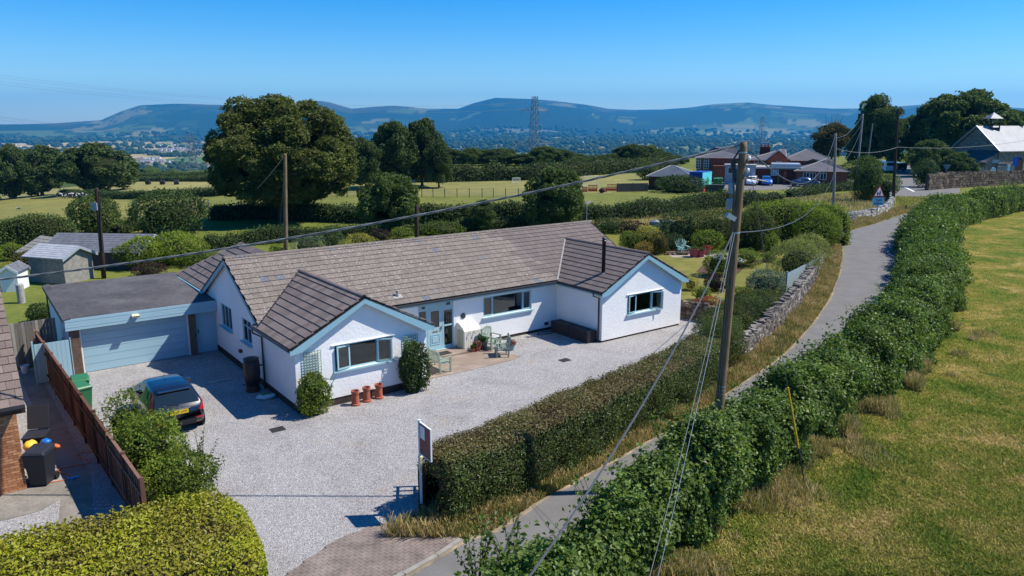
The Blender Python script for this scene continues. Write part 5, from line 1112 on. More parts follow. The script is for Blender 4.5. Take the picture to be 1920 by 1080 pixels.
MB().box(ns-6, -nn_e+.04, nz_e-.24, se, -nn_e+.07, nz_e-.06).ob('fascia', MATS['brown plastic'], NH)
# neighbour's shed behind the house, boards silvered
t = thing('garden_shed', 'weathered grey boarded shed with felt roof behind the brown tiled house', 'shed', (*HW(-8.9, -3.6), 0), YAW)
for j in range(15): MB().box(-2.2, -.02-.006*(j % 2), .05+j*.125, 0, .0, .05+j*.125+.118).ob('board', MATS['grey boards'], t); 
b = MB(); b.box(-2.2, .01, 0, 0, 3.2, 1.9); b.ob('wall', MATS['grey boards'], t); b = MB(); b.prism([(-2.3, -.12, 1.98), (.12, -.12, 1.98), (.12, 3.3, 2.3), (-2.3, 3.3, 2.3)], (0, 0, .05)); b.ob('roof', MATS['lead'], t)
for i in range(6): MB().prism([(-2.3, -.1+i*.56, 2.035+i*.052), (.12, -.1+i*.56, 2.035+i*.052), (.12, -.06+i*.56, 2.04+i*.052), (-2.3, -.06+i*.56, 2.04+i*.052)], (0, 0, .02)).ob('roof_batten', MATS['lead'], t)
p = G(62, 700); lathe_thing('bucket', [(.12, 0), (.16, .34), (.17, .34), (.15, .30), (0, .28)], 'white bag', 'white bucket in the shade at the foot of the fence by the shed', 'bucket', p[0]-.3, p[1], .01)
# ================================================================== SIGN BOARD AND GATE AT THE ENTRANCE
M_plain('maroon', (.20, .022, .035), .5, .4, var=.05); M_plain('maroon stain', (.075, .022, .016), .7, .3, var=.2)
p = G(789, 965)
t = thing('estate_sign', 'maroon estate agent board on a white post at the drive entrance', 'sign', (p[0]+.02, p[1]+.05, 0), 0)
MB().box(-.035, -.035, .3, .035, .035, 2.62).ob('post', MATS['white paint'], t)
bo = MB().box(.035, -.012, 1.72, .64, .012, 2.56).ob('board', MATS['maroon'], t)
MB().box(.07, -.016, 2.16, .32, -.012, 2.50).ob('logo_panel', MATS['white paint'], bo); MB().box(.035, -.016, 1.74, .63, -.012, 1.86).ob('lower_strip', MATS['sign face'], bo)
b = MB(); b.box(.035, -.02, 1.70, .65, .02, 1.72); b.box(.64, -.02, 1.72, .66, .02, 2.56); b.box(.035, -.02, 2.56, .66, .02, 2.58); b.ob('frame', MATS['white paint'], bo)
for j, (a_, c_) in enumerate([(.10, .56), (.10, .50), (.10, .58)]): MB().box(a_, -.0158, 2.08-j*.07, c_, -.012, 2.10-j*.07).ob('text_line', MATS['terracotta'], bo)
for ch in [bo]: ch.rotation_euler = (0, 0, -1.0)
MB().lathe([(.055, 1.25), (.06, 1.62), (.03, 1.64)], n=8).ob('wrapping', MATS['lamp plastic'], t)
t = thing('gate_post', 'dark red-brown wooden gate post at the end of the front hedge', 'post', (p[0]+.03, p[1]+.16, 0), 0); MB().box(-.09, -.09, 0, .09, .09, 1.35).ob('post', MATS['maroon stain'], t, bevel=.008)
t = thing('gate', 'small red-brown gate of upright bars folded back beside the hedge end', 'gate', (p[0]-.02, p[1]+.30, 0), radians(97))
for j in range(2): MB().box(.0, -.012, .2+j*.62, 1.3, .012, .2+j*.62+.09).ob('rail', MATS['maroon stain'], t)
for x_ in (0.0, .25, .5, .75, 1.0, 1.25): MB().box(x_, -.03, .08, x_+.08, -.012, 1.05).ob('upright', MATS['maroon stain'], t)
# ================================================================== STONE WALLS
k = NM('field stone'); g = k.geo(); oi = k.n('ShaderNodeObjectInfo'); a = k.n('ShaderNodeMath', operation='ADD'); k.l(g.outputs['Random Per Island'], a.inputs[0]); k.l(oi.outputs['Random'], a.inputs[1]); f = k.n('ShaderNodeMath', operation='FRACT'); k.l(a.outputs[0], f.inputs[0])
r = k.ramp(f.outputs[0], [(0, (.09, .078, .068)), (.4, (.16, .14, .125)), (.85, (.235, .21, .19)), (1, (.42, .40, .37))]); n1 = k.noise(8, 5, .7, g.outputs['Position']); r1 = k.ramp(n1.outputs[0], [(.3, (.65, .65, .63)), (.7, (1.3, 1.28, 1.25))]); c = k.mix(1.0, r.outputs[0], r1.outputs[0], 'MULTIPLY'); k.bsdf(c, .9, .2, bump=n1.outputs[0], bstr=.6, bdist=.02); MATS['stone'] = k.m
M_plain('wall core', (.07, .06, .05), .95, .1)
def rock(rng, sx, sy, sz):
    c = [(a*sx/2*rng.uniform(.7, 1.0), b_*sy/2*rng.uniform(.7, 1.0), e*sz/2*rng.uniform(.7, 1.0)) for e in (-1, 1) for a, b_ in ((-1,-1),(1,-1),(1,1),(-1,1))]
    return c, [(0,3,2,1),(4,5,6,7),(0,1,5,4),(1,2,6,5),(2,3,7,6),(3,0,4,7)]
def stone_wall(name, label, path, th, h, ss, seed, maxi=300, z=0.0, cope=True, both=False, cat='wall', mat='stone'):
    P = spline(path, .25); rng = random.Random(seed); ln = np.r_[0, np.cumsum(np.linalg.norm(np.diff(P, axis=0), axis=1))]; L = ln[-1]
    hs_ = (lambda d: float(np.interp(d/L, np.linspace(0, 1, len(h)), h))) if isinstance(h, (list, tuple)) else (lambda d: h)
    t = thing(name, label, cat, (P[0][0], P[0][1], tz(*P[0]) if z is None else z)); O = Vector(t.location)
    def at(d): x = np.interp(d, ln, P[:, 0]); y = np.interp(d, ln, P[:, 1]); x2 = np.interp(d+.1, ln, P[:, 0])-np.interp(d-.1, ln, P[:, 0]); y2 = np.interp(d+.1, ln, P[:, 1])-np.interp(d-.1, ln, P[:, 1]); return Vector((x, y, tz(x, y) if z is None else z)), atan2(y2, x2)
    b = MB(); n = max(2, int(L/.8))
    for i in range(n):
        p0, a0 = at(L*i/n); p1, a1 = at(L*(i+1)/n); s0 = Vector((-sin(a0), cos(a0), 0))*(th/2-.06); s1 = Vector((-sin(a1), cos(a1), 0))*(th/2-.06); h0 = Vector((0, 0, hs_(L*i/n)-.08)); h1 = Vector((0, 0, hs_(L*(i+1)/n)-.08)); dn = Vector((0, 0, -.1))
        V = [p-O for p in (p0-s0+dn, p1-s1+dn, p1+s1+dn, p0+s0+dn, p0-s0+h0, p1-s1+h1, p1+s1+h1, p0+s0+h0)]; b.add(V, [(0,3,2,1),(4,5,6,7),(0,1,5,4),(1,2,6,5),(2,3,7,6),(3,0,4,7)])
    b.ob('wall_core', MATS['wall core'], t)
    st_ = []; rows = max(2, int(max(h) / (ss*.62)) if isinstance(h, (list, tuple)) else int(h/(ss*.62)))
    for side in ((-1, 1) if both else (-1,)):
        for r_ in range(rows):
            d = rng.uniform(0, ss*.5)
            while d < L:
                w_ = ss*rng.uniform(.7, 1.5); hh = hs_(d+w_/2)/rows; p_, a_ = at(d+w_/2); q = p_+Vector((sin(a_), -cos(a_), 0))*(-side if False else 1)*(th/2-.05)*(1 if side == -1 else -1)+Vector((0, 0, hh*(r_+.5)))
                st_.append((q-O, a_+rng.uniform(-.08, .08), w_*.97, .17*rng.uniform(.8, 1.25), hh*rng.uniform(.85, 1.02))); d += w_
    if cope:
        d = 0
        while d < L:
            w_ = ss*rng.uniform(.55, 1.2); p_, a_ = at(d+w_/2); st_.append((p_+Vector((rng.uniform(-.08, .08), rng.uniform(-.08, .08), hs_(d)+rng.uniform(-.10, .04)))-O, a_+rng.uniform(-1.2, 1.2), w_*.95, th*rng.uniform(.45, .9), .17*rng.uniform(.6, 1.4))); d += w_*.72
    st_.sort(key=lambda s_: (s_[0]+O).length); lib = []
    for i in range(8):
        b = MB(); c, f = rock(rng, 1, 1, 1); b.add(c, f); lib.append(b.mesh('stone', MATS[mat]))
    for i, (q, a_, w_, d_, h_) in enumerate(st_[:maxi]):
        o = ob('stone', lib[i % 8], t, q, a_); o.rotation_euler = (rng.uniform(-.15, .15), rng.uniform(-.15, .15), a_); o.scale = (w_*1.12, d_*1.1, h_*1.12)
    if len(st_) > maxi:
        b = MB()
        for (q, a_, w_, d_, h_) in st_[maxi:]:
            c, f = rock(rng, w_*1.12, d_*1.1, h_*1.12); R = Matrix.Rotation(a_, 3, 'Z'); b.add([R @ Vector(v_)+q for v_ in c], f)
        b.ob('stones', MATS[mat], t, kind='stuff')
    return t
LW = LLs-np.c_[_t[:, 1], -_t[:, 0]]*1.15
def lane_side(u0, u1, off):
    """points along the lane's left edge between ground distances y=u0..u1"""
    m = (LLs[:, 1] >= u0) & (LLs[:, 1] <= u1); return (LLs-np.c_[_t[:, 1], -_t[:, 0]]*off)[m][::3]
stone_wall('lane_wall', 'rough grey dry-stone wall beside the lane below the garden fence', [tuple(q) for q in lane_side(30.2, 56, 1.45)], .55, [.75, 1.15, 1.25, 1.2, 1.0, .6], .23, 5, 300)
MATS['shaded brown stone'] = MATS['stone'].copy(); MATS['shaded brown stone'].name = 'shaded brown stone'  # darker brown copy of the stone, the walls' shade put into its colour
for nd in MATS['shaded brown stone'].node_tree.nodes:
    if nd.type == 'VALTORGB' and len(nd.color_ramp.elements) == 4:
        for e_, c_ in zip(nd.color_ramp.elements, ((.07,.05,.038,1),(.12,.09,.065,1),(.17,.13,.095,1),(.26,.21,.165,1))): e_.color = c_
stone_wall('retaining_wall', 'low shaded stone retaining wall at the right end of the bungalow', [HW(20.1, 1.75), HW(21.3, 2.2), (11.0, 37.0)], .35, .85, .30, 6, 90, both=True, mat='shaded brown stone')
stone_wall('garden_wall', 'short stone wall end with pale coping among the shrubs by the drive', [(11.7, 37.3), (11.5, 36.1), (12.3, 35.2)], .4, .6, .3, 7, 60, both=True)
MATS['pale stone'] = MATS['shaded brown stone'].copy(); MATS['pale stone'].name = 'pale stone'
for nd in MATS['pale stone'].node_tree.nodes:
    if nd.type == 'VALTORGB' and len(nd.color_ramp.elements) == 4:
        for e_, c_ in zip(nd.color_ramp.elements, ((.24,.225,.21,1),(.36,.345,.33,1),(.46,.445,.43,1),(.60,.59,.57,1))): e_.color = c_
pth = [GT(*q) for q in [(1573,417),(1605,415),(1638,409),(1662,398),(1671,383),(1668,368),(1661,356),(1652,346)]]
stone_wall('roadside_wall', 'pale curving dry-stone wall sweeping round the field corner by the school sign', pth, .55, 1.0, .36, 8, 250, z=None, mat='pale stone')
pth = [GT(*q) for q in [(1736,357),(1770,354),(1830,350),(1880,347),(1940,344)]]
stone_wall('churchyard_wall', 'tall dark stone churchyard wall in shade in front of the church', pth, .5, [2.4, 2.5, 2.3, 2.2, 2.2], .6, 9, 150, z=None, mat='shaded brown stone')
# ================================================================== VEGETATION
M_plain('hedge core', (.022, .026, .010), .95, .05, var=.4, scale=6); M_plain('twig core', (.05, .038, .022), .95, .05, var=.4, scale=8); M_plain('bark', (.10, .08, .06), .9, .1, var=.3, scale=6)
M_leaf('laurel leaf', [(.17, .22, .010), (.27, .31, .012), (.08, .14, .010), (.36, .38, .02), (.21, .27, .014)], rough=.45, spec=.3, translucent=.3, clipped=(1.12, (.42, .40, .03), (.30, .20, .05)))  # yellow and brown clipped top, partly painted-in sunlight
M_leaf('front hedge leaf', [(.042, .072, .019), (.102, .144, .036), (.060, .096, .026), (.144, .180, .054), (.072, .108, .034)], rough=.45, spec=.35, clipped=(1.60, (.26, .21, .08), (.24, .13, .07)))  # clipped top browned and coloured lighter as if lit
M_leaf('hazel leaf', [(.092, .151, .030), (.140, .205, .045), (.065, .108, .027), (.205, .270, .076), (.108, .173, .038)], rough=.42, translucent=.35)
M_leaf('mixed leaf', [(.05, .085, .02), (.10, .125, .032), (.06, .10, .025), (.15, .13, .06)], tints=(.7, .63, (.16, .10, .05)))
M_leaf('shrub leaf', [(.09, .155, .022), (.16, .22, .03), (.24, .27, .05)], translucent=.4)
M_leaf('dark leaf', [(.037, .069, .021), (.063, .103, .030), (.092, .132, .039)], translucent=.2)
M_leaf('oak leaf', [(.069, .098, .023), (.127, .149, .039), (.092, .115, .030), (.196, .184, .057)], translucent=.3)
M_leaf('ash leaf', [(.069, .109, .030), (.115, .161, .046), (.086, .127, .034)], translucent=.3)
M_leaf('far leaf', [(.053, .085, .025), (.081, .119, .035), (.100, .138, .043)], translucent=.2)
M_leaf('gold leaf', [(.38, .32, .05), (.30, .30, .07), (.48, .38, .10)], translucent=.3); M_leaf('amber leaf', [(.32, .20, .05), (.22, .16, .05), (.40, .26, .06)])
M_leaf('variegated leaf', [(.17, .20, .06), (.26, .28, .09), (.34, .34, .14), (.12, .16, .05)]); M_leaf('grey leaf', [(.10, .15, .10), (.15, .20, .13), (.19, .24, .17)], translucent=.15)
M_leaf('lime leaf', [(.20, .26, .03), (.14, .21, .03), (.28, .30, .05)]); M_leaf('purple leaf', [(.045, .02, .028), (.07, .03, .035), (.03, .03, .02)]); M_leaf('brown leaf', [(.14, .09, .035), (.10, .09, .03), (.07, .08, .025)])
M_leaf('red flower', [(.60, .03, .03), (.45, .04, .04), (.10, .15, .03), (.65, .08, .05)], translucent=.1); M_leaf('white flower', [(.8, .8, .74), (.7, .72, .66)], translucent=.1); M_leaf('yellow flower', [(.55, .42, .03), (.15, .2, .03), (.4, .35, .03)])
HC = MATS['hedge core']; TC = MATS['twig core']
# near hedges
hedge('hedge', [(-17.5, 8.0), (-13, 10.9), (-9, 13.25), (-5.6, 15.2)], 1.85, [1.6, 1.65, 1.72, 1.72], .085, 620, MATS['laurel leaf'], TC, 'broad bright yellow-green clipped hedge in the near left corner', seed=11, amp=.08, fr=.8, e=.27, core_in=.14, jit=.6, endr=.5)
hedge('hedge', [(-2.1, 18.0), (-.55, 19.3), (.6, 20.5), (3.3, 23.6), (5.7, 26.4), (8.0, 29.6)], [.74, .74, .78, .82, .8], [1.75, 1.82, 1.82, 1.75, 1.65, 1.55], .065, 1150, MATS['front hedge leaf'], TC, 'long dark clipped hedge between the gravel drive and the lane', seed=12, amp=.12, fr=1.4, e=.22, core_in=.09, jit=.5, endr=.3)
def off_lane(o, y0, y1, st=3):
    m = (LLs[:, 1] >= y0) & (LLs[:, 1] <= y1); return [tuple(q) for q in (LLs+np.c_[_t[:, 1], -_t[:, 0]]*o)[m][::st]]
near = [(-.9, 10.2), (.2, 12.2), (1.5, 14.2), (3.3, 16.6), (4.7, 18.2), (6.15, 19.8), (9.0, 23.05), (12.3, 26.85), (15.2, 30.1), (17.95, 33.75), (21.0, 38.35), (23.9, 42.9), (25.8, 46.0)]
hedge('hedge', near, [.84, .82, .78, .78, .86, 1.0, 1.12, 1.3, 1.45, 1.6], [1.85, 1.95, 1.85, 1.9, 1.95, 2.05, 2.1, 2.1], .115, 620, MATS['hazel leaf'], HC, 'tall leafy hazel hedge running beside the lane along the meadow', seed=13, amp=.22, fr=.75, e=.62, spikes=.30, core_in=.32, noise_h=.22, lump=.75, jit=.6, aspect=.78)
hedge('hedge', [(25.4, 45.2), (29.0, 52.0), (32.8, 59.5), (37.2, 67.5), (43.0, 75.5), (50.5, 83.0), (59.5, 90.5), (70, 98.5), (84, 108)], 1.65, [2.1, 2.1, 2.3, 2.2, 2.4], .22, 100, MATS['hazel leaf'], HC, 'far half of the lane hedge, curving away up towards the church', seed=14, amp=.25, fr=.5, e=.62, spikes=.15, core_in=.3, noise_h=.2, lump=.9)
# shrubs filling between front hedge and stone wall
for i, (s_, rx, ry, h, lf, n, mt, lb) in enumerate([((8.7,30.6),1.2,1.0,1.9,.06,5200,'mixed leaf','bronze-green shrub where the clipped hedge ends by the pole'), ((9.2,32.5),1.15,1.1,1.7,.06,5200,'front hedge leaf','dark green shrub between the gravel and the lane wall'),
        ((10.1,34.6),1.2,1.2,1.6,.065,4800,'mixed leaf','brownish-green mound below the retaining wall'), ((11.4,36.3),1.3,1.2,1.7,.065,5200,'dark leaf','dense dark clipped mound against the lane wall'), ((12.8,38.3),1.3,1.2,1.6,.065,4200,'mixed leaf','grey-green mound below the picket fence')]):
    bush('shrub', s_[0], s_[1], rx, ry, h, lf, n, MATS[mt], HC, lb, seed=60+i, amp=.22, z=0, rz=.8)
# leafy shrub over the boundary fence
b = bush('shrub', -10.25, 20.05, .85, 1.15, 2.05, .085, 4200, MATS['shrub leaf'], HC, 'tall airy green shrub growing against the boundary fence by the car', seed=70, amp=.42, fr=1.9, z=0, rz=.65, jit=.9, up=.5)
bush('shrub', -8.9, 18.75, 1.0, 1.0, 1.45, .08, 3400, MATS['shrub leaf'], HC, 'lower part of the green shrubbery between the fence and the clipped hedge', seed=71, amp=.4, fr=1.9, z=0, jit=.9)
bush('shrub', -11.55, 21.35, .62, .7, 2.1, .08, 1500, MATS['shrub leaf'], HC, 'loose upper sprays of green shrub leaning over the fence beside the blue box', seed=72, amp=.55, fr=2.2, z=0, jit=1.0)
def sprays(name, x, y, z, n, L, leaf, mat, label, seed, spread=.6, cat='shrub'):
    rng = np.random.default_rng(seed); parts = []; b = MB()
    P = []; N = []
    for i in range(n):
        a = rng.uniform(0, 2*pi); r = rng.uniform(0, spread); bx, by = r*cos(a), r*sin(a); tip = np.array((bx*1.9+rng.normal(0, .1), by*1.9+rng.normal(0, .1), L*rng.uniform(.6, 1.1)))
        b.tube([(bx*.4, by*.4, 0), tuple((np.array((bx*.4, by*.4, 0))+tip)/2+np.array((0, 0, .1*L))), tuple(tip)], [.012, .008, .003], 4, caps=False)
        for t in np.linspace(.25, 1, int(L/leaf*1.3)):
            q = np.array((bx*.4, by*.4, 0))*(1-t)+tip*t; q[2] += .2*L*t*(1-t); P.append(q+rng.normal(0, leaf*.35, 3)); N.append((bx, by, .8))
    vl, fl = leaf_verts(np.array(P), np.array(N), leaf, rng, jit=.6, aspect=.75); me = np_mesh(name, vl, fl, [MATS[mat]]); o = ob(name, me, loc=(x, y, z)); tag(o, label, cat)
    ob('stem', b.mesh('stem', MATS['bark']), o, kind='stuff')
    return o
sprays('shrub', -8.5, 19.3, .6, 9, 1.2, .07, 'shrub leaf', 'thin upright sprays rising above the shrubbery behind the clipped hedge', 75)
for i, (x, y) in enumerate([(-.70, 13.45), (.05, 14.0), (2.0, 15.9)]):
    sprays('hazel_sprig', x, y, 1.15, 10, 1.15, .11, 'hazel leaf', ['tallest hazel shoots at the near end of the lane hedge, furthest left', 'hazel shoots over the lane edge, second from the near end of the hedge', 'hazel shoots arching over the lane, third from the near end of the hedge'][i], 80+i, .5)
# climbers on the trellises
p = HW(.42, 3.86); bush('climbing_rose', p[0], p[1], .62, .40, 1.55, .075, 2300, MATS['shrub leaf'], HC, 'bright green rambling rose at the foot of the left trellis', 'climber', seed=90, amp=.4, z=0, rz=YAW, jit=.9)
sprays('climbing_rose', p[0]+.35, p[1]+.15, .5, 6, .9, .07, 'shrub leaf', 'loose sprays of the rambling rose beside the left trellis', 91, .3, 'climber')
p = HW(4.40, 3.88); bush('climbing_shrub', p[0], p[1], .55, .42, 1.95, .08, 3600, MATS['dark leaf'], HC, 'dark glossy climber on the right trellis beside the bench', 'climber', seed=92, amp=.38, z=0, rz=YAW)
# garden shrubs, right side
def pb(u, v, wpx, hpx, mat, label, seed, leaf=.08, n=1500, amp=.25, name='shrub', ry=1.0, **kw):
    x, y = GT(u, v); d = y/cos(PITCH)*1.02; r = wpx/2/FPX*d; h = hpx/FPX*d*.90
    return bush(name, x, y+r*.5, r, r*ry, h, leaf, n, MATS[mat], HC, label, seed=seed, amp=amp, **kw)
pb(1500,532,94,86,'variegated leaf','large rounded variegated shrub, the nearer of two beside the picket fence',101,.09,4600,.14)
pb(1523,498,78,60,'variegated leaf','rounded variegated shrub just behind the nearer one beside the picket fence',102,.10,3000,.16)
pb(1440,565,72,62,'grey leaf','grey-green willow-like shrub left of the picket fence',103,.08,3400,.3,jit=.9)
pb(1393,572,48,34,'shrub leaf','bright green low bush left of the grey shrub',104,.08,1500,.25)
pb(1405,600,84,30,'yellow flower','low golden-flowered heather mound below the grey shrub',105,.06,1800,.2)
pb(1484,540,26,22,'yellow flower','small yellow-flowered plant between the variegated shrub and the fence',106,.07,500,.3)
pb(1335,592,64,36,'red flower','scarlet flowering mound near the retaining wall',107,.07,1100,.3)
pb(1345,548,46,34,'purple leaf','dark shrub with pinkish flowers above the scarlet mound',108,.08,1200,.25)
pb(1296,546,30,28,'gold leaf','small golden bush at the right eave of the bungalow',109,.06,800,.2)
pb(1318,566,34,30,'lime leaf','lime green plant between the golden bush and the scarlet mound',110,.08,700,.35)
pb(1358,596,30,34,'shrub leaf','spiky green iris clump beside the scarlet mound',111,.13,500,.4,aspect=.25)
pb(1350,520,56,52,'shrub leaf','white rose bush in the island flower bed',112,.09,1900,.25)
pb(1402,502,60,36,'shrub leaf','green border plants behind the pole in the flower bed',113,.09,1500,.35)
pb(1442,492,24,20,'shrub leaf','small low bush at the right end of the flower bed',114,.08,500,.3)
for i, (u, v, lb) in enumerate([(1352,482,'cluster of white roses on top of the island bed bush'), (1386,488,'smaller cluster of white blooms right of the pole')]):
    q = AY(u, v, GT(1350, 520)[1]+(0 if i == 0 else 3)); o = bush('white_roses', q.x, q.y, [.62, .4][i], .45, [.32, .22][i], .10, [150, 80][i], MATS['white flower'], MATS['white flower'] if False else HC, lb, 'flowers', seed=120+i, z=q.z-.1, amp=.5)
pb(1215,470,52,48,'gold leaf','golden variegated shrub furthest left in the garden border',130,.12,1500,.2); pb(1182,470,40,38,'lime leaf','mid green bush left of the golden shrub behind the bungalow',131,.12,1100,.25)
pb(1208,480,34,26,'amber leaf','orange-leaved low bush in front of the golden shrub',132,.09,900,.25); pb(1237,478,36,44,'brown leaf','bronze bush between the golden shrub and the green chair',133,.10,1200,.3)
pb(1262,474,46,36,'dark leaf','dark rounded broom bush left of the green garden chair',134,.09,1600,.2); pb(1240,452,36,34,'grey leaf','bluish-green shrub behind the bronze bush',135,.12,1000,.25)
pb(1285,465,90,72,'dark leaf','tall dark shrub mass directly behind the green chair',136,.14,3200,.25); pb(1355,468,120,76,'mixed leaf','broad mixed bronze and green shrubbery left of the pole behind the lawn',137,.15,4200,.28)
pb(1330,475,60,44,'shrub leaf','bright leafy shrub low in the border behind the red pots',138,.14,1400,.3); pb(1425,472,70,80,'mixed leaf','bronze shrub in front of the laurel hedge right of the pole',139,.15,2300,.3)
pb(1145,438,62,28,'dark leaf','dark green shrub just behind the bungalow ridge end',140,.13,1400,.25); pb(1190,440,60,24,'purple leaf','low dark purple hedge plant behind the border',141,.12,1000,.2)
hedge('laurel_hedge', [GT(1398,462), GT(1470,458), GT(1535,455), GT(1572,462)], 1.5, [3.3, 3.5, 3.4, 3.0], .17, 95, MATS['lime leaf'], HC, 'tall bright green laurel hedge across the far end of the garden', seed=15, amp=.2, e=.4)
pb(1535,470,92,84,'shrub leaf','leafy green shrub mass at the bend of the lane beyond the variegated bushes',142,.15,3800,.2); pb(1560,462,48,50,'grey leaf','blue-green conifer-like bush beside the lane at the bend',143,.12,1600,.2)
pb(1450,480,30,44,'shrub leaf','small standard tree-like bush on the lawn in front of the hedge',144,.14,500,.5)
# behind the bungalow
pb(305,445,136,92,'dark leaf','large dark round bush beyond the left telegraph pole',150,.22,4200,.22,name='bush'); pb(168,440,86,74,'ash leaf','green rounded bush left of the telegraph pole at the field edge',151,.22,3000,.2,name='bush')
pb(262,505,88,62,'lime leaf','yellow-green leafy shrub right of the sheds',152,.16,2600,.32,name='bush'); pb(325,498,96,66,'lime leaf','second yellow-green shrub further right, beside the first',153,.16,2800,.32,name='bush')
pb(372,502,64,34,'shrub leaf','low vivid green bush next to the rear roof of the bungalow',154,.12,1500,.25); pb(275,520,60,26,'purple leaf','low purple-brown bush below the yellow-green shrubs',155,.10,900,.3)
pb(15,490,44,36,'lime leaf','rounded lime shrub at the left edge of the garden',156,.1,1200,.2); pb(45,505,50,36,'brown leaf','brownish shrub between the lime shrub and the small shed',157,.11,1300,.3); pb(70,607,46,40,'dark leaf','dark box bush behind the rear fence by the garage corner',158,.08,1800,.2); pb(15,520,40,30,'gold leaf','yellow low shrub at the left edge behind the brown house roof',159,.1,700,.3)
pb(520,480,30,24,'lime leaf','small bright shrub left of the tall pole behind the ridge',160,.1,600,.3); pb(573,476,66,34,'grey leaf','pale feathery grass clump right of the tall pole',161,.12,1300,.35,aspect=.25); pb(617,470,52,44,'dark leaf','dark round bush behind the bungalow ridge',162,.1,1400,.2)
pb(672,462,54,24,'gold leaf','orange-yellow flowering bush behind the ridge',163,.1,900,.3); pb(712,455,44,26,'purple leaf','purple-leaved shrub behind the ridge',164,.1,700,.3); pb(752,450,44,24,'lime leaf','pale lime shrub left of the black post behind the ridge',165,.1,700,.3); pb(830,444,90,26,'shrub leaf','low vivid green shrubs right of the black post behind the ridge',166,.1,1300,.25)
pb(905,436,48,20,'lime leaf','small lime-green bush behind the middle of the ridge',167,.1,500,.3)
# field hedges
def fh(name_, label, px, hw, h, leaf, dens, mat='dark leaf', seed=1, amp=.25, group='field hedges', **kw):
    return hedge('field_hedge', [GT(*q) for q in px], hw, h, leaf, dens, MATS[mat], HC, label, seed=seed, amp=amp, e=.5, group=group, noise_h=.3, fr=.5, **kw)
fh('', 'dark field hedge running from the oak across to the school gap', [(395,412),(520,410),(640,416),(760,418),(900,416),(1010,416),(1100,414),(1200,408),(1320,393),(1400,388),(1462,382)], 1.0, [1.4,1.5,1.6,1.7,1.7,1.45], .22, 56, seed=31, spikes=.1)
fh('', 'low dark clipped hedge bordering the rear garden behind the bungalow', [(382,468),(460,460),(560,452),(700,444),(850,438),(1000,431),(1090,427)], .6, 1.25, .15, 90, seed=32, amp=.1)
fh('', 'long hedge along the far side of the playing field', [(630,345),(720,342),(840,340),(930,338),(1010,336),(1100,328),(1200,322),(1262,316)], 1.6, 2.6, .35, 20, 'far leaf', seed=33)
fh('', 'short hedge by the school car park with a gap beside it', [(1478,370),(1510,366),(1545,360),(1600,356),(1640,352)], .9, 1.05, .25, 40, seed=34)
fh('', 'tall hedge at the left edge behind the small sheds', [(-60,470),(20,465),(90,462),(140,456)], 1.3, 2.3, .16, 90, 'ash leaf', seed=35)
fh('', 'dark hedge across the left field behind the cattle', [(118,366),(180,371),(260,372),(330,369),(418,367)], 1.0, 1.25, .25, 34, seed=36)
fh('', 'far hedge beyond the round bales', [(262,339.5),(340,339.5),(425,339.5)], 1.0, 1.1, .3, 24, 'far leaf', seed=37); fh('', 'farthest thin hedge line above the bale field', [(255,331.5),(340,331.5),(425,331.5)], 1.2, 1.1, .35, 20, 'far leaf', seed=38)
fh('', 'overgrown hedge behind the round bush in the left field', [(215,440),(250,432),(300,425)], .9, 1.0, .2, 50, 'ash leaf', seed=39)
# trees: a few crowns and trunks, each used at its own size
cO = crown_mesh('crown', 8.1, 7.6, .7, 15.4, 130, 105000, .27, MATS['oak leaf'], HC, 1, clump=.17, rr=(.60, .76)); tO = trunk_mesh('trunk', 4.2, .48, 15, 1, MATS['bark'], 9, .6)
cA = crown_mesh('crown', 4.2, 4.0, .3, 11, 44, 17000, .34, MATS['far leaf'], HC, 2, clump=.25); tA = trunk_mesh('trunk', 3, .28, 10, 2, MATS['bark'], 6, .4)
cB = crown_mesh('crown', 4.6, 4.4, .3, 8, 44, 18000, .32, MATS['ash leaf'], HC, 3, clump=.25); tB = trunk_mesh('trunk', 2.2, .25, 7, 3, MATS['bark'], 6, .5)
cC = crown_mesh('crown', 5.2, 5.0, .2, 9.2, 46, 19000, .36, MATS['far leaf'], HC, 4, clump=.24); tC = trunk_mesh('trunk', 2.6, .33, 8, 4, MATS['bark'], 7, .55)
cD = crown_mesh('crown', 2.6, 2.6, 1.0, 12, 34, 12000, .31, MATS['ash leaf'], HC, 5, clump=.30, holes=.3); tD = trunk_mesh('trunk', 6, .24, 12, 5, MATS['bark'], 8, .3)
cE = crown_mesh('crown', 4.6, 4.4, 1.8, 9, 24, 7000, .42, MATS['brown leaf'], HC, 6, clump=.3); cF = crown_mesh('crown', 6.6, 6.4, .6, 11.2, 120, 48000, .34, MATS['ash leaf'], HC, 17, clump=.17, rr=(.68, .78))
DIMS = {}
def pt(u, vb, vt, wpx, cm_, tm_, dims, label, seed=0, dist=None, group=None, name='tree'):
    """stand a tree with its foot at (u,vb), its top at vt and its width wpx; dims=(width,height) of the mesh"""
    if cm_.name not in DIMS:
        q = np.empty(len(cm_.vertices)*3, np.float32); cm_.vertices.foreach_get('co', q); q = q.reshape(-1, 3); DIMS[cm_.name] = (np.percentile(q[:, 0], 99.6)-np.percentile(q[:, 0], .4), np.percentile(q[:, 2], 99.9))
    dims = DIMS[cm_.name]
    if dist is None: x, y = GT(u, vb)
    else:
        r = ray(u, 400); x = r[0]/r[1]*dist; y = dist
    z = tz(x, y); top = AY(u, vt, y).z; h = max(top-z, 1); w_ = wpx/FPX*y*1.02
    return tree(x, y, cm_, tm_, label, w_/dims[0], w_/dims[0], h/dims[1], seed*1.3, group, name)
pt(530,447,180,250,cO,tO,(16.4,15.6),'huge spreading broadleaf tree, the tallest in the picture, beyond the tall pole',0,dist=80,name='oak_tree')
pt(688,372,258,66,cA,tA,(8.6,11.2),'dark tree tucked in behind the right edge of the huge tree',1,dist=118)
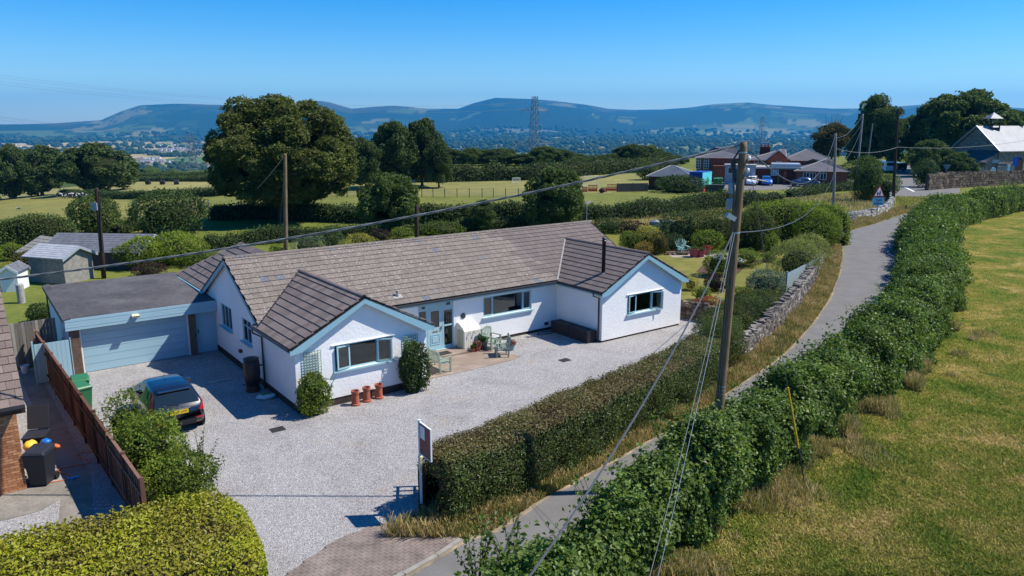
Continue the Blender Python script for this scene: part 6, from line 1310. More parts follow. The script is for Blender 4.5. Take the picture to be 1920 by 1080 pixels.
pt(742,362,228,84,cA,tA,(8.6,11.2),'left crown of the tall pair right of the huge tree',2,dist=122); pt(793,362,222,74,cA,tA,(8.6,11.2),'right and tallest crown of the pair right of the huge tree',3,dist=124); pt(824,360,262,52,cA,tA,(8.6,11.2),'lowest crown on the right side of the tall pair',4,dist=121)
pt(728,440,325,112,cB,tB,(9.4,8.1),'rounded olive-green tree left of the black post behind the ridge',5,dist=70); pt(1042,424,314,112,cB,tB,(9.4,8.1),'rounded ash-like tree in the field hedge right of the centre',6,dist=72)
pt(907,432,374,44,cD,tD,(5.4,12.2),'small sparse shrub-like tree in the hedge behind the ridge',7,dist=70)
pt(-30,358,268,100,cC,tC,(10.6,9.4),'dark tree cut by the left edge of the picture',8,dist=200); pt(28,358,270,72,cC,tC,(10.6,9.4),'dark tree second from the left edge',9,dist=196); pt(84,357,273,84,cC,tC,(10.6,9.4),'dark tree with even rounded top beside the big single tree',10,dist=200)
pt(192,364,268,128,cC,tC,(10.6,9.4),'wide single tree standing behind the cattle',11,dist=190)
pt(1628,340,176,72,cD,tD,(5.4,12.2),'tall slim dark tree right of the school roofs',12,dist=166); pt(1660,345,200,48,cD,tD,(5.4,12.2),'shorter right-hand companion of the tall slim tree',13,dist=162); pt(1602,345,232,50,cA,tA,(8.6,11.2),'broad lower tree left of the tall slim one',14,dist=168); pt(1550,340,230,74,cE,tD,(9.4,9.2),'bronze-brown tree behind the school roof',15,dist=190)
pt(1786,338,170,178,cF,tC,(13.4,11.4),'big round domed tree left of the church',16,dist=160); pt(1752,330,245,60,cF,tC,(13.4,11.4),'lower rounded tree at the left foot of the domed tree',17,dist=156); pt(1886,320,210,44,cC,tC,(10.6,9.4),'tree top showing behind the church belfry',18,dist=200)
pt(1735,345,262,70,cB,tB,(9.4,8.1),'green thicket tree right of the parked van',21,dist=146); pt(1785,345,285,60,cB,tB,(9.4,8.1),'bright green low tree in front of the church porch',22,dist=138)
pb(1629,378,46,86,'ash leaf','tall leafy bush behind the pale curving wall',170,.22,3200,.25,name='bush'); pb(1738,352,44,54,'dark leaf','dark bush at the roadside in the shade before the churchyard wall',171,.2,1500,.25,name='bush'); pb(1712,310,44,30,'lime leaf','yellow-green bush beyond the parked van',172,.3,800,.3,name='bush'); pb(1612,345,70,44,'ash leaf','green bush left of the leaning pole',173,.25,1500,.25,name='bush')
pb(1280,362,90,34,'dark leaf','dark bramble mass in front of the low slate hall',174,.25,1800,.3,name='bush'); pb(1215,338,40,34,'ash leaf','bushy scrub left of the low slate hall',175,.25,900,.35,name='bush')
pb(1660,374,58,50,'ash leaf','lower leafy bush between the curving wall and the dark pole',176,.22,1800,.25,name='bush')
# plantation row beyond the playing field
rg = random.Random(5); kk = 0
rowlab = ['first','second','third','fourth','fifth','sixth','seventh','eighth','ninth','tenth','eleventh','twelfth','thirteenth','fourteenth','fifteenth','sixteenth','seventeenth','eighteenth','nineteenth','twentieth','twenty-first','twenty-second','twenty-third','twenty-fourth']
row = [(848,278,40),(866,282,34),(885,277,38),(905,280,36),(925,279,38),(946,278,40),(978,288,60),(1004,290,40),(1018,274,46),(1040,278,40),(1062,282,38),(1084,288,36),(1104,292,36),(1124,290,34),(1145,288,34),(1168,275,44),(1188,270,46),(1212,272,44),(1236,284,40),(1262,292,36)]
for i, (u, vt, w_) in enumerate(row):
    pt(u, 325, vt, w_*1.25, [cA, cC, cB][i % 3], tA, [(8.6,11.2),(10.6,9.4),(9.4,8.1)][i % 3], rowlab[i]+' tree from the left in the dark row beyond the playing field', 30+i, dist=186+8*(i % 2), group='trees in the row beyond the playing field')
# low woods on the slope left of the huge tree and distant trees of the vale: uncountable
def far_trees():
    rng = np.random.default_rng(9); lib = [blob((0, 0, .45), np.array((.62, .62, .5)), s, 7, 5, .3, 2.2) for s in range(6)]
    N = 42000; r = np.exp(rng.uniform(np.log(400), np.log(7800), N)); u = rng.uniform(-150, 2070, N); th = np.arctan((u-960)/FPX*cos(PITCH)); x = r*np.sin(th); y = r*np.cos(th)
    dens = fbm(x/170, y/170, 2, 77, 3); line = np.abs(((x*.8+y*.6+60*fbm(x/300, y/300, 0, 5))/110) % 1-.5) < .06; line2 = np.abs(((x*.6-y*.8+60*fbm(x/300, y/300, 0, 6))/150) % 1-.5) < .05
    thin = (x/y < -.30) & (r > 2700) & (r < 6000); keep = ((dens > .54) | line | line2) & ~(thin & (dens < .66) & (rng.random(N) > .04)); keep &= ~((u < 420) & (r < 620) & (r > 0)) | (dens > .45); x, y, r = x[keep], y[keep], r[keep]
    z = T(x, y); s = rng.uniform(4, 8, len(x))*(1+r/2300); Vs = []; Fs = []; base = 0
    cl = rng.integers(0, 6, len(x))
    for k in range(6):
        v, f = lib[k]; f = f[f[:, 2] != f[:, 3]]; m = np.where(cl == k)[0]; a = rng.uniform(0, 6.28, len(m)); ca, sa = np.cos(a), np.sin(a)
        X = x[m, None]+s[m, None]*(v[None, :, 0]*ca[:, None]-v[None, :, 1]*sa[:, None])*1.1; Y = y[m, None]+s[m, None]*(v[None, :, 0]*sa[:, None]+v[None, :, 1]*ca[:, None])*1.1; Z = z[m, None]+s[m, None]*v[None, :, 2]
        V = np.stack([X, Y, Z], 2).reshape(-1, 3); F = (f[None]+(np.arange(len(m))*len(v))[:, None, None]).reshape(-1, 4); Vs.append(V); Fs.append(F+base); base += len(V)
    print('far trees', len(x), 'quads', sum(len(f) for f in Fs))
    me = np_mesh('distant_woodland', np.concatenate(Vs), np.concatenate(Fs), MATS['far wood']); ob('distant_woodland', me, kind='stuff')
k = NM('far wood'); g = k.geo(); r_ = k.ramp(g.outputs['Random Per Island'], [(0, (.020, .036, .014)), (.6, (.038, .060, .020)), (1, (.06, .08, .03))]); k.bsdf(r_.outputs[0], 1, .05); MATS['far wood'] = k.m
far_trees()
def far_houses():
    rng = np.random.default_rng(19); N = 30000; r = np.exp(rng.uniform(np.log(1500), np.log(7500), N)); u = rng.uniform(-100, 2000, N); th = np.arctan((u-960)/FPX*cos(PITCH)); x = r*np.sin(th); y = r*np.cos(th)
    k_ = (fbm(x/330, y/330, 4, 41, 3) > .68) | (rng.random(N) < .012); x, y, r = x[k_][:2600], y[k_][:2600], r[k_][:2600]; z = T(x, y); b = MB()
    for i in range(len(x)):
        a = rng.uniform(0, 3.14); w_, d_, h_ = (rng.uniform(8, 13), 7, rng.uniform(4, 5.5)) if rng.random() > .03 else (rng.uniform(25, 50), 16, 6); b.mat(0 if rng.random() > .6 else 1)
        R = Matrix.Rotation(a, 3, 'Z'); c = Vector((x[i], y[i], z[i])); q = [(-w_/2,-d_/2,0),(w_/2,-d_/2,0),(w_/2,d_/2,0),(-w_/2,d_/2,0),(-w_/2,-d_/2,h_),(w_/2,-d_/2,h_),(w_/2,d_/2,h_),(-w_/2,d_/2,h_),(-w_/2,0,h_+2.6),(w_/2,0,h_+2.6)]
        P = [R @ Vector(p)+c for p in q]; b.add(P, [(0,1,5,4),(1,2,6,9,5),(2,3,7,6),(3,0,4,8,7)]); b.mat(2); b.add(P, [(4,5,9,8),(6,7,8,9)])
    b.ob('distant_villages', [MATS['white paint'], MATS['far brick'], MATS['far slate']], kind='stuff')
M_plain('far brick', (.32, .2, .15), .9, .1); M_plain('far slate', (.22, .20, .21), .8, .2); far_houses()
# ================================================================== GRASS as geometry
def grass(name, N, region, hgt, wid, seed, mat, kind='stuff', bend=.4):
    rng = np.random.default_rng(seed); P = region(rng, N); n = len(P); h = hgt[0]+(hgt[1]-hgt[0])*rng.random(n)
    h = h*P[:, 2]; a = rng.uniform(0, 2*pi, n); dx, dy = np.cos(a), np.sin(a); w_ = wid*rng.uniform(.7, 1.4, n); lb = rng.uniform(-1, 1, (n, 2))*bend*h[:, None]; z = T(P[:, 0], P[:, 1])
    V = np.empty((n, 4, 3)); V[:, 0] = np.stack([P[:, 0]-dx*w_/2, P[:, 1]-dy*w_/2, z], 1); V[:, 1] = np.stack([P[:, 0]+dx*w_/2, P[:, 1]+dy*w_/2, z], 1)
    V[:, 2] = np.stack([P[:, 0]+dx*w_*.3+lb[:, 0], P[:, 1]+dy*w_*.3+lb[:, 1], z+h], 1); V[:, 3] = np.stack([P[:, 0]-dx*w_*.3+lb[:, 0], P[:, 1]-dy*w_*.3+lb[:, 1], z+h], 1)
    me = np_mesh(name, V.reshape(-1, 3), np.arange(n*4).reshape(-1, 4), MATS[mat]); return ob(name, me, kind=kind)
def grass_mat(name, cols, pa):
    k = NM(name); g = k.geo(); n1 = k.noise(pa[0], 5, .62, g.outputs['Position'], .6); f = k.n('ShaderNodeMath', operation='MULTIPLY_ADD'); k.l(g.outputs['Random Per Island'], f.inputs[0]); f.inputs[1].default_value = pa[1]; k.l(n1.outputs[0], f.inputs[2])
    s_ = k.n('ShaderNodeMath', operation='SUBTRACT'); k.l(f.outputs[0], s_.inputs[0]); s_.inputs[1].default_value = pa[1]/2
    r = k.ramp(s_.outputs[0], cols); b = k.bsdf(r.outputs[0], .8, .15); tr = k.n('ShaderNodeBsdfTranslucent'); k.l(r.outputs[0], tr.inputs[0]); mx = k.n('ShaderNodeMixShader'); mx.inputs[0].default_value = .3; k.l(b.outputs[0], mx.inputs[1]); k.l(tr.outputs[0], mx.inputs[2]); k.l(mx.outputs[0], k.out.inputs[0]); MATS[name] = k.m
grass_mat('meadow grass', [(.30, (.10, .18, .022)), (.44, (.23, .26, .04)), (.56, (.38, .33, .08)), (.70, (.62, .46, .20))], (.42, .25))
grass_mat('dry grass', [(.25, (.13, .18, .035)), (.42, (.28, .25, .07)), (.6, (.50, .38, .17)), (.8, (.66, .52, .28))], (.9, .4))
def reg_meadow(rng, N):
    v = 400+680*rng.random(N)**.75; u = rng.uniform(1180, 1960, N); r = [ray(0, 0)]; yd = (v-540)/FPX; xx = (u-960)/FPX; ry = cos(PITCH)-yd*sin(PITCH); rz = -sin(PITCH)-yd*cos(PITCH); t = -CAMH/rz; X = xx*t; Y = ry*t
    k_ = inpoly(X, Y, MEADOW) & (Y < 75); X, Y = X[k_], Y[k_]; s = .7+.9*fbm(X*.8, Y*.8, 0, 4); return np.c_[X, Y, s]
grass('meadow_grass', 230000, reg_meadow, (.03, .08), .026, 3, 'meadow grass', bend=1.3)
def reg_edge(rng, N):   # tall dry grass along the hedge foot
    fs = np.array([(1.2,10),(3.4,15.6),(5.0,18.6),(9.4,22.5),(12.4,25.4),(16.6,29.8),(21.6,36.3),(32.5,53.8),(41,69)]); ln = np.r_[0, np.cumsum(np.linalg.norm(np.diff(fs, axis=0), axis=1))]; d = ln[-1]*.50*rng.random(N)**1.2
    x = np.interp(d, ln, fs[:, 0]); y = np.interp(d, ln, fs[:, 1]); o = np.abs(rng.normal(0, 1.0, N)); x = x+o*.72-.35; y = y-o*.68; k_ = fbm(x*.9, y*.9, 0, 8) > .40+.08*o+.12*sst(21, 27, y); s_ = (.4+1.1*vnoise(x*1.1, y*1.1, 0, 9))*np.clip(1.3-.35*o, .3, 1); return np.c_[x, y, s_][k_]
grass('hedge_foot_grass', 90000, reg_edge, (.12, .42), .022, 4, 'dry grass', bend=.5)
def reg_verge(rng, N):
    m = len(LLs); i = rng.integers(6, m-20, N); o = rng.uniform(.05, 1.7, N)**1.0; P = (LLs-np.c_[_t[:, 1], -_t[:, 0]]*0)[i]+rng.uniform(-.5, .5, (N, 1))*_t[i]; Pn = P-np.c_[_t[:, 1], -_t[:, 0]][i]*o[:, None]
    k_ = (rng.random(N) < np.clip(45/np.maximum(Pn[:, 1], 1), .3, 1)) & (Pn[:, 1] > 17.0); Pn = Pn[k_]; return np.c_[Pn, (.45+.9*vnoise(Pn[:, 0]*1.2, Pn[:, 1]*1.2, 0, 5))*(.5+.6*o[k_])]
grass('verge_grass', 150000, reg_verge, (.14, .46), .024, 5, 'dry grass', bend=.6)
def reg_field(rng, N):
    X = rng.uniform(5, 52, N); Y = rng.uniform(60, 120, N); k_ = inpoly(X, Y, AREAS[5][0]); X, Y = X[k_], Y[k_]; return np.c_[X, Y, .6+.9*vnoise(X*.3, Y*.3, 0, 4)]
grass('rough_field_grass', 70000, reg_field, (.15, .4), .05, 6, 'dry grass')
def reg_corner(rng, N):
    P = [GT(*q) for q in [(1575,420),(1640,415),(1680,400),(1680,368),(1745,370),(1730,392),(1700,402),(1580,438)]]; X = rng.uniform(24, 62, N); Y = rng.uniform(62, 115, N); k_ = inpoly(X, Y, P); X, Y = X[k_], Y[k_]; return np.c_[X, Y, .6+.9*vnoise(X*.3, Y*.3, 0, 4)]
grass('corner_grass', 50000, reg_corner, (.12, .3), .05, 7, 'meadow grass')
print('leaves', LEAFCOUNT[0])
# ================================================================== POLES AND WIRES
k = NM('pole wood'); g = k.geo(); mpn = k.n('ShaderNodeMapping'); mpn.inputs['Scale'].default_value = (9, 9, .7); k.l(g.outputs['Position'], mpn.inputs[0]); n1 = k.noise(2.2, 6, .7, mpn.outputs[0]); r = k.ramp(n1.outputs[0], [(.3, (.10, .062, .035)), (.5, (.19, .125, .075)), (.7, (.29, .21, .14))]); k.bsdf(r.outputs[0], .9, .15, bump=n1.outputs[0], bstr=.4, bdist=.01); MATS['pole wood'] = k.m
M_plain('dark pole', (.05, .035, .028), .9, .1, var=.3); M_plain('grey pole', (.22, .21, .22), .8, .2, var=.2); M_plain('cable black', (.03, .03, .032), .45, .4, var=.2); M_plain('cable twist', (.20, .20, .195), .5, .4, var=.3, scale=1); M_plain('cable grey', (.085, .09, .10), .5, .4); M_plain('galvanised', (.38, .42, .46), .4, .5, metal=.3); M_plain('box grey', (.22, .27, .34), .4, .5); M_plain('cable dark', (.07, .075, .085), .5, .4); M_plain('cable white', (.26, .26, .26), .5, .4)
def pole(name, label, base, top, r0, r1, mat, group='telegraph poles'):
    base, top = Vector(base), Vector(top); t = thing(name, label, 'pole', base, 0, group); d = top-base
    b = MB(); b.tube([d*(-.02), d*.25, d*.6, d*.985, d], [r0, r0*.93+r1*.07, (r0+r1)/2, r1, r1*.8], 14); b.ob('pole', MATS[mat], t, smooth=True); return t
PT = Vector((5.90, 19.70, 9.54)); PBm = Vector((5.61, 19.70, 0))
mp_ = pole('telegraph_pole', 'big brown wooden telegraph pole carrying boxes and cables, nearest in the picture', PBm, PT, .130, .098, 'pole wood')
def on(h): return (PT-PBm)*(h/9.52)
for h, w_, m in ((8.35, .12, 'box grey'), (7.95, .15, 'box grey'), (8.95, .10, 'dark grey plastic')):
    c = on(h)+Vector((-.24, -.06, 0)); b = MB(); b.cbox(c, (w_, .12, .26)); b.tube([c+Vector((0, 0, -.12)), c+Vector((.02, 0, -.3)), on(h-.42)+Vector((-.12, -.02, 0))], .012, 5); b.tube([c+Vector((.02, 0, .1)), on(h+.15)], .014, 5); b.ob('cable_box', MATS[m], mp_)
c = on(7.62)+Vector((-.20, -.12, 0)); b = MB(); b.cbox(c, (.28, .11, .12), .3, 0, .5); b.ob('junction_box', MATS['galvanised'], mp_)
b = MB(); b.tube([on(9.3)+Vector((-.12, -.05, 0)), on(9.05)+Vector((-.26, -.06, 0)), on(8.6)+Vector((-.22, -.1, 0)), on(8.2)+Vector((-.16, -.12, 0)), on(5)+Vector((-.14, -.14, 0)), on(2.6)+Vector((-.1, -.16, 0))], .022, 6); b.ob('riser_cable', MATS['cable black'], mp_)
b = MB(); b.tube([on(8.62)+Vector((.1, 0, 0)), on(8.5)+Vector((.75, .1, 0))], .018, 5); b.tube([on(8.0)+Vector((.1, 0, 0)), on(8.3)+Vector((.42, 0, 0))], .014, 5); b.ob('bracket', MATS['cable black'], mp_)
for h in (9.25, 7.2, 3.0, 2.9, 2.8): b = MB(); c = on(h); b.lathe([(.136-.0034*h, -.02), (.136-.0034*h, .02)], c, 12); b.ob('band', MATS['galvanised'], mp_)
for h, s in ((9.1, 1), (8.8, 1)): b = MB(); b.lathe([(.03, -.05), (.045, -.02), (.045, .03), (.02, .06)], on(h)+Vector((.15, -.06, 0)), 8); b.ob('insulator', MATS['white paint'], mp_)
b = MB(); b.box(-.16, -.04, 0, .16, .04, .045); b.v = [tuple(Vector(p)+on(9.50)) for p in b.v]; b.ob('pole_cap', MATS['galvanised'], mp_)
def cable(name, label, a, c, sag, r, mat='cable black', n=26, group=None, twist=False, cat='cable'):
    a, c = Vector(a), Vector(c); b = MB()
    def P(t): p = a.lerp(c, t); p.z -= sag*4*t*(1-t); return p
    if twist:
        L = (c-a).length; k_ = int(L*5)
        for ph in (0, pi*.66, pi*1.33): b.tube([P(i/k_)+Vector((0, cos(i*.9+ph), sin(i*.9+ph)))*r*.75 for i in range(k_+1)], r*.6, 5, caps=False)
    else: b.tube([P(i/n) for i in range(n+1)], r, 6, caps=False)
    o = b.ob(name, MATS[mat]); return tag(o, label, cat, group)
e = AY(0, 515, 19.6); d = e-(PT+Vector((-.1, 0, -.08))); far_l = PT+Vector((-.1, 0, -.08))+d*1.75
aa = PT+Vector((-.1, 0, -.08)); far_l.z = 2*0+e.z-1.1
cable('overhead_cable', 'thick twisted black cable sweeping from the big pole across the bungalow roof', aa, far_l, .95, .026, 'cable twist', twist=True)
P2B = Vector((*GT(1562, 400), 0)); P2B.z = tz(P2B.x, P2B.y); P2T = AY(1567, 250, P2B.y)
pole('telegraph_pole', 'slim grey pole standing in the field beyond the laurel hedge', P2B, P2T, .16, .12, 'grey pole')
q = GT(1604, 352); P3T = AY(1618, 214, q[1]+2); pole('telegraph_pole', 'grey leaning pole in front of the tall slim tree', (q[0], q[1], tz(*q)), P3T, .18, .13, 'grey pole')
q = GT(1674, 385); P4T = AY(1684, 203, q[1]); pole('telegraph_pole', 'tall dark brown pole at the lane corner beside the parked van', (q[0], q[1], tz(*q)), P4T, .19, .13, 'dark pole')
P5T = AY(1636, 232, 150); pole('telegraph_pole', 'thin distant pole between the leaning pole and the dark one', (P5T.x-.3, 150, 0), P5T, .13, .1, 'grey pole')
q = (AY(535, 478, 56).x, 56.0); zz = tz(*q); P6T = AY(534.5, 288, q[1]); pole('telegraph_pole', 'tall brown pole standing in front of the huge tree behind the bungalow', (q[0], q[1], zz-.3), P6T, .16, .12, 'pole wood')
q = GT(195, 522); P7T = AY(181, 352, q[1]); lp = pole('telegraph_pole', 'left telegraph pole with a blue-grey box, rising beyond the garage roof', (q[0], q[1], tz(*q)), P7T, .15, .12, 'dark pole')
b = MB(); dd = P7T-Vector(lp.location); c = dd*.80+Vector((-.15, -.12, 0)); b.cbox(c, (.36, .22, .48)); b.ob('transformer_box', MATS['box grey'], lp); b = MB(); b.tube([dd*.97, dd*.97+Vector((.25, 0, -.1)), dd*.85+Vector((.2, -.05, 0)), dd*.6+Vector((.12, -.1, 0)), dd*.3+Vector((.12, -.1, 0))], .03, 5); b.tube([dd*.96+Vector((-.2, 0, 0)), dd*.96+Vector((.3, 0, -.05))], .04, 5); b.ob('riser_cable', MATS['cable black'], lp)
q = (AY(781, 450, 58).x, 58.0); z7 = tz(*q); pt8 = AY(781, 384, q[1]); pole('short_post', 'short black post beyond the ridge between the olive tree and the shrubs', (q[0], q[1], z7), pt8, .15, .15, 'dark pole', None)
cable('overhead_cable', 'heavy cable drooping from the big pole to the slim grey field pole', PT+Vector((.1, 0, -.15)), P2T-Vector((0, 0, .1)), 2.7, .019, 'cable grey')
b = MB(); c0 = PT+Vector((.1, 0, -.15)); 
cable('overhead_cable', 'lower grey cable looping from mid-pole across the laurel hedge to the slim grey pole', on(7.2)+PBm, P2B+Vector((0, 0, 5.2)), 1.8, .015, 'cable grey')
cable('overhead_cable', 'wire from the slim grey pole up to the leaning pole top', P2T-Vector((0, 0, .5)), P3T, .9, .022, 'cable grey'); cable('overhead_cable', 'second wire from the slim grey pole to the leaning pole, lower on the pole', P2T-Vector((0, 0, 3.5)), P3T-Vector((0, 0, 2.2)), 1.6, .02, 'cable grey')
cable('overhead_cable', 'straight stay wire running from the leaning pole down to the field grass', P3T-Vector((0, 0, 1.5)), GT(1395, 462)+(0.3,), 1.2, .011, 'cable grey')
cable('overhead_cable', 'wire from the slim grey pole down to the hedge by the gap', P2T-Vector((0, 0, .6)), GT(1540, 365)+(.5,), .1, .018, 'cable grey')
cable('overhead_cable', 'thin level wire from the slim grey pole past the dark corner pole', P2T-Vector((0, 0, 1.6)), AY(1683, 276, P4T.y), .6, .022, 'cable white'); cable('overhead_cable', 'thin wire crossing from the dark corner pole past the church roof', AY(1683, 276, P4T.y), AY(1990, 248, 122), .9, .022, 'cable white')
cable('service_cable', 'thick grey service cable falling from the big pole over the front hedge', on(7.2)+PBm+Vector((-.1, -.1, 0)), AY(905, 1200, 9.2), .55, .021, 'cable dark')
cable('service_cable', 'thin pale wire from the big pole over the hazel hedge, left of the pair', on(7.2)+PBm+Vector((-.1, -.1, 0)), AY(1186, 1200, 12.6), .35, .006, 'cable white', group='pair of thin wires'); cable('service_cable', 'thin pale wire from the big pole over the hazel hedge, right of the pair', on(7.2)+PBm+Vector((-.05, -.1, 0)), AY(1205, 1200, 13.2), .25, .006, 'galvanised', group='pair of thin wires')
an_ = Vector((*G(1509, 908), 0)); st_ = PT+Vector((.1, 0, -.3)); sw = cable('stay_wire', 'steel stay wire anchoring the big pole in the meadow, with yellow guard', st_, an_, .0, .008, 'cable grey', 2, cat='stay wire')
M_plain('yellow guard', (.62, .36, .03), .5, .4); b = MB(); b.tube([an_+(st_-an_)*.12, an_+(st_-an_)*.315], .03, 8); b.ob('guard', MATS['yellow guard'], sw); b = MB(); b.tube([an_, an_+(st_-an_)*.10], .018, 6); b.tube([an_+(st_-an_)*.09, an_+(st_-an_)*.12], .032, 6); b.ob('turnbuckle', MATS['dark grey plastic'], sw)
cable('overhead_cable', 'wire falling leftwards from the tall brown pole in front of the huge tree', P6T-Vector((0, 0, .1)), GT(415, 372)+(-3.2,), 1.2, .03, 'cable white'); cable('stay_wire', 'steep stay wire beside the tall brown pole behind the bungalow', P6T-Vector((0, 0, .3)), GT(517, 470)+(-1.2,), 0, .018, 'cable grey', 2, cat='stay wire')
# ---- pylons
def pylon(x, y, H, label, wbase=.15, tiers=((.88, .135), (.60, .195), (.38, .15)), r=.0018):
    z = tz(x, y); t = thing('electricity_pylon', label, 'pylon', (x, y, z), .5, 'electricity pylons'); b = MB(); rr = H*r; W0 = H*wbase/2; W1_ = H*.018
    def wd(f): return W0*(1-f)**1.35+W1_
    fs = [0, .12, .23, .33, .42, .50, .57, .64, .70, .76, .82, .88, .94, 1.0]; cs = ((-1,-1),(1,-1),(1,1),(-1,1))
    for i in range(len(fs)-1):
        a, c = fs[i], fs[i+1]; wa, wc = wd(a), wd(c)
        for k_ in range(4):
            s0, s1 = cs[k_], cs[(k_+1) % 4]; A = (s0[0]*wa, s0[1]*wa, a*H); B_ = (s0[0]*wc, s0[1]*wc, c*H); A2 = (s1[0]*wa, s1[1]*wa, a*H); B2 = (s1[0]*wc, s1[1]*wc, c*H)
            b.tube([A, B_], rr*1.5, 4, False); b.tube([A, B2], rr, 3, False); b.tube([A2, B_], rr, 3, False); b.tube([B_, B2], rr*.8, 3, False)
    b.ob('tower', MATS['pylon steel'], t)
    for f, s in tiers:
        m = MB(); zc = f*H
        for sg_ in (-1, 1):
            tip = (sg_*s*H, 0, zc)
            for oy in (-1, 1): m.tube([(sg_*wd(f), oy*wd(f), zc), tip], rr*1.1, 3, False); m.tube([(sg_*wd(f), oy*wd(f), zc+.035*H), tip], rr*1.1, 3, False)
            m.tube([tip, (tip[0], 0, zc-.05*H)], rr*1.3, 4, False)
            for q in (.35, .7): m.tube([(sg_*(wd(f)+(s*H-wd(f))*q), 0, zc), (sg_*(wd(f)+(s*H-wd(f))*q), 0, zc+.03*H*(1-q))], rr, 3, False)
        m.ob('crossarm', MATS['pylon steel'], t)
    return t
M_plain('pylon steel', (.17, .20, .22), .6, .4, metal=.2)
pyl1 = AY(1003, 181, 760); z1_ = tz(pyl1.x, 760); pylon(pyl1.x, 760, pyl1.z-z1_, 'tall lattice pylon rising over the vale in the centre', .15)
pyl2 = AY(357, 250, 520); z2_ = tz(pyl2.x, 520); pylon(pyl2.x, 520, pyl2.z-z2_, 'smaller pale lattice pylon at the left beyond the bale field', .19)
pyl3 = AY(1430, 218, 1500); z3_ = tz(pyl3.x, 1500); pylon(pyl3.x, 1500, pyl3.z-z3_, 'faint distant pylon left of the tall slim tree', .15)
def hv(name, label, ends, r): 
    b = MB()
    for (a, c, sag) in ends:
        a, c = Vector(a), Vector(c); b.tube([Vector((*(a.lerp(c, i/30))[:2], a.lerp(c, i/30).z-sag*4*(i/30)*(1-i/30))) for i in range(31)], r, 4, False)
    o = b.ob(name, MATS['cable grey']); o['kind'] = 'stuff'; return tag(o, label, 'power lines')
Y1 = 760; hv('power_lines', 'faint high-voltage lines sweeping across the sky at upper left', [(AY(-160, 120+6*i, 420), (pyl1.x-7+3*(i % 3), Y1, pyl1.z-5-6*(i//2)), 11) for i in range(4)], .035)
hv('power_lines', 'faint lower pair of lines near the horizon at far left', [(AY(-160, 196+5*i, 420), (pyl2.x+(-4, 4, 0)[i], 520, pyl2.z-3), 1.0) for i in range(3)], .035)
# ================================================================== SIGNS, GARDEN FENCE
q = GT(1643, 412); x, y = q; z = tz(x, y); d = y/FPX*1.02
t = thing('road_sign', 'red-edged triangular school warning sign with blue plate on a grey post by the wall', 'road sign', (x, y, z), .25)
MB().tube([(0, 0, 0), (0, 0, 41*d)], .04, 8).ob('post', MATS['grey pole'], t); s = 12.5*d; zc = 42*d
tr_ = lambda s_, y_, th: [(-s_, y_, zc-.0*s_), (s_, y_, zc), (0, y_, zc+1.75*s_)]
MB().prism(tr_(s, -.02, 0), (0, .02, 0)).ob('triangle_border', MATS['maroon'] if False else MATS['sign red'] if 'sign red' in MATS else M_plain('sign red', (.5, .03, .03), .5, .3), t)
s2 = s*.74; MB().prism([(-s2, -.03, zc+.16*s), (s2, -.03, zc+.16*s), (0, -.03, zc+.16*s+1.72*s2)], (0, .01, 0)).ob('triangle_face', MATS['white paint'], t)
b = MB()
for sx, hh in ((-.22, .55), (.16, .72)):
    b.box(sx*s-.10*s, -.036, zc+.22*s, sx*s+.10*s, -.031, zc+(.22+hh)*s*.8); b.box(sx*s-.17*s, -.036, zc+.5*s, sx*s+.17*s, -.031, zc+.58*s); b.box(sx*s-.07*s, -.036, zc+(.22+hh)*s*.82, sx*s+.07*s, -.031, zc+(.40+hh)*s*.82)
b.ob('pictogram', MATS['black print'], t); M_plain('sign blue', (.10, .34, .50), .5, .3)
pl = MB().box(-s*1.0, -.03, zc-1.25*s, s*1.0, -.01, zc-.12*s).ob('plate', MATS['sign blue'], t)
for j, tx_ in enumerate(('Ysgol', 'School')): o = ob('lettering', text_mesh(tx_, s*.5, MATS['black print']), pl, (0, -.034, zc-.43*s-j*.5*s)); o.rotation_euler = (pi/2, 0, 0)
q = GT(1771, 352); x, y = q; z = tz(x, y); d = y/FPX*1.02
t = thing('road_sign', 'grey back of a give-way triangle sign on a post by the churchyard wall', 'road sign', (x, y, z), 0); MB().tube([(0, 0, 0), (0, 0, 42*d)], .045, 8).ob('post', MATS['grey pole'], t); MB().prism([(-7.5*d, 0, 42*d), (7.5*d, 0, 42*d), (0, 0, 29*d)], (0, .02, 0)).ob('back_plate', MATS['grey pole'], t)
q = GT(1865, 344); x, y = q; z = tz(x, y); d = y/FPX*1.02
t = thing('direction_sign', 'signpost with two pale arms in front of the church porch', 'road sign', (x, y, z), 0); MB().tube([(0, 0, 0), (.2, 0, 44*d)], .05, 8).ob('post', MATS['grey pole'], t); MB().box(-9*d, -.03, 37*d, 3.0*d, 0, 43*d).ob('arm', MATS['galvanised'], t); MB().box(1*d, -.06, 31.5*d, 17*d, -.03, 35.5*d).ob('arm', MATS['grey pole'], t)
q = GT(1899, 340); x, y = q; z = tz(x, y); d = y/FPX*1.02
M_plain('royal blue', (.02, .10, .55), .5, .3); t = thing('notice_sign', 'bright blue rectangular sign on a thin post at the right by the churchyard', 'road sign', (x, y, z), 0); MB().tube([(0, 0, 0), (0, 0, 42*d)], .04, 8).ob('post', MATS['grey pole'], t); MB().box(-4.6*d, -.03, 28*d, 4.6*d, 0, 44*d).ob('plate', MATS['royal blue'], t)
lathe_thing('marker_post', [(.07, 0), (.07, .75), (.0, .8)], 'dark pole', 'short brown marker post on the verge where the lane meets the road', 'post', *GT(1698, 397), 0, 8)
M_plain('pale blue paint', (.30, .38, .40), .7, .3, var=.08)
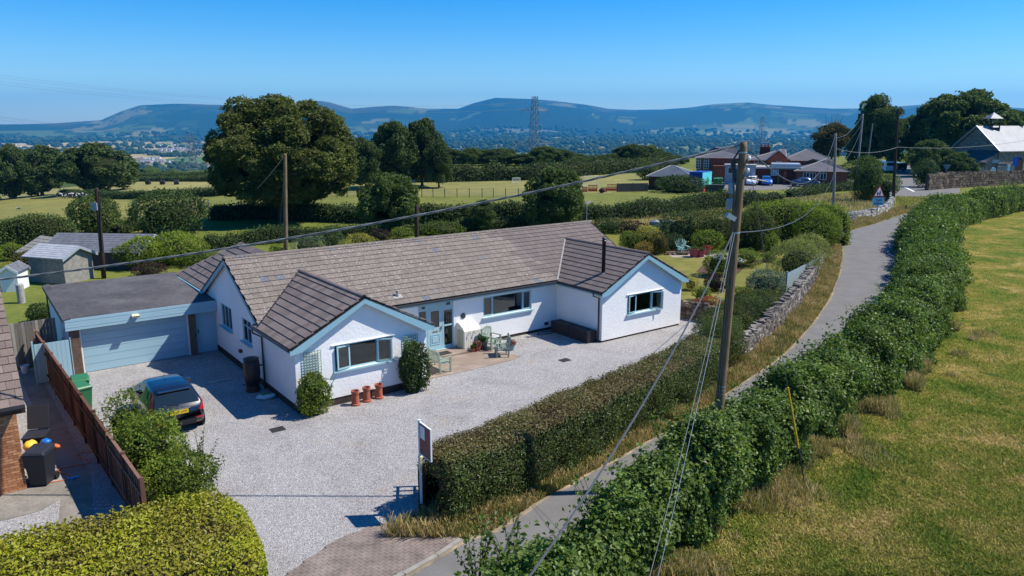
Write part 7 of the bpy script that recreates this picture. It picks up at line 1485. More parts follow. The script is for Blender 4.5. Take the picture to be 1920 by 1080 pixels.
A = GT(1473, 556); B = GT(1529, 524); L = hypot(B[0]-A[0], B[1]-A[1]); t = thing('picket_fence', 'pale blue-grey vertical board fence on top of the garden bank by the lane', 'fence', (A[0], A[1], .45), atan2(B[1]-A[1], B[0]-A[0])); bm = MB().box(0, -.01, 0, .105, .01, .95).mesh('board', MATS['pale blue paint']); n = int(L/.125)
for i in range(n): ob('board', bm, t, (i*.125, 0, random.Random(i).uniform(-.02, .02)))
MB().box(0, .012, .2, n*.125, .05, .28).box(0, .012, .7, n*.125, .05, .78).ob('rail', MATS['pale blue paint'], t); MB().box(n*.125, -.05, -.4, n*.125+.1, .05, 1.05).ob('post', MATS['pale blue paint'], t); MB().box(-.1, -.05, -.4, 0, .05, 1.05).ob('post', MATS['pale blue paint'], t)
# garden chair and pots on the lawn patio
M_plain('aqua paint', (.28, .45, .42), .5, .3)
x, y = GT(1280, 476); t = thing('garden_chair', 'pale aqua fan-backed garden chair on the small patio by the far shrubs', 'chair', (x, y, .02), .25); m = MATS['aqua paint']
for sx in (-1, 1):
    MB().box(sx*.36-.03, -.45, 0, sx*.36+.03, -.35, .55).ob('leg', m, t); MB().prism([(sx*.33-.02, -.4, .30), (sx*.33-.02, -.4, .40), (sx*.33-.02, .5, .05), (sx*.33-.02, .5, -.02)], (.04, 0, 0)).ob('side_rail', m, t); MB().box(sx*.40-.08, -.5, .55, sx*.40+.08, .3, .58).ob('armrest', m, t)
for i in range(6): MB().cbox((0, -.38+i*.11, .40-i*.025), (.64, .095, .025), 0, -.2).ob('seat_slat', m, t)
for i in range(7):
    a = (i-3)*.085; hh = 1.12-.02*(i-3)**2; MB().prism([((i-3)*.075-.04, .18, .22), ((i-3)*.075+.04, .18, .22), ((i-3)*.075+.04, .205, .22), ((i-3)*.075-.04, .205, .22)], (sin(a)*hh, .30, hh-.22)).ob('back_slat', m, t)
M_plain('magenta pot', (.36, .06, .09), .5, .4, var=.1)
for i, (u, v, s, lb) in enumerate([(1301, 482, 1.5, 'largest raspberry-red pot on the garden patio edge'), (1314, 482, 1.2, 'second raspberry-red pot beside the largest'), (1325, 477, 1.2, 'raspberry-red pot with scarlet geraniums behind the others')]):
    x, y = GT(u, v); planter(x, y, .26*s, .42*s, 'magenta pot', 'pot flower red' if i == 2 else 'pot leaf', .3, lb, 200+i, 'red pots on the garden patio', .02)
x, y = GT(1292, 471); lathe_thing('plant_pot', [(.12, 0), (.17, .3), (.14, .3), (0, .25)], 'white paint', 'small white pot beside the aqua chair', 'plant pot', x, y, .02)
x, y = GT(1270, 478); b = MB(); b.box(-.9, -.2, .18, .9, .2, .22); b.box(-.8, -.15, 0, -.7, .15, .18); b.box(.7, -.15, 0, .8, .15, .18); o = b.ob('low_bench', MATS['pole wood'], loc=(x, y, .02)); tag(o, 'low brown plank bench in front of the aqua chair', 'bench')
for u, sx in ((1228, .5), (1240, .3), (1252, .7)): 
    x, y = GT(u, 436); b = MB(); v, f = blob((0, 0, .3), (sx, .3, .35), int(u), 10, 7, .3, 2, 0); me = foliage_mesh('garden_ornament', [(v, f, 0)], [MATS['pylon steel']]); o = ob('covered_object', me, loc=(x, y, .55)); tag(o, {1228: 'small pale grey covered shape above the golden bush, left one', 1240: 'tiny grey shape between the two pale ones behind the border', 1252: 'widest pale grey shape behind the border near the field'}[u], 'garden object')
# ================================================================== GARDEN SHEDS AT LEFT
M_plain('silver slates', (.36, .37, .40), .7, .3, var=.2, scale=3); M_plain('grey slates', (.13, .135, .155), .75, .3, var=.25, scale=3); M_plain('weathered wood', (.25, .235, .21), .9, .1, var=.25, scale=4); M_plain('shed dark', (.09, .08, .075), .9, .1, var=.2)
def shed(label, x, y, z, W_, D_, H_, pitch, rz, wallm, roofm, courses=8, cols=8, boards=True, ov=.25, name='garden_shed', barge='galvanised'):
    t = thing(name, label, 'shed', (x, y, z), rz); rh = W_/2*pitch
    b = MB(); b.prism([(-W_/2, -D_/2, -.3), (W_/2, -D_/2, -.3), (W_/2, -D_/2, H_), (0, -D_/2, H_+rh), (-W_/2, -D_/2, H_)], (0, D_, 0)); b.ob('wall', MATS[wallm], t)
    if boards:
        for j in range(int(H_/.16)):
            MB().box(-W_/2-.02, -D_/2-.02, j*.16+.01, W_/2+.02, -D_/2-.003, j*.16+.145).ob('board', MATS[wallm], t)
            MB().box(W_/2+.003, -D_/2, j*.16+.01, W_/2+.02, D_/2, j*.16+.145).ob('board', MATS[wallm], t); MB().box(-W_/2-.02, -D_/2, j*.16+.01, -W_/2-.003, D_/2, j*.16+.145).ob('board', MATS[wallm], t)
    Ls = hypot(W_/2+ov, (W_/2+ov)*pitch); an = math.atan(pitch)
    for sgn in (-1, 1):
        b = MB(); x0 = sgn*(W_/2+ov); z0 = H_-ov*pitch; b.prism([(x0, -D_/2-ov, z0), (0, -D_/2-ov, H_+rh), (0, D_/2+ov, H_+rh), (x0, D_/2+ov, z0)], (0, 0, .04)); rf = b.ob('roof', MATS[roofm], t); tm = MB().box(-.5, -.5, 0, .5, .5, 1).mesh('roof_tile', MATS[roofm]); DD = D_+2*ov
        if courses:
            for j in range(courses):
                for i in range(cols):
                    dd = (j+.5)*Ls/courses; xx = x0-sgn*cos(an)*dd; zz_ = z0+sin(an)*dd+.05; o = ob('roof_tile', tm, rf, (xx, -DD/2+(i+.5)*DD/cols, zz_)); o.rotation_euler = (0, -sgn*-1*(an-.06)*1.0 if sgn > 0 else -(an-.06), 0); o.scale = (Ls/courses*1.05, DD/cols*.96, .018)
        for ye in (-D_/2-ov-.03, D_/2+ov): b = MB(); b.prism([(x0, ye, z0-.12), (0, ye, H_+rh-.12), (0, ye, H_+rh+.06), (x0, ye, z0+.06)], (0, .03, 0)); b.ob('bargeboard', MATS[barge], t)
    return t
x, y = GT(118, 530); shed('weathered board shed with a silvery shingle roof beyond the garage roof', x-.5, y+.9, tz(x, y), 2.2, 2.9, 1.75, .48, radians(72)+pi, 'weathered wood', 'silver slates', 7, 8)
x, y = GT(175, 506); shed('long low grey slated outbuilding behind the silvery shed', x, y+2.2, tz(x, y), 4.0, 6.8, 1.3, .45, radians(85), 'shed dark', 'grey slates', 9, 14, boards=False)
x, y = GT(85, 505); shed('small brown-grey roofed hut left of the silvery shed', x-.6, y+2.5, tz(x, y), 3.4, 3.0, 1.0, .5, radians(60), 'shed dark', 'weathered wood', 6, 6, boards=False)
x, y = GT(15, 546); shed('little white-fronted shed at the left edge above the brown tiles', x+.1, y+.6, tz(x, y), .95, 1.6, 1.25, .7, radians(12), 'white paint', 'grey slates', 4, 5, boards=False, ov=.12, barge='white paint')
lathe_thing('concrete_post', [(.2, -.2), (.2, 1.05), (.17, 1.1), (0, 1.1)], 'lead', 'thick grey cylindrical post on the grass behind the rear fence', 'post', *GT(41, 568), tz(*GT(41, 568)), 14)
# ================================================================== PLAYING FIELD
M_plain('goal white', (.7, .7, .68), .5, .3, var=.03)
def goal(u, v, wpx, hpx, label, rz=0.0, depth=1.2):
    x, y = GT(u, v); z = tz(x, y); d = y/FPX*1.02; W_, H_ = wpx*d, hpx*d; t = thing('football_goal', label, 'goal', (x, y, z), rz, 'football goals'); r = .05
    MB().tube([(-W_/2, 0, 0), (-W_/2, 0, H_)], r, 6).ob('post', MATS['goal white'], t); MB().tube([(W_/2, 0, 0), (W_/2, 0, H_)], r, 6).ob('post', MATS['goal white'], t); MB().tube([(-W_/2, 0, H_), (W_/2, 0, H_)], r, 6).ob('crossbar', MATS['goal white'], t)
    b = MB()
    for s in (-1, 1): b.tube([(s*W_/2, 0, H_), (s*W_/2, depth, 0)], .025, 4); b.tube([(s*W_/2, 0, 0), (s*W_/2, depth, 0)], .025, 4)
    b.tube([(-W_/2, depth, 0), (W_/2, depth, 0)], .025, 4)
    for i in range(1, 12): xx = -W_/2+W_*i/12; b.tube([(xx, 0, H_), (xx, depth, 0)], .008, 3)
    for i in range(1, 7): zz = H_*i/7; b.tube([(-W_/2, depth*(1-i/7), zz), (W_/2, depth*(1-i/7), zz)], .008, 3)
    b.ob('net', MATS['goal white'], t)
goal(1107, 349, 27, 18, 'larger white football goal right of the field-hedge tree', .1); goal(968, 343, 14, 9, 'small white football goal in the middle of the playing field', .15); goal(773, 352, 16, 13, 'white goal frame half hidden behind the olive-green tree', 1.0)
t = thing('mesh_fence', 'dark green wire mesh fence along the near side of the playing field', 'fence', (0, 0, 0)); M_plain('dark green metal', (.02, .035, .025), .5, .4); prev = None; wires = MB()
for i, u in enumerate([596,614,632,651,670, 791, 812, 834, 857, 880, 904, 925, 948, 972, 996, 1020, 1045, 1068]):
    x, y = GT(u, 370); z = tz(x, y); MB().box(x-.045, y-.045, z-.1, x+.045, y+.045, z+1.25).ob('post', MATS['dark green metal'], t); c = Vector((x, y, z))
    if prev is not None and (c-prev).length < 6:
        for h in np.linspace(.1, 1.2, 9): wires.tube([prev+Vector((0, 0, h)), c+Vector((0, 0, h))], .007, 3, False)
    prev = c
wires.ob('wire_mesh', MATS['dark green metal'], t, kind='stuff')
M_plain('red plastic', (.65, .06, .04), .5, .4, var=.1); 
def barrier(u, v, wpx, hpx, label, i):
    x, y = GT(u, v); d = y/FPX*1.02; W_, H_ = wpx*d, hpx*d; t = thing('safety_barrier', label, 'barrier', (x, y, tz(x, y)), .1*(i % 3-1), 'orange-red plastic barriers'); b = MB(); b.box(-W_/2, -.03, .1, W_/2, .03, H_*.42); b.box(-W_/2, -.03, H_*.5, W_/2, .03, H_*.58); b.box(-W_/2, -.03, H_-.1, W_/2, .03, H_)
    n = 7
    for k_ in range(n): b.box(-W_/2+W_*k_/n, -.02, .1, -W_/2+W_*k_/n+.07, .02, H_)
    b.box(W_/2-.06, -.03, 0, W_/2, .03, H_); b.ob('panel', MATS['red plastic'], t)
for i, (u, v, w_, h, lb) in enumerate([(1096, 361, 10, 10, 'leftmost red plastic barrier at the field corner'), (1111, 360, 17, 13, 'wide red barrier, second from the left'), (1132, 361, 11, 9, 'low red barrier in the middle of the play corner'), (1147, 359, 18, 13, 'rightmost red barrier beside the dark timber fence')]): barrier(u, v, w_, h, lb, i)
bag('toy_box', *GT(1128, 362), 0, (.45, .3, .35), 'purple leaf', 'dark purple play object between the red barriers', 'play object', 8)
t = board_fence('timber_fence', 'dark weathered timber fence between the red barriers and the slate hall', GT(1157, 360), GT(1216, 359), 1.25, 'shed dark', board=.16, panel=2.4); 
# ================================================================== CATTLE AND BALES
M_plain('cow black', (.02, .018, .018), .7, .2); M_plain('cow white', (.65, .62, .57), .8, .2)
def cow_mesh(seed, graze=False):
    b = MB(); prof = [(-.78, 1.02, .16), (-.70, 1.05, .30), (-.35, 1.02, .37), (.05, .98, .40), (.45, 1.02, .37), (.70, 1.10, .30)]
    hz = .75 if graze else 1.42; prof2 = [(.70, 1.10, .30), (.90, 1.15 if not graze else 1.0, .20), (1.05, (1.15+hz)/2, .15), (1.18, hz, .14), (1.36, hz-.08, .12), (1.52, hz-.16, .08)]
    def rings(pr, sq=1.0):
        n = 10; V = []; F = []
        for x, z, r in pr: V += [(x, r*.72*cos(2*pi*k_/n), z+r*sin(2*pi*k_/n)) for k_ in range(n)]
        for i in range(len(pr)-1):
            for k_ in range(n): F.append((i*n+k_, i*n+(k_+1) % n, (i+1)*n+(k_+1) % n, (i+1)*n+k_))
        F += [tuple(range(n-1, -1, -1)), tuple(range((len(pr)-1)*n, len(pr)*n))]; b.add(V, F)
    rings(prof); rings(prof2)
    for sy in (-1, 1):
        b.tube([(.52, sy*.18, .95), (.56, sy*.18, .5), (.54, sy*.18, 0)], [.14, .08, .06], 7); b.tube([(-.6, sy*.18, .98), (-.52, sy*.18, .66), (-.68, sy*.18, .42), (-.64, sy*.18, 0)], [.19, .13, .075, .065], 7); b.tube([(1.16, sy*.08, hz+.10), (1.12, sy*.24, hz+.12)], [.05, .03], 5)
    b.tube([(-.80, 0, 1.2), (-.90, 0, .9), (-.88, 0, .5)], [.03, .02, .04], 5)
    V = b.v; b.mi = [1 if vnoise(np.array([V[f[0]][0]*2.2+seed*7]), np.array([V[f[0]][1]*1.5]), np.array([V[f[0]][2]*2]), seed)[0] > .56 or max(V[i][2] for i in f) < .42 else 0 for f in b.f]
    return b.mesh('cow', [MATS['cow black'], MATS['cow white']], True)
cm_ = [cow_mesh(s, s % 2 == 1) for s in range(4)]; rc = random.Random(4)
cl_ = ['leftmost cow of the herd at the field hedge','second cow from the left in the herd','third cow from the left in the herd','fourth cow from the left in the herd','fifth cow from the left, near the middle of the herd','sixth cow from the left in the herd','seventh cow from the left, paler face','eighth cow from the left in the herd','ninth cow from the left in the herd','tenth cow, near the right end of the herd','eleventh cow, last but one on the right','rightmost cow of the herd below the big single tree']
for i in range(12):
    u = 112+i*4.9; x, y = GT(u, 371.5+rc.uniform(-1.6, 1.2)); o = ob('cow', cm_[i % 4], loc=(x, y, tz(x, y)-.02), rz=rc.choice((0, pi))+rc.uniform(-.5, .5)); o.scale = (.8,)*3; tag(o, 'black and white '+cl_[i], 'cow', 'dairy cattle resting by the hedge')
o = ob('cow', cm_[1], loc=(*GT(35, 394), tz(*GT(35, 394))), rz=.6); o.scale = (.4,)*3; tag(o, 'single small dark animal lying alone in the left field', 'calf')
for i, u in enumerate((278, 305, 331)):
    x, y = GT(u, 346); b = MB(); b.tube([(-.6, 0, .6), (.6, 0, .6)], .62, 20); o = b.ob('round_bale', MATS['black plastic'], loc=(x, y, tz(x, y)), rz=.2*i, bevel=.08); tag(o, ['left', 'middle', 'right'][i]+' of the three black wrapped round bales in the pale field', 'bale', 'wrapped round bales')
t = thing('field_gate', 'galvanised field gate in the hedge left of the huge tree', 'gate', (*GT(364, 402), tz(*GT(364, 402))), .2)
for j in range(5): MB().box(-1.6, -.02, .25+j*.22, 1.6, .02, .29+j*.22).ob('bar', MATS['galvanised'], t)
MB().box(1.62, -.08, 0, 1.78, .08, 1.5).ob('post', MATS['weathered wood'], t); MB().box(-1.78, -.08, 0, -1.62, .08, 1.5).ob('post', MATS['weathered wood'], t)
# ================================================================== SCHOOL
k = NM('red brick'); g = k.geo(); br = k.n('ShaderNodeTexBrick'); br.inputs['Scale'].default_value = 4; br.inputs['Color1'].default_value = (.20, .055, .035, 1); br.inputs['Color2'].default_value = (.27, .085, .05, 1); br.inputs['Mortar'].default_value = (.2, .12, .09, 1); k.l(g.outputs['Position'], br.inputs[0]); k.bsdf(br.outputs[0], .9, .1); MATS['red brick'] = k.m
def slate_mat(name, a, c):
    k = NM(name); g = k.geo(); n1 = k.noise(.8, 5, .7, g.outputs['Position']); wv = k.n('ShaderNodeTexWave', bands_direction='Z'); wv.inputs['Scale'].default_value = 2.2; k.l(g.outputs['Position'], wv.inputs[0]); r = k.ramp(n1.outputs[0], [(.3, a), (.7, c)]); r2 = k.ramp(wv.outputs[0], [(0, (.75, .75, .75)), (.5, (1.05, 1.05, 1.05))]); cc = k.mix(.7, r.outputs[0], r2.outputs[0], 'MULTIPLY'); k.bsdf(cc, .55, .4); MATS[name] = k.m
slate_mat('school slate', (.085, .075, .08), (.13, .115, .12)); slate_mat('dark slate', (.045, .055, .062), (.08, .09, .10)); slate_mat('church slate', (.22, .22, .24), (.33, .335, .35))
def hip(t, x0, x1, y0, y1, ze, zr, mat, ov=.4, gable=(False, False), wall='red brick', zb=-.5, nm='roof', rl=None):
    """block with a hipped or gabled roof, ridge along x, local coordinates of t"""
    MB().box(x0, y0, zb, x1, y1, ze).ob('wall', MATS[wall], t); X0, X1, Y0, Y1 = x0-ov, x1+ov, y0-ov, y1+ov; ym = (Y0+Y1)/2; h = (Y1-Y0)/2 if rl is None else rl
    xa = X0 if gable[0] else X0+h; xb = X1 if gable[1] else X1-h; V = [(X0,Y0,ze),(X1,Y0,ze),(X1,Y1,ze),(X0,Y1,ze),(xa,ym,zr),(xb,ym,zr)]
    b = MB(); b.add(V, [(0,1,5,4),(2,3,4,5)]+([(1,2,5)])+[(3,0,4)]+[(3,2,1,0)]); o = b.ob(nm, MATS[mat], t)
    if gable[0]: MB().prism([(X0+ov-.02, y0, ze), (X0+ov-.02, ym, zr-.15), (X0+ov-.02, y1, ze)], (-.05, 0, 0)).ob('gable', MATS[wall], t)
    if gable[1]: MB().prism([(X1-ov+.02, y0, ze), (X1-ov+.02, ym, zr-.15), (X1-ov+.02, y1, ze)], (.05, 0, 0)).ob('gable', MATS[wall], t)
    b = MB()
    for s, e_ in (((xa, ym, zr), (X0, Y0, ze)), ((xb, ym, zr), (X1, Y0, ze)), ((xb, ym, zr), (X1, Y1, ze)), ((xa, ym, zr), (xb, ym, zr))): b.tube([s, e_], .09, 5)
    b.ob('ridge', MATS['lead'], o)
def flatwin(t, x, y, z, w_, h, cols=2, rows=1, mat='white paint', glass='far glass'):
    b = MB(); b.box(x, y-.06, z, x+w_, y, z+h); f = b.ob('window', MATS[mat], t)
    for i in range(cols):
        for j in range(rows): MB().box(x+.07+i*(w_-.07)/cols, y-.075, z+.07+j*(h-.07)/rows, x+(i+1)*(w_-.07)/cols, y-.06, z+(j+1)*(h-.07)/rows).ob('pane', MATS[glass], f)
YS = 128.0
TH = 0.0
def sx(u, Y=YS): r = ray(u, 300); a = atan2(r[0], r[1]); return Y*tan(a-TH)
def szz(v, Y=YS): return AY(960, v, Y*cos(TH)).z
TH = radians(17.0); YS = 133.0
def LR(x, y): return (x*cos(TH)+y*sin(TH), -x*sin(TH)+y*cos(TH))
t = thing('school_building', 'red brick school with grey slate hipped roofs, gable and chimney beyond the field', 'school', (0, 0, 0), -TH)
hip(t, sx(1298), sx(1404), 140, 152, szz(297,140), szz(277,146), 'school slate', nm='roof')
for u in (1305, 1320): flatwin(t, sx(u,140), 140, szz(318,140), .85, 1.9, 2, 4)
for u, v, w_, h in ((1415, 313, 1.2, 1.4), (1427, 313, 1.2, 1.4)): flatwin(t, sx(u,144), 144, szz(v,144), w_, h, 2, 2)
hip(t, sx(1400,144), sx(1470,144), 144, 156, szz(300,144), szz(280,150), 'school slate', gable=(False, True))
# cross gable in brighter brick
x0, x1 = sx(1438,143), sx(1481,143); ap = (x0+x1)/2; MB().prism([(x0, 143, -.5), (x1, 143, -.5), (x1, 143, szz(301,143)), (ap, 143, szz(284,143)), (x0, 143, szz(301,143))], (0, 6, 0)).ob('gable', MATS['bright brick'] if 'bright brick' in MATS else M_plain('bright brick', (.30, .09, .05), .9, .1, var=.2, scale=2), t)
b = MB(); b.prism([(x0-.4, 142.7, szz(303,143)), (ap, 142.7, szz(283,143)), (ap, 150, szz(283,143)), (x0-.4, 150, szz(303,143))], (0, 0, .12)); b.prism([(x1+.4, 142.7, szz(303,143)), (ap, 142.7, szz(283,143)), (ap, 150, szz(283,143)), (x1+.4, 150, szz(303,143))], (0, 0, .12)); b.ob('gable_roof', MATS['school slate'], t); flatwin(t, sx(1456,143), 142.98, szz(310,143), .9, .75, 2, 1)
hip(t, sx(1470,150), sx(1562,150), 150, 158, szz(300,150), szz(278,157), 'school slate')
hip(t, sx(1494,136), sx(1590,136), 135, 145, szz(319,135), szz(296,140), 'school slate')
for u in (1508, 1520, 1540): flatwin(t, sx(u,135), 134.98, szz(334,135), 1.0, 1.1, 2, 1, glass='far glass')
MB().box(sx(1338,139), 138, -.5, sx(1362,139), 139.98, szz(311,139)).ob('lobby_wall', MATS['bright brick'], t)
MB().box(sx(1400,137), 136, -.5, sx(1500,137), 142.9, szz(315,137)).ob('link_wall', MATS['dark brick'] if 'dark brick' in MATS else M_plain('dark brick', (.12, .04, .03), .9, .1, var=.2), t); MB().box(sx(1396,137), 135.4, szz(315,137), sx(1502,137), 143, szz(312,137)).ob('flat_roof', MATS['lead'], t); MB().box(sx(1447,139), 135.9, szz(313,138), sx(1500,139), 141, szz(305,139)).ob('roof_light', MATS['galvanised'], t)
flatwin(t, sx(1447,136), 135.98, szz(328,136), 1.25, .95, 3, 1, glass='sign blue'); MB().box(sx(1471,136), 135.9, -.3, sx(1477,136), 135.98, szz(320,136)).ob('door', MATS['bright brick'], t); MB().box(sx(1460,136), 135.85, -.3, sx(1464,136), 135.95, szz(329,136)).ob('door', MATS['pole wood'], t)
b = MB(); cx_ = sx(1433,151); b.box(cx_-.9, 150.4, 3, cx_+.9, 151.6, szz(276,151)); b.box(cx_-1.0, 150.3, szz(276,151), cx_+1.0, 151.7, szz(275,151)); ch = b.ob('chimney', MATS['dark brick'], t)
for dx in (-.6, 0, .6): MB().lathe([(.16, 0), (.14, .5), (0, .5)], (cx_+dx, 151, szz(275,151)), 8).ob('chimney_pot', MATS['terracotta'], ch)
YH = 119; t = thing('slate_hall', 'low hall with a dark slate pyramid roof and orange end wall left of the container', 'building', (0, 0, 0), -TH)
hip(t, sx(1222,YH+3), sx(1298,YH+3), YH, YH+9, szz(334,YH), szz(313,YH+4), 'dark slate', wall='dark brick', rl=3.2); MB().box(sx(1281,YH), YH-.05, -.3, sx(1296,YH), YH, szz(335,YH)).ob('end_wall', MATS['orange brick'] if False else M_plain('orange render', (.42, .11, .05), .9, .1), t)
t = thing('shipping_container', 'blue container with a bright mural end of a green tree beside the school', 'container', (0, 0, 0), -TH); x0, x1, x2 = sx(1294,117), sx(1318,117), sx(1336,120)
MB().prism([(x0, 117, 0), (x1, 117, 0), (x2, 120.5, 0), (x2-(x1-x0), 120.5, 0)], (0, 0, szz(324,117))).ob('body', M_plain('container blue', (.01, .06, .30), .5, .4), t)
dv = Vector((x2-x1, 3.5, 0)); nv = Vector((dv.y, -dv.x, 0)).normalized()*.04; A_ = Vector((x1, 117, 0)); Ht = szz(324,117)
MB().prism([A_+dv*.04+Vector((0,0,.25)), A_+dv*.97+Vector((0,0,.25)), A_+dv*.97+Vector((0,0,Ht-.1)), A_+dv*.04+Vector((0,0,Ht-.1))], nv).ob('mural_panel', M_plain('mural cyan', (.10, .55, .62), .6, .3, var=.3, scale=2), t)
b = MB(); c = A_+dv*.55+nv*1.3+Vector((0, 0, 1.45)); u_ = dv.normalized()
ring_ = [c+u_*(.62*cos(a)*(1+.25*sin(5*a)))+Vector((0, 0, .6*sin(a)*(1+.2*cos(4*a)))) for a in np.linspace(0, 2*pi, 20, endpoint=False)]; b.prism(ring_, nv*.4); b.prism([c-u_*.08+Vector((0,0,-.5)), c+u_*.08+Vector((0,0,-.5)), c+u_*.08+Vector((0,0,-1.1)), c-u_*.08+Vector((0,0,-1.1))], nv*.4); b.ob('painted_tree', MATS['bag green'], t)
b = MB(); 
for i in range(9): b.box(x0+.08+i*(x1-x0)/9, 116.95, .15, x0+.16+i*(x1-x0)/9, 117, Ht-.1)
b.ob('corrugation', MATS['container blue'], t)
t = thing('skip', 'dark open-topped builders skip in front of the mural container', 'skip', (*LR(sx(1344,117), 117.5), 0), -TH); w_ = 36/FPX*110/2
MB().prism([(-w_*.68, 0, .1), (w_*.68, 0, .1), (w_, 0, 1.0), (-w_, 0, 1.0)], (0, 1.7, 0)).ob('body', M_plain('skip paint', (.05, .055, .055), .7, .3), t); MB().box(-w_, -.06, .95, w_, 0, 1.05).ob('rim', MATS['skip paint'], t)
for i, (u, v) in enumerate([(1345, 344), (1351, 342)]): wheelie('green plastic', ['big green bin left of the grey cabin', 'second big green bin left of the grey cabin'][i], *LR(sx(u, 124), 124+i*.8), -TH, 'green bins by the school', 1.5)
t = thing('cabin', 'pale grey portable cabin between the brick lobby and the parked cars', 'cabin', (0, 0, 0), -TH); M_plain('cabin grey', (.33, .36, .40), .6, .3); MB().box(sx(1361,134), 133, 0, sx(1418,134), 136, szz(311,133)).ob('body', MATS['cabin grey'], t); MB().box(sx(1359,134), 132.9, szz(311,133), sx(1419,134), 136.1, szz(309,133)).ob('roof', MATS['lead'], t); flatwin(t, sx(1366,133), 132.98, szz(326,133), .8, 1.0, 1, 1)
MB().box(sx(1376,133), 132.93, .05, sx(1383,133), 132.98, szz(317,133)).ob('door', MATS['dark grey plastic'], t)
b = MB(); b.lathe([(.45, 0), (.3, .04), (.08, .75), (0, .78)], n=10); o = b.ob('traffic_cone', MATS['red plastic'], loc=(*LR(sx(1322,117), 117.3), 0)); tag(o, 'red cone beside the left end of the skip', 'cone')
for i, (u, v, kd, pm_, lb, rz) in enumerate([(1410, 347, 'hatch', 'white car paint', 'white hatchback parked left of the blue car by the school', 2.7), (1436, 347, 'hatch', 'blue paint', 'bright blue hatchback parked right of the white one', 2.95), (1510, 350, 'saloon', 'dark blue paint', 'long dark blue saloon parked in front of the school', -1.55), (1380, 341, 'hatch', 'grey paint', 'dark grey car mostly behind the skip by the cabin', -1.3), (1566, 338, 'hatch', 'dark blue paint', 'dark blue car at the right end of the school car park', -1.2), (1592, 333, 'hatch', 'silver paint', 'silver car behind the slim grey pole', -1.3)]):
    x, y = GT(u, v); L_ = 2.0; cxx = x-sin(-rz)*0; o = car('parked_car', kd, pm_, lb, (x, y, tz(x, y)+.02), rz, detail=False, group='cars parked at the school')
    c, s_ = cos(rz), sin(rz); Lh = CAR_PROF[kd]['L']/2; o.location = (x+s_*Lh, y-c*Lh, tz(x, y)+.02)
# van and pickup on the far road
def van(label, u, v, rz, pm_, hh=2.0, L_=4.8, nm='parked_van'):
    x, y = GT(u, v); t = thing(nm, label, 'van', (x, y, .02), rz); W_ = .95
    V = [(0, .35, 0), (0, hh, .04), (L_*.72, hh, .0), (L_*.80, hh*.72, 0), (L_, hh*.52, 0), (L_, .35, 0)]; b = MB(); b.prism([(-W_, p[0], p[1]) for p in V], (2*W_, 0, 0)); b.ob('body', MATS[pm_], t, bevel=.08)
    MB().box(-.8, -.02, hh*.62, .8, 0, hh*.88).ob('rear_window', MATS['car glass'], t)
    for s in (-1, 1):
        MB().box(s*W_-.01, L_*.15, hh*.60, s*W_+.01, L_*.70, hh*.85).ob('side_window', MATS['car glass'], t); MB().box(s*.88-.06, -.02, .8, s*.88+.06, 0, 1.25).ob('tail_light', MATS['tail lamp'], t)
        for yy in (.9, L_-.9): MB().tube([(s*(W_-.2), yy, .33), (s*(W_+.02), yy, .33)], .33, 18).ob('wheel', MATS['tyre'], t)
    MB().box(-.3, -.03, .62, .3, 0, .74).ob('number_plate', MATS['yellow plate'], t); return t
van('white van seen from behind on the road before the church', 1668, 324, .15, 'white car paint', 2.3); van('dark blue pickup parked to the right of the white van', 1692, 322, .1, 'dark blue paint', 1.8)
# ================================================================== CHURCH
TH = 0.0
k = NM('church stone'); g = k.geo(); v = k.n('ShaderNodeTexVoronoi'); v.inputs['Scale'].default_value = 2.6; k.l(g.outputs['Position'], v.inputs[0]); r = k.ramp(v.outputs['Color'], [(0, (.15, .12, .10)), (.5, (.24, .20, .16)), (1, (.32, .27, .22))]); k.bsdf(r.outputs[0], .9, .1, bump=v.outputs['Distance']); MATS['church stone'] = k.m
YC = 142
t = thing('church', 'small stone church with pale slate roof, open belfry and arched porch at the right edge', 'church', (0, 0, 0))
def P_(u, v_, Y): q = AY(u, v_, Y); return (q.x, q.y, q.z)
ap = P_(1853, 238, YC+4.5); er = P_(1874, 283, YC); el = (ap[0]-(er[0]-ap[0])*.95-.0, YC+10, er[2]+.2); ln = Vector((18, 3.2, 0))
er = Vector(er); ap = Vector(ap); el = Vector((er.x-3.6, er.y+9.0, er.z)); ln = Vector((17, 6.0, 0)); ap = (er+el)/2+Vector((0, 0, ap.z-er.z))
MB().prism([Vector((er.x, er.y, -.5)), er-Vector((0,0,.1)), ap-Vector((0,0,.15)), el-Vector((0,0,.1)), Vector((el.x, el.y, -.5))], Vector((13, 15, 0))*0+ln+Vector((0, 0, 0))).ob('wall', MATS['church stone'], t)
b = MB(); gd_ = (er-el).normalized()*.35; ax_ = ln.normalized()*-.35
b.prism([er+gd_+ax_+Vector((0,0,-.2)), er+gd_+ln+Vector((0,0,-.2)), ap+ln+Vector((0,0,.05)), ap+ax_+Vector((0,0,.05))], (0, 0, .15)); b.ob('roof', MATS['church slate'], t)
b = MB(); b.prism([el-gd_+ax_+Vector((0,0,-.2)), el-gd_+ln+Vector((0,0,-.2)), ap+ln+Vector((0,0,.05)), ap+ax_+Vector((0,0,.05))], (0, 0, .15)); b.ob('roof', MATS['church slate'], t)
b = MB(); b.tube([er+gd_+ax_*1.2, ap+ax_*1.2+Vector((0,0,.2))], .12, 5); b.tube([el-gd_+ax_*1.2, ap+ax_*1.2+Vector((0,0,.2))], .12, 5); b.ob('verge', MATS['galvanised'], t)
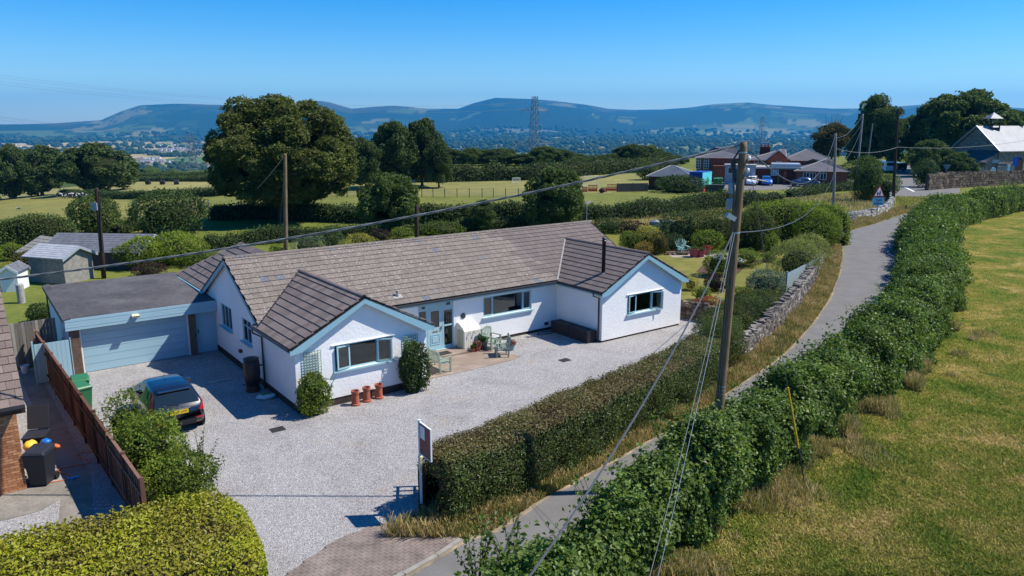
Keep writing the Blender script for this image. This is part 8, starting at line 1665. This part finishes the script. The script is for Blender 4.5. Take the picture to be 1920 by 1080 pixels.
# belfry
bc = ap+ln.normalized()*3.6-Vector((0, 0, .35)); b = MB()
for dx, dy in ((-.85,-.85),(.85,-.85),(.85,.85),(-.85,.85)): b.box(bc.x+dx-.09, bc.y+dy-.09, bc.z-.5, bc.x+dx+.09, bc.y+dy+.09, bc.z+1.9)
b.box(bc.x-.95, bc.y-.95, bc.z-.3, bc.x+.95, bc.y+.95, bc.z+.25); b.box(bc.x-.85, bc.y-.85, bc.z+.9, bc.x+.85, bc.y-.78, bc.z+1.0); be = b.ob('belfry', MATS['dark pole'], t)
MB().lathe([(.5, 0), (.42, .15), (.28, .5), (.1, .6), (0, .6)], (bc.x, bc.y, bc.z+1.2), 12).ob('bell', MATS['brass'], be)
b = MB(); q = 1.2; z0 = bc.z+1.9; b.add([(bc.x-q, bc.y-q, z0), (bc.x+q, bc.y-q, z0), (bc.x+q, bc.y+q, z0), (bc.x-q, bc.y+q, z0), (bc.x, bc.y, z0+1.15)], [(3,2,1,0),(0,1,4),(1,2,4),(2,3,4),(3,0,4)]); b.tube([(bc.x, bc.y, z0+1.2), (bc.x, bc.y, z0+2.0)], .03, 5); b.ob('belfry_roof', MATS['church slate'], be)
# lean-to porch and vestry on the gable side
g0 = el+(er-el)*.55; dn_ = Vector((-ln.y, ln.x, 0)).normalized(); out = -ln.normalized()
A1_ = er+Vector((0,0,-.6)); A2_ = el+Vector((0,0,-.6)); ou = out*3.0
b = MB(); b.prism([A1_+Vector((0,0,.5)), A1_+ou+Vector((0,0,-1.7)), A1_+ou+(A2_-A1_)*.62+Vector((0,0,-1.7)), A1_+(A2_-A1_)*.62+Vector((0,0,.5))], (0, 0, .15)); b.ob('porch_roof', MATS['dark slate'], t)
pa_ = A1_+(A2_-A1_)*.03; pb_ = A1_+(A2_-A1_)*.60; ou2 = out*2.7; zt = A1_.z-1.3
b = MB(); b.prism([Vector((pa_.x, pa_.y, -.5)), Vector((pa_.x+ou2.x, pa_.y+ou2.y, -.5)), Vector((pa_.x+ou2.x, pa_.y+ou2.y, zt)), Vector((pa_.x, pa_.y, zt+1.6))], (pb_-pa_)); b.ob('porch_wall', MATS['church stone'], t)
vx, vy = sx(1790,YC+9), YC+9; b = MB(); b.box(vx, vy, -.5, vx+4.6, vy+5, szz(287,YC+9)); b.ob('vestry_wall', MATS['church stone'], t)
b = MB(); b.prism([(vx-.4, vy-.4, szz(288,YC+9)), (vx+5.0, vy-.4, szz(286,YC+9)), (vx+5.0, vy+3, szz(266,YC+9)), (vx+1.8, vy+3, szz(276,YC+9))], (0, 0, .15)); b.ob('vestry_roof', MATS['dark slate'], t)
for dx in (.6, 1.3, 2.3, 3.0): MB().box(vx+dx, vy-.05, szz(308,YC+9), vx+dx+.35, vy, szz(292,YC+9)).ob('window', MATS['far glass'], t)
fr_ = ln.normalized(); dq = er+fr_*5.4+Vector((0, 0, 0)); n_ = Vector((fr_.y, -fr_.x, 0))
def arch(c, w_, h, z0, m, nm, off=.05, k_=10):
    pts = [c-fr_*w_/2, c+fr_*w_/2]; P = [Vector((pts[0].x, pts[0].y, z0)), Vector((pts[1].x, pts[1].y, z0))]
    for i in range(k_+1): a = pi*i/k_; p = c+fr_*(w_/2*cos(a)); P.append(Vector((p.x, p.y, z0+h+w_*.35*sin(a))))
    return MB().prism([p+n_*off for p in P], n_*.05).ob(nm, m, t)
arch(dq, 2.0, 2.2, .8, MATS['dark pole'], 'window', .02); arch(er+fr_*.9, 1.7, 2.0, -.2, M_plain('ochre stone', (.45, .24, .08), .9, .1), 'door_arch', .02); arch(er+fr_*.9, 1.2, 1.9, -.2, MATS['dark pole'], 'door', .09)
for i, (u, v_, h, w_) in enumerate([(1768,326,.8,.5),(1777,327,.9,.6),(1788,325,1.2,.5),(1796,324,1.2,.45),(1803,327,.8,.5),(1810,326,.9,.6),(1817,326,.9,.5),(1825,324,1.1,.3),(1832,324,1.0,.3),(1838,323,1.2,.8),(1849,319,1.0,.7),(1856,320,1.1,.5),(1876,318,.9,.9),(1888,318,1.1,.8),(1898,314,1.2,.9),(1906,315,1.1,.7),(1913,312,1.3,.8)]):
    Yg = 136.0; q = AY(u, v_, Yg); b = MB(); b.prism([(-w_/2, 0, -1.6), (w_/2, 0, -1.6), (w_/2, 0, h*.5), (w_*.3, 0, h*.8), (0, 0, h*.9), (-w_*.3, 0, h*.8), (-w_/2, 0, h*.5)], (0, .12, 0)); o = b.ob('gravestone', MATS['white paint'] if i % 3 == 0 else MATS['lead'], loc=(q.x, q.y+2, q.z-.5)); tag(o, rowlab[i]+' gravestone from the left showing above the churchyard wall', 'gravestone', 'gravestones behind the churchyard wall')
# ================================================================== HAZE
b = MB(); b.box(-15500, -15500, -460, 15500, 15500, 560); k = NM('haze'); vo = k.n('ShaderNodeVolumePrincipled'); vo.inputs['Color'].default_value = (.04, .46, 1, 1); vo.inputs['Density'].default_value = 6.5e-5; vo.inputs['Anisotropy'].default_value = .2
k.l(vo.outputs[0], k.out.inputs['Volume']); b.ob('haze', k.m, kind='stuff')
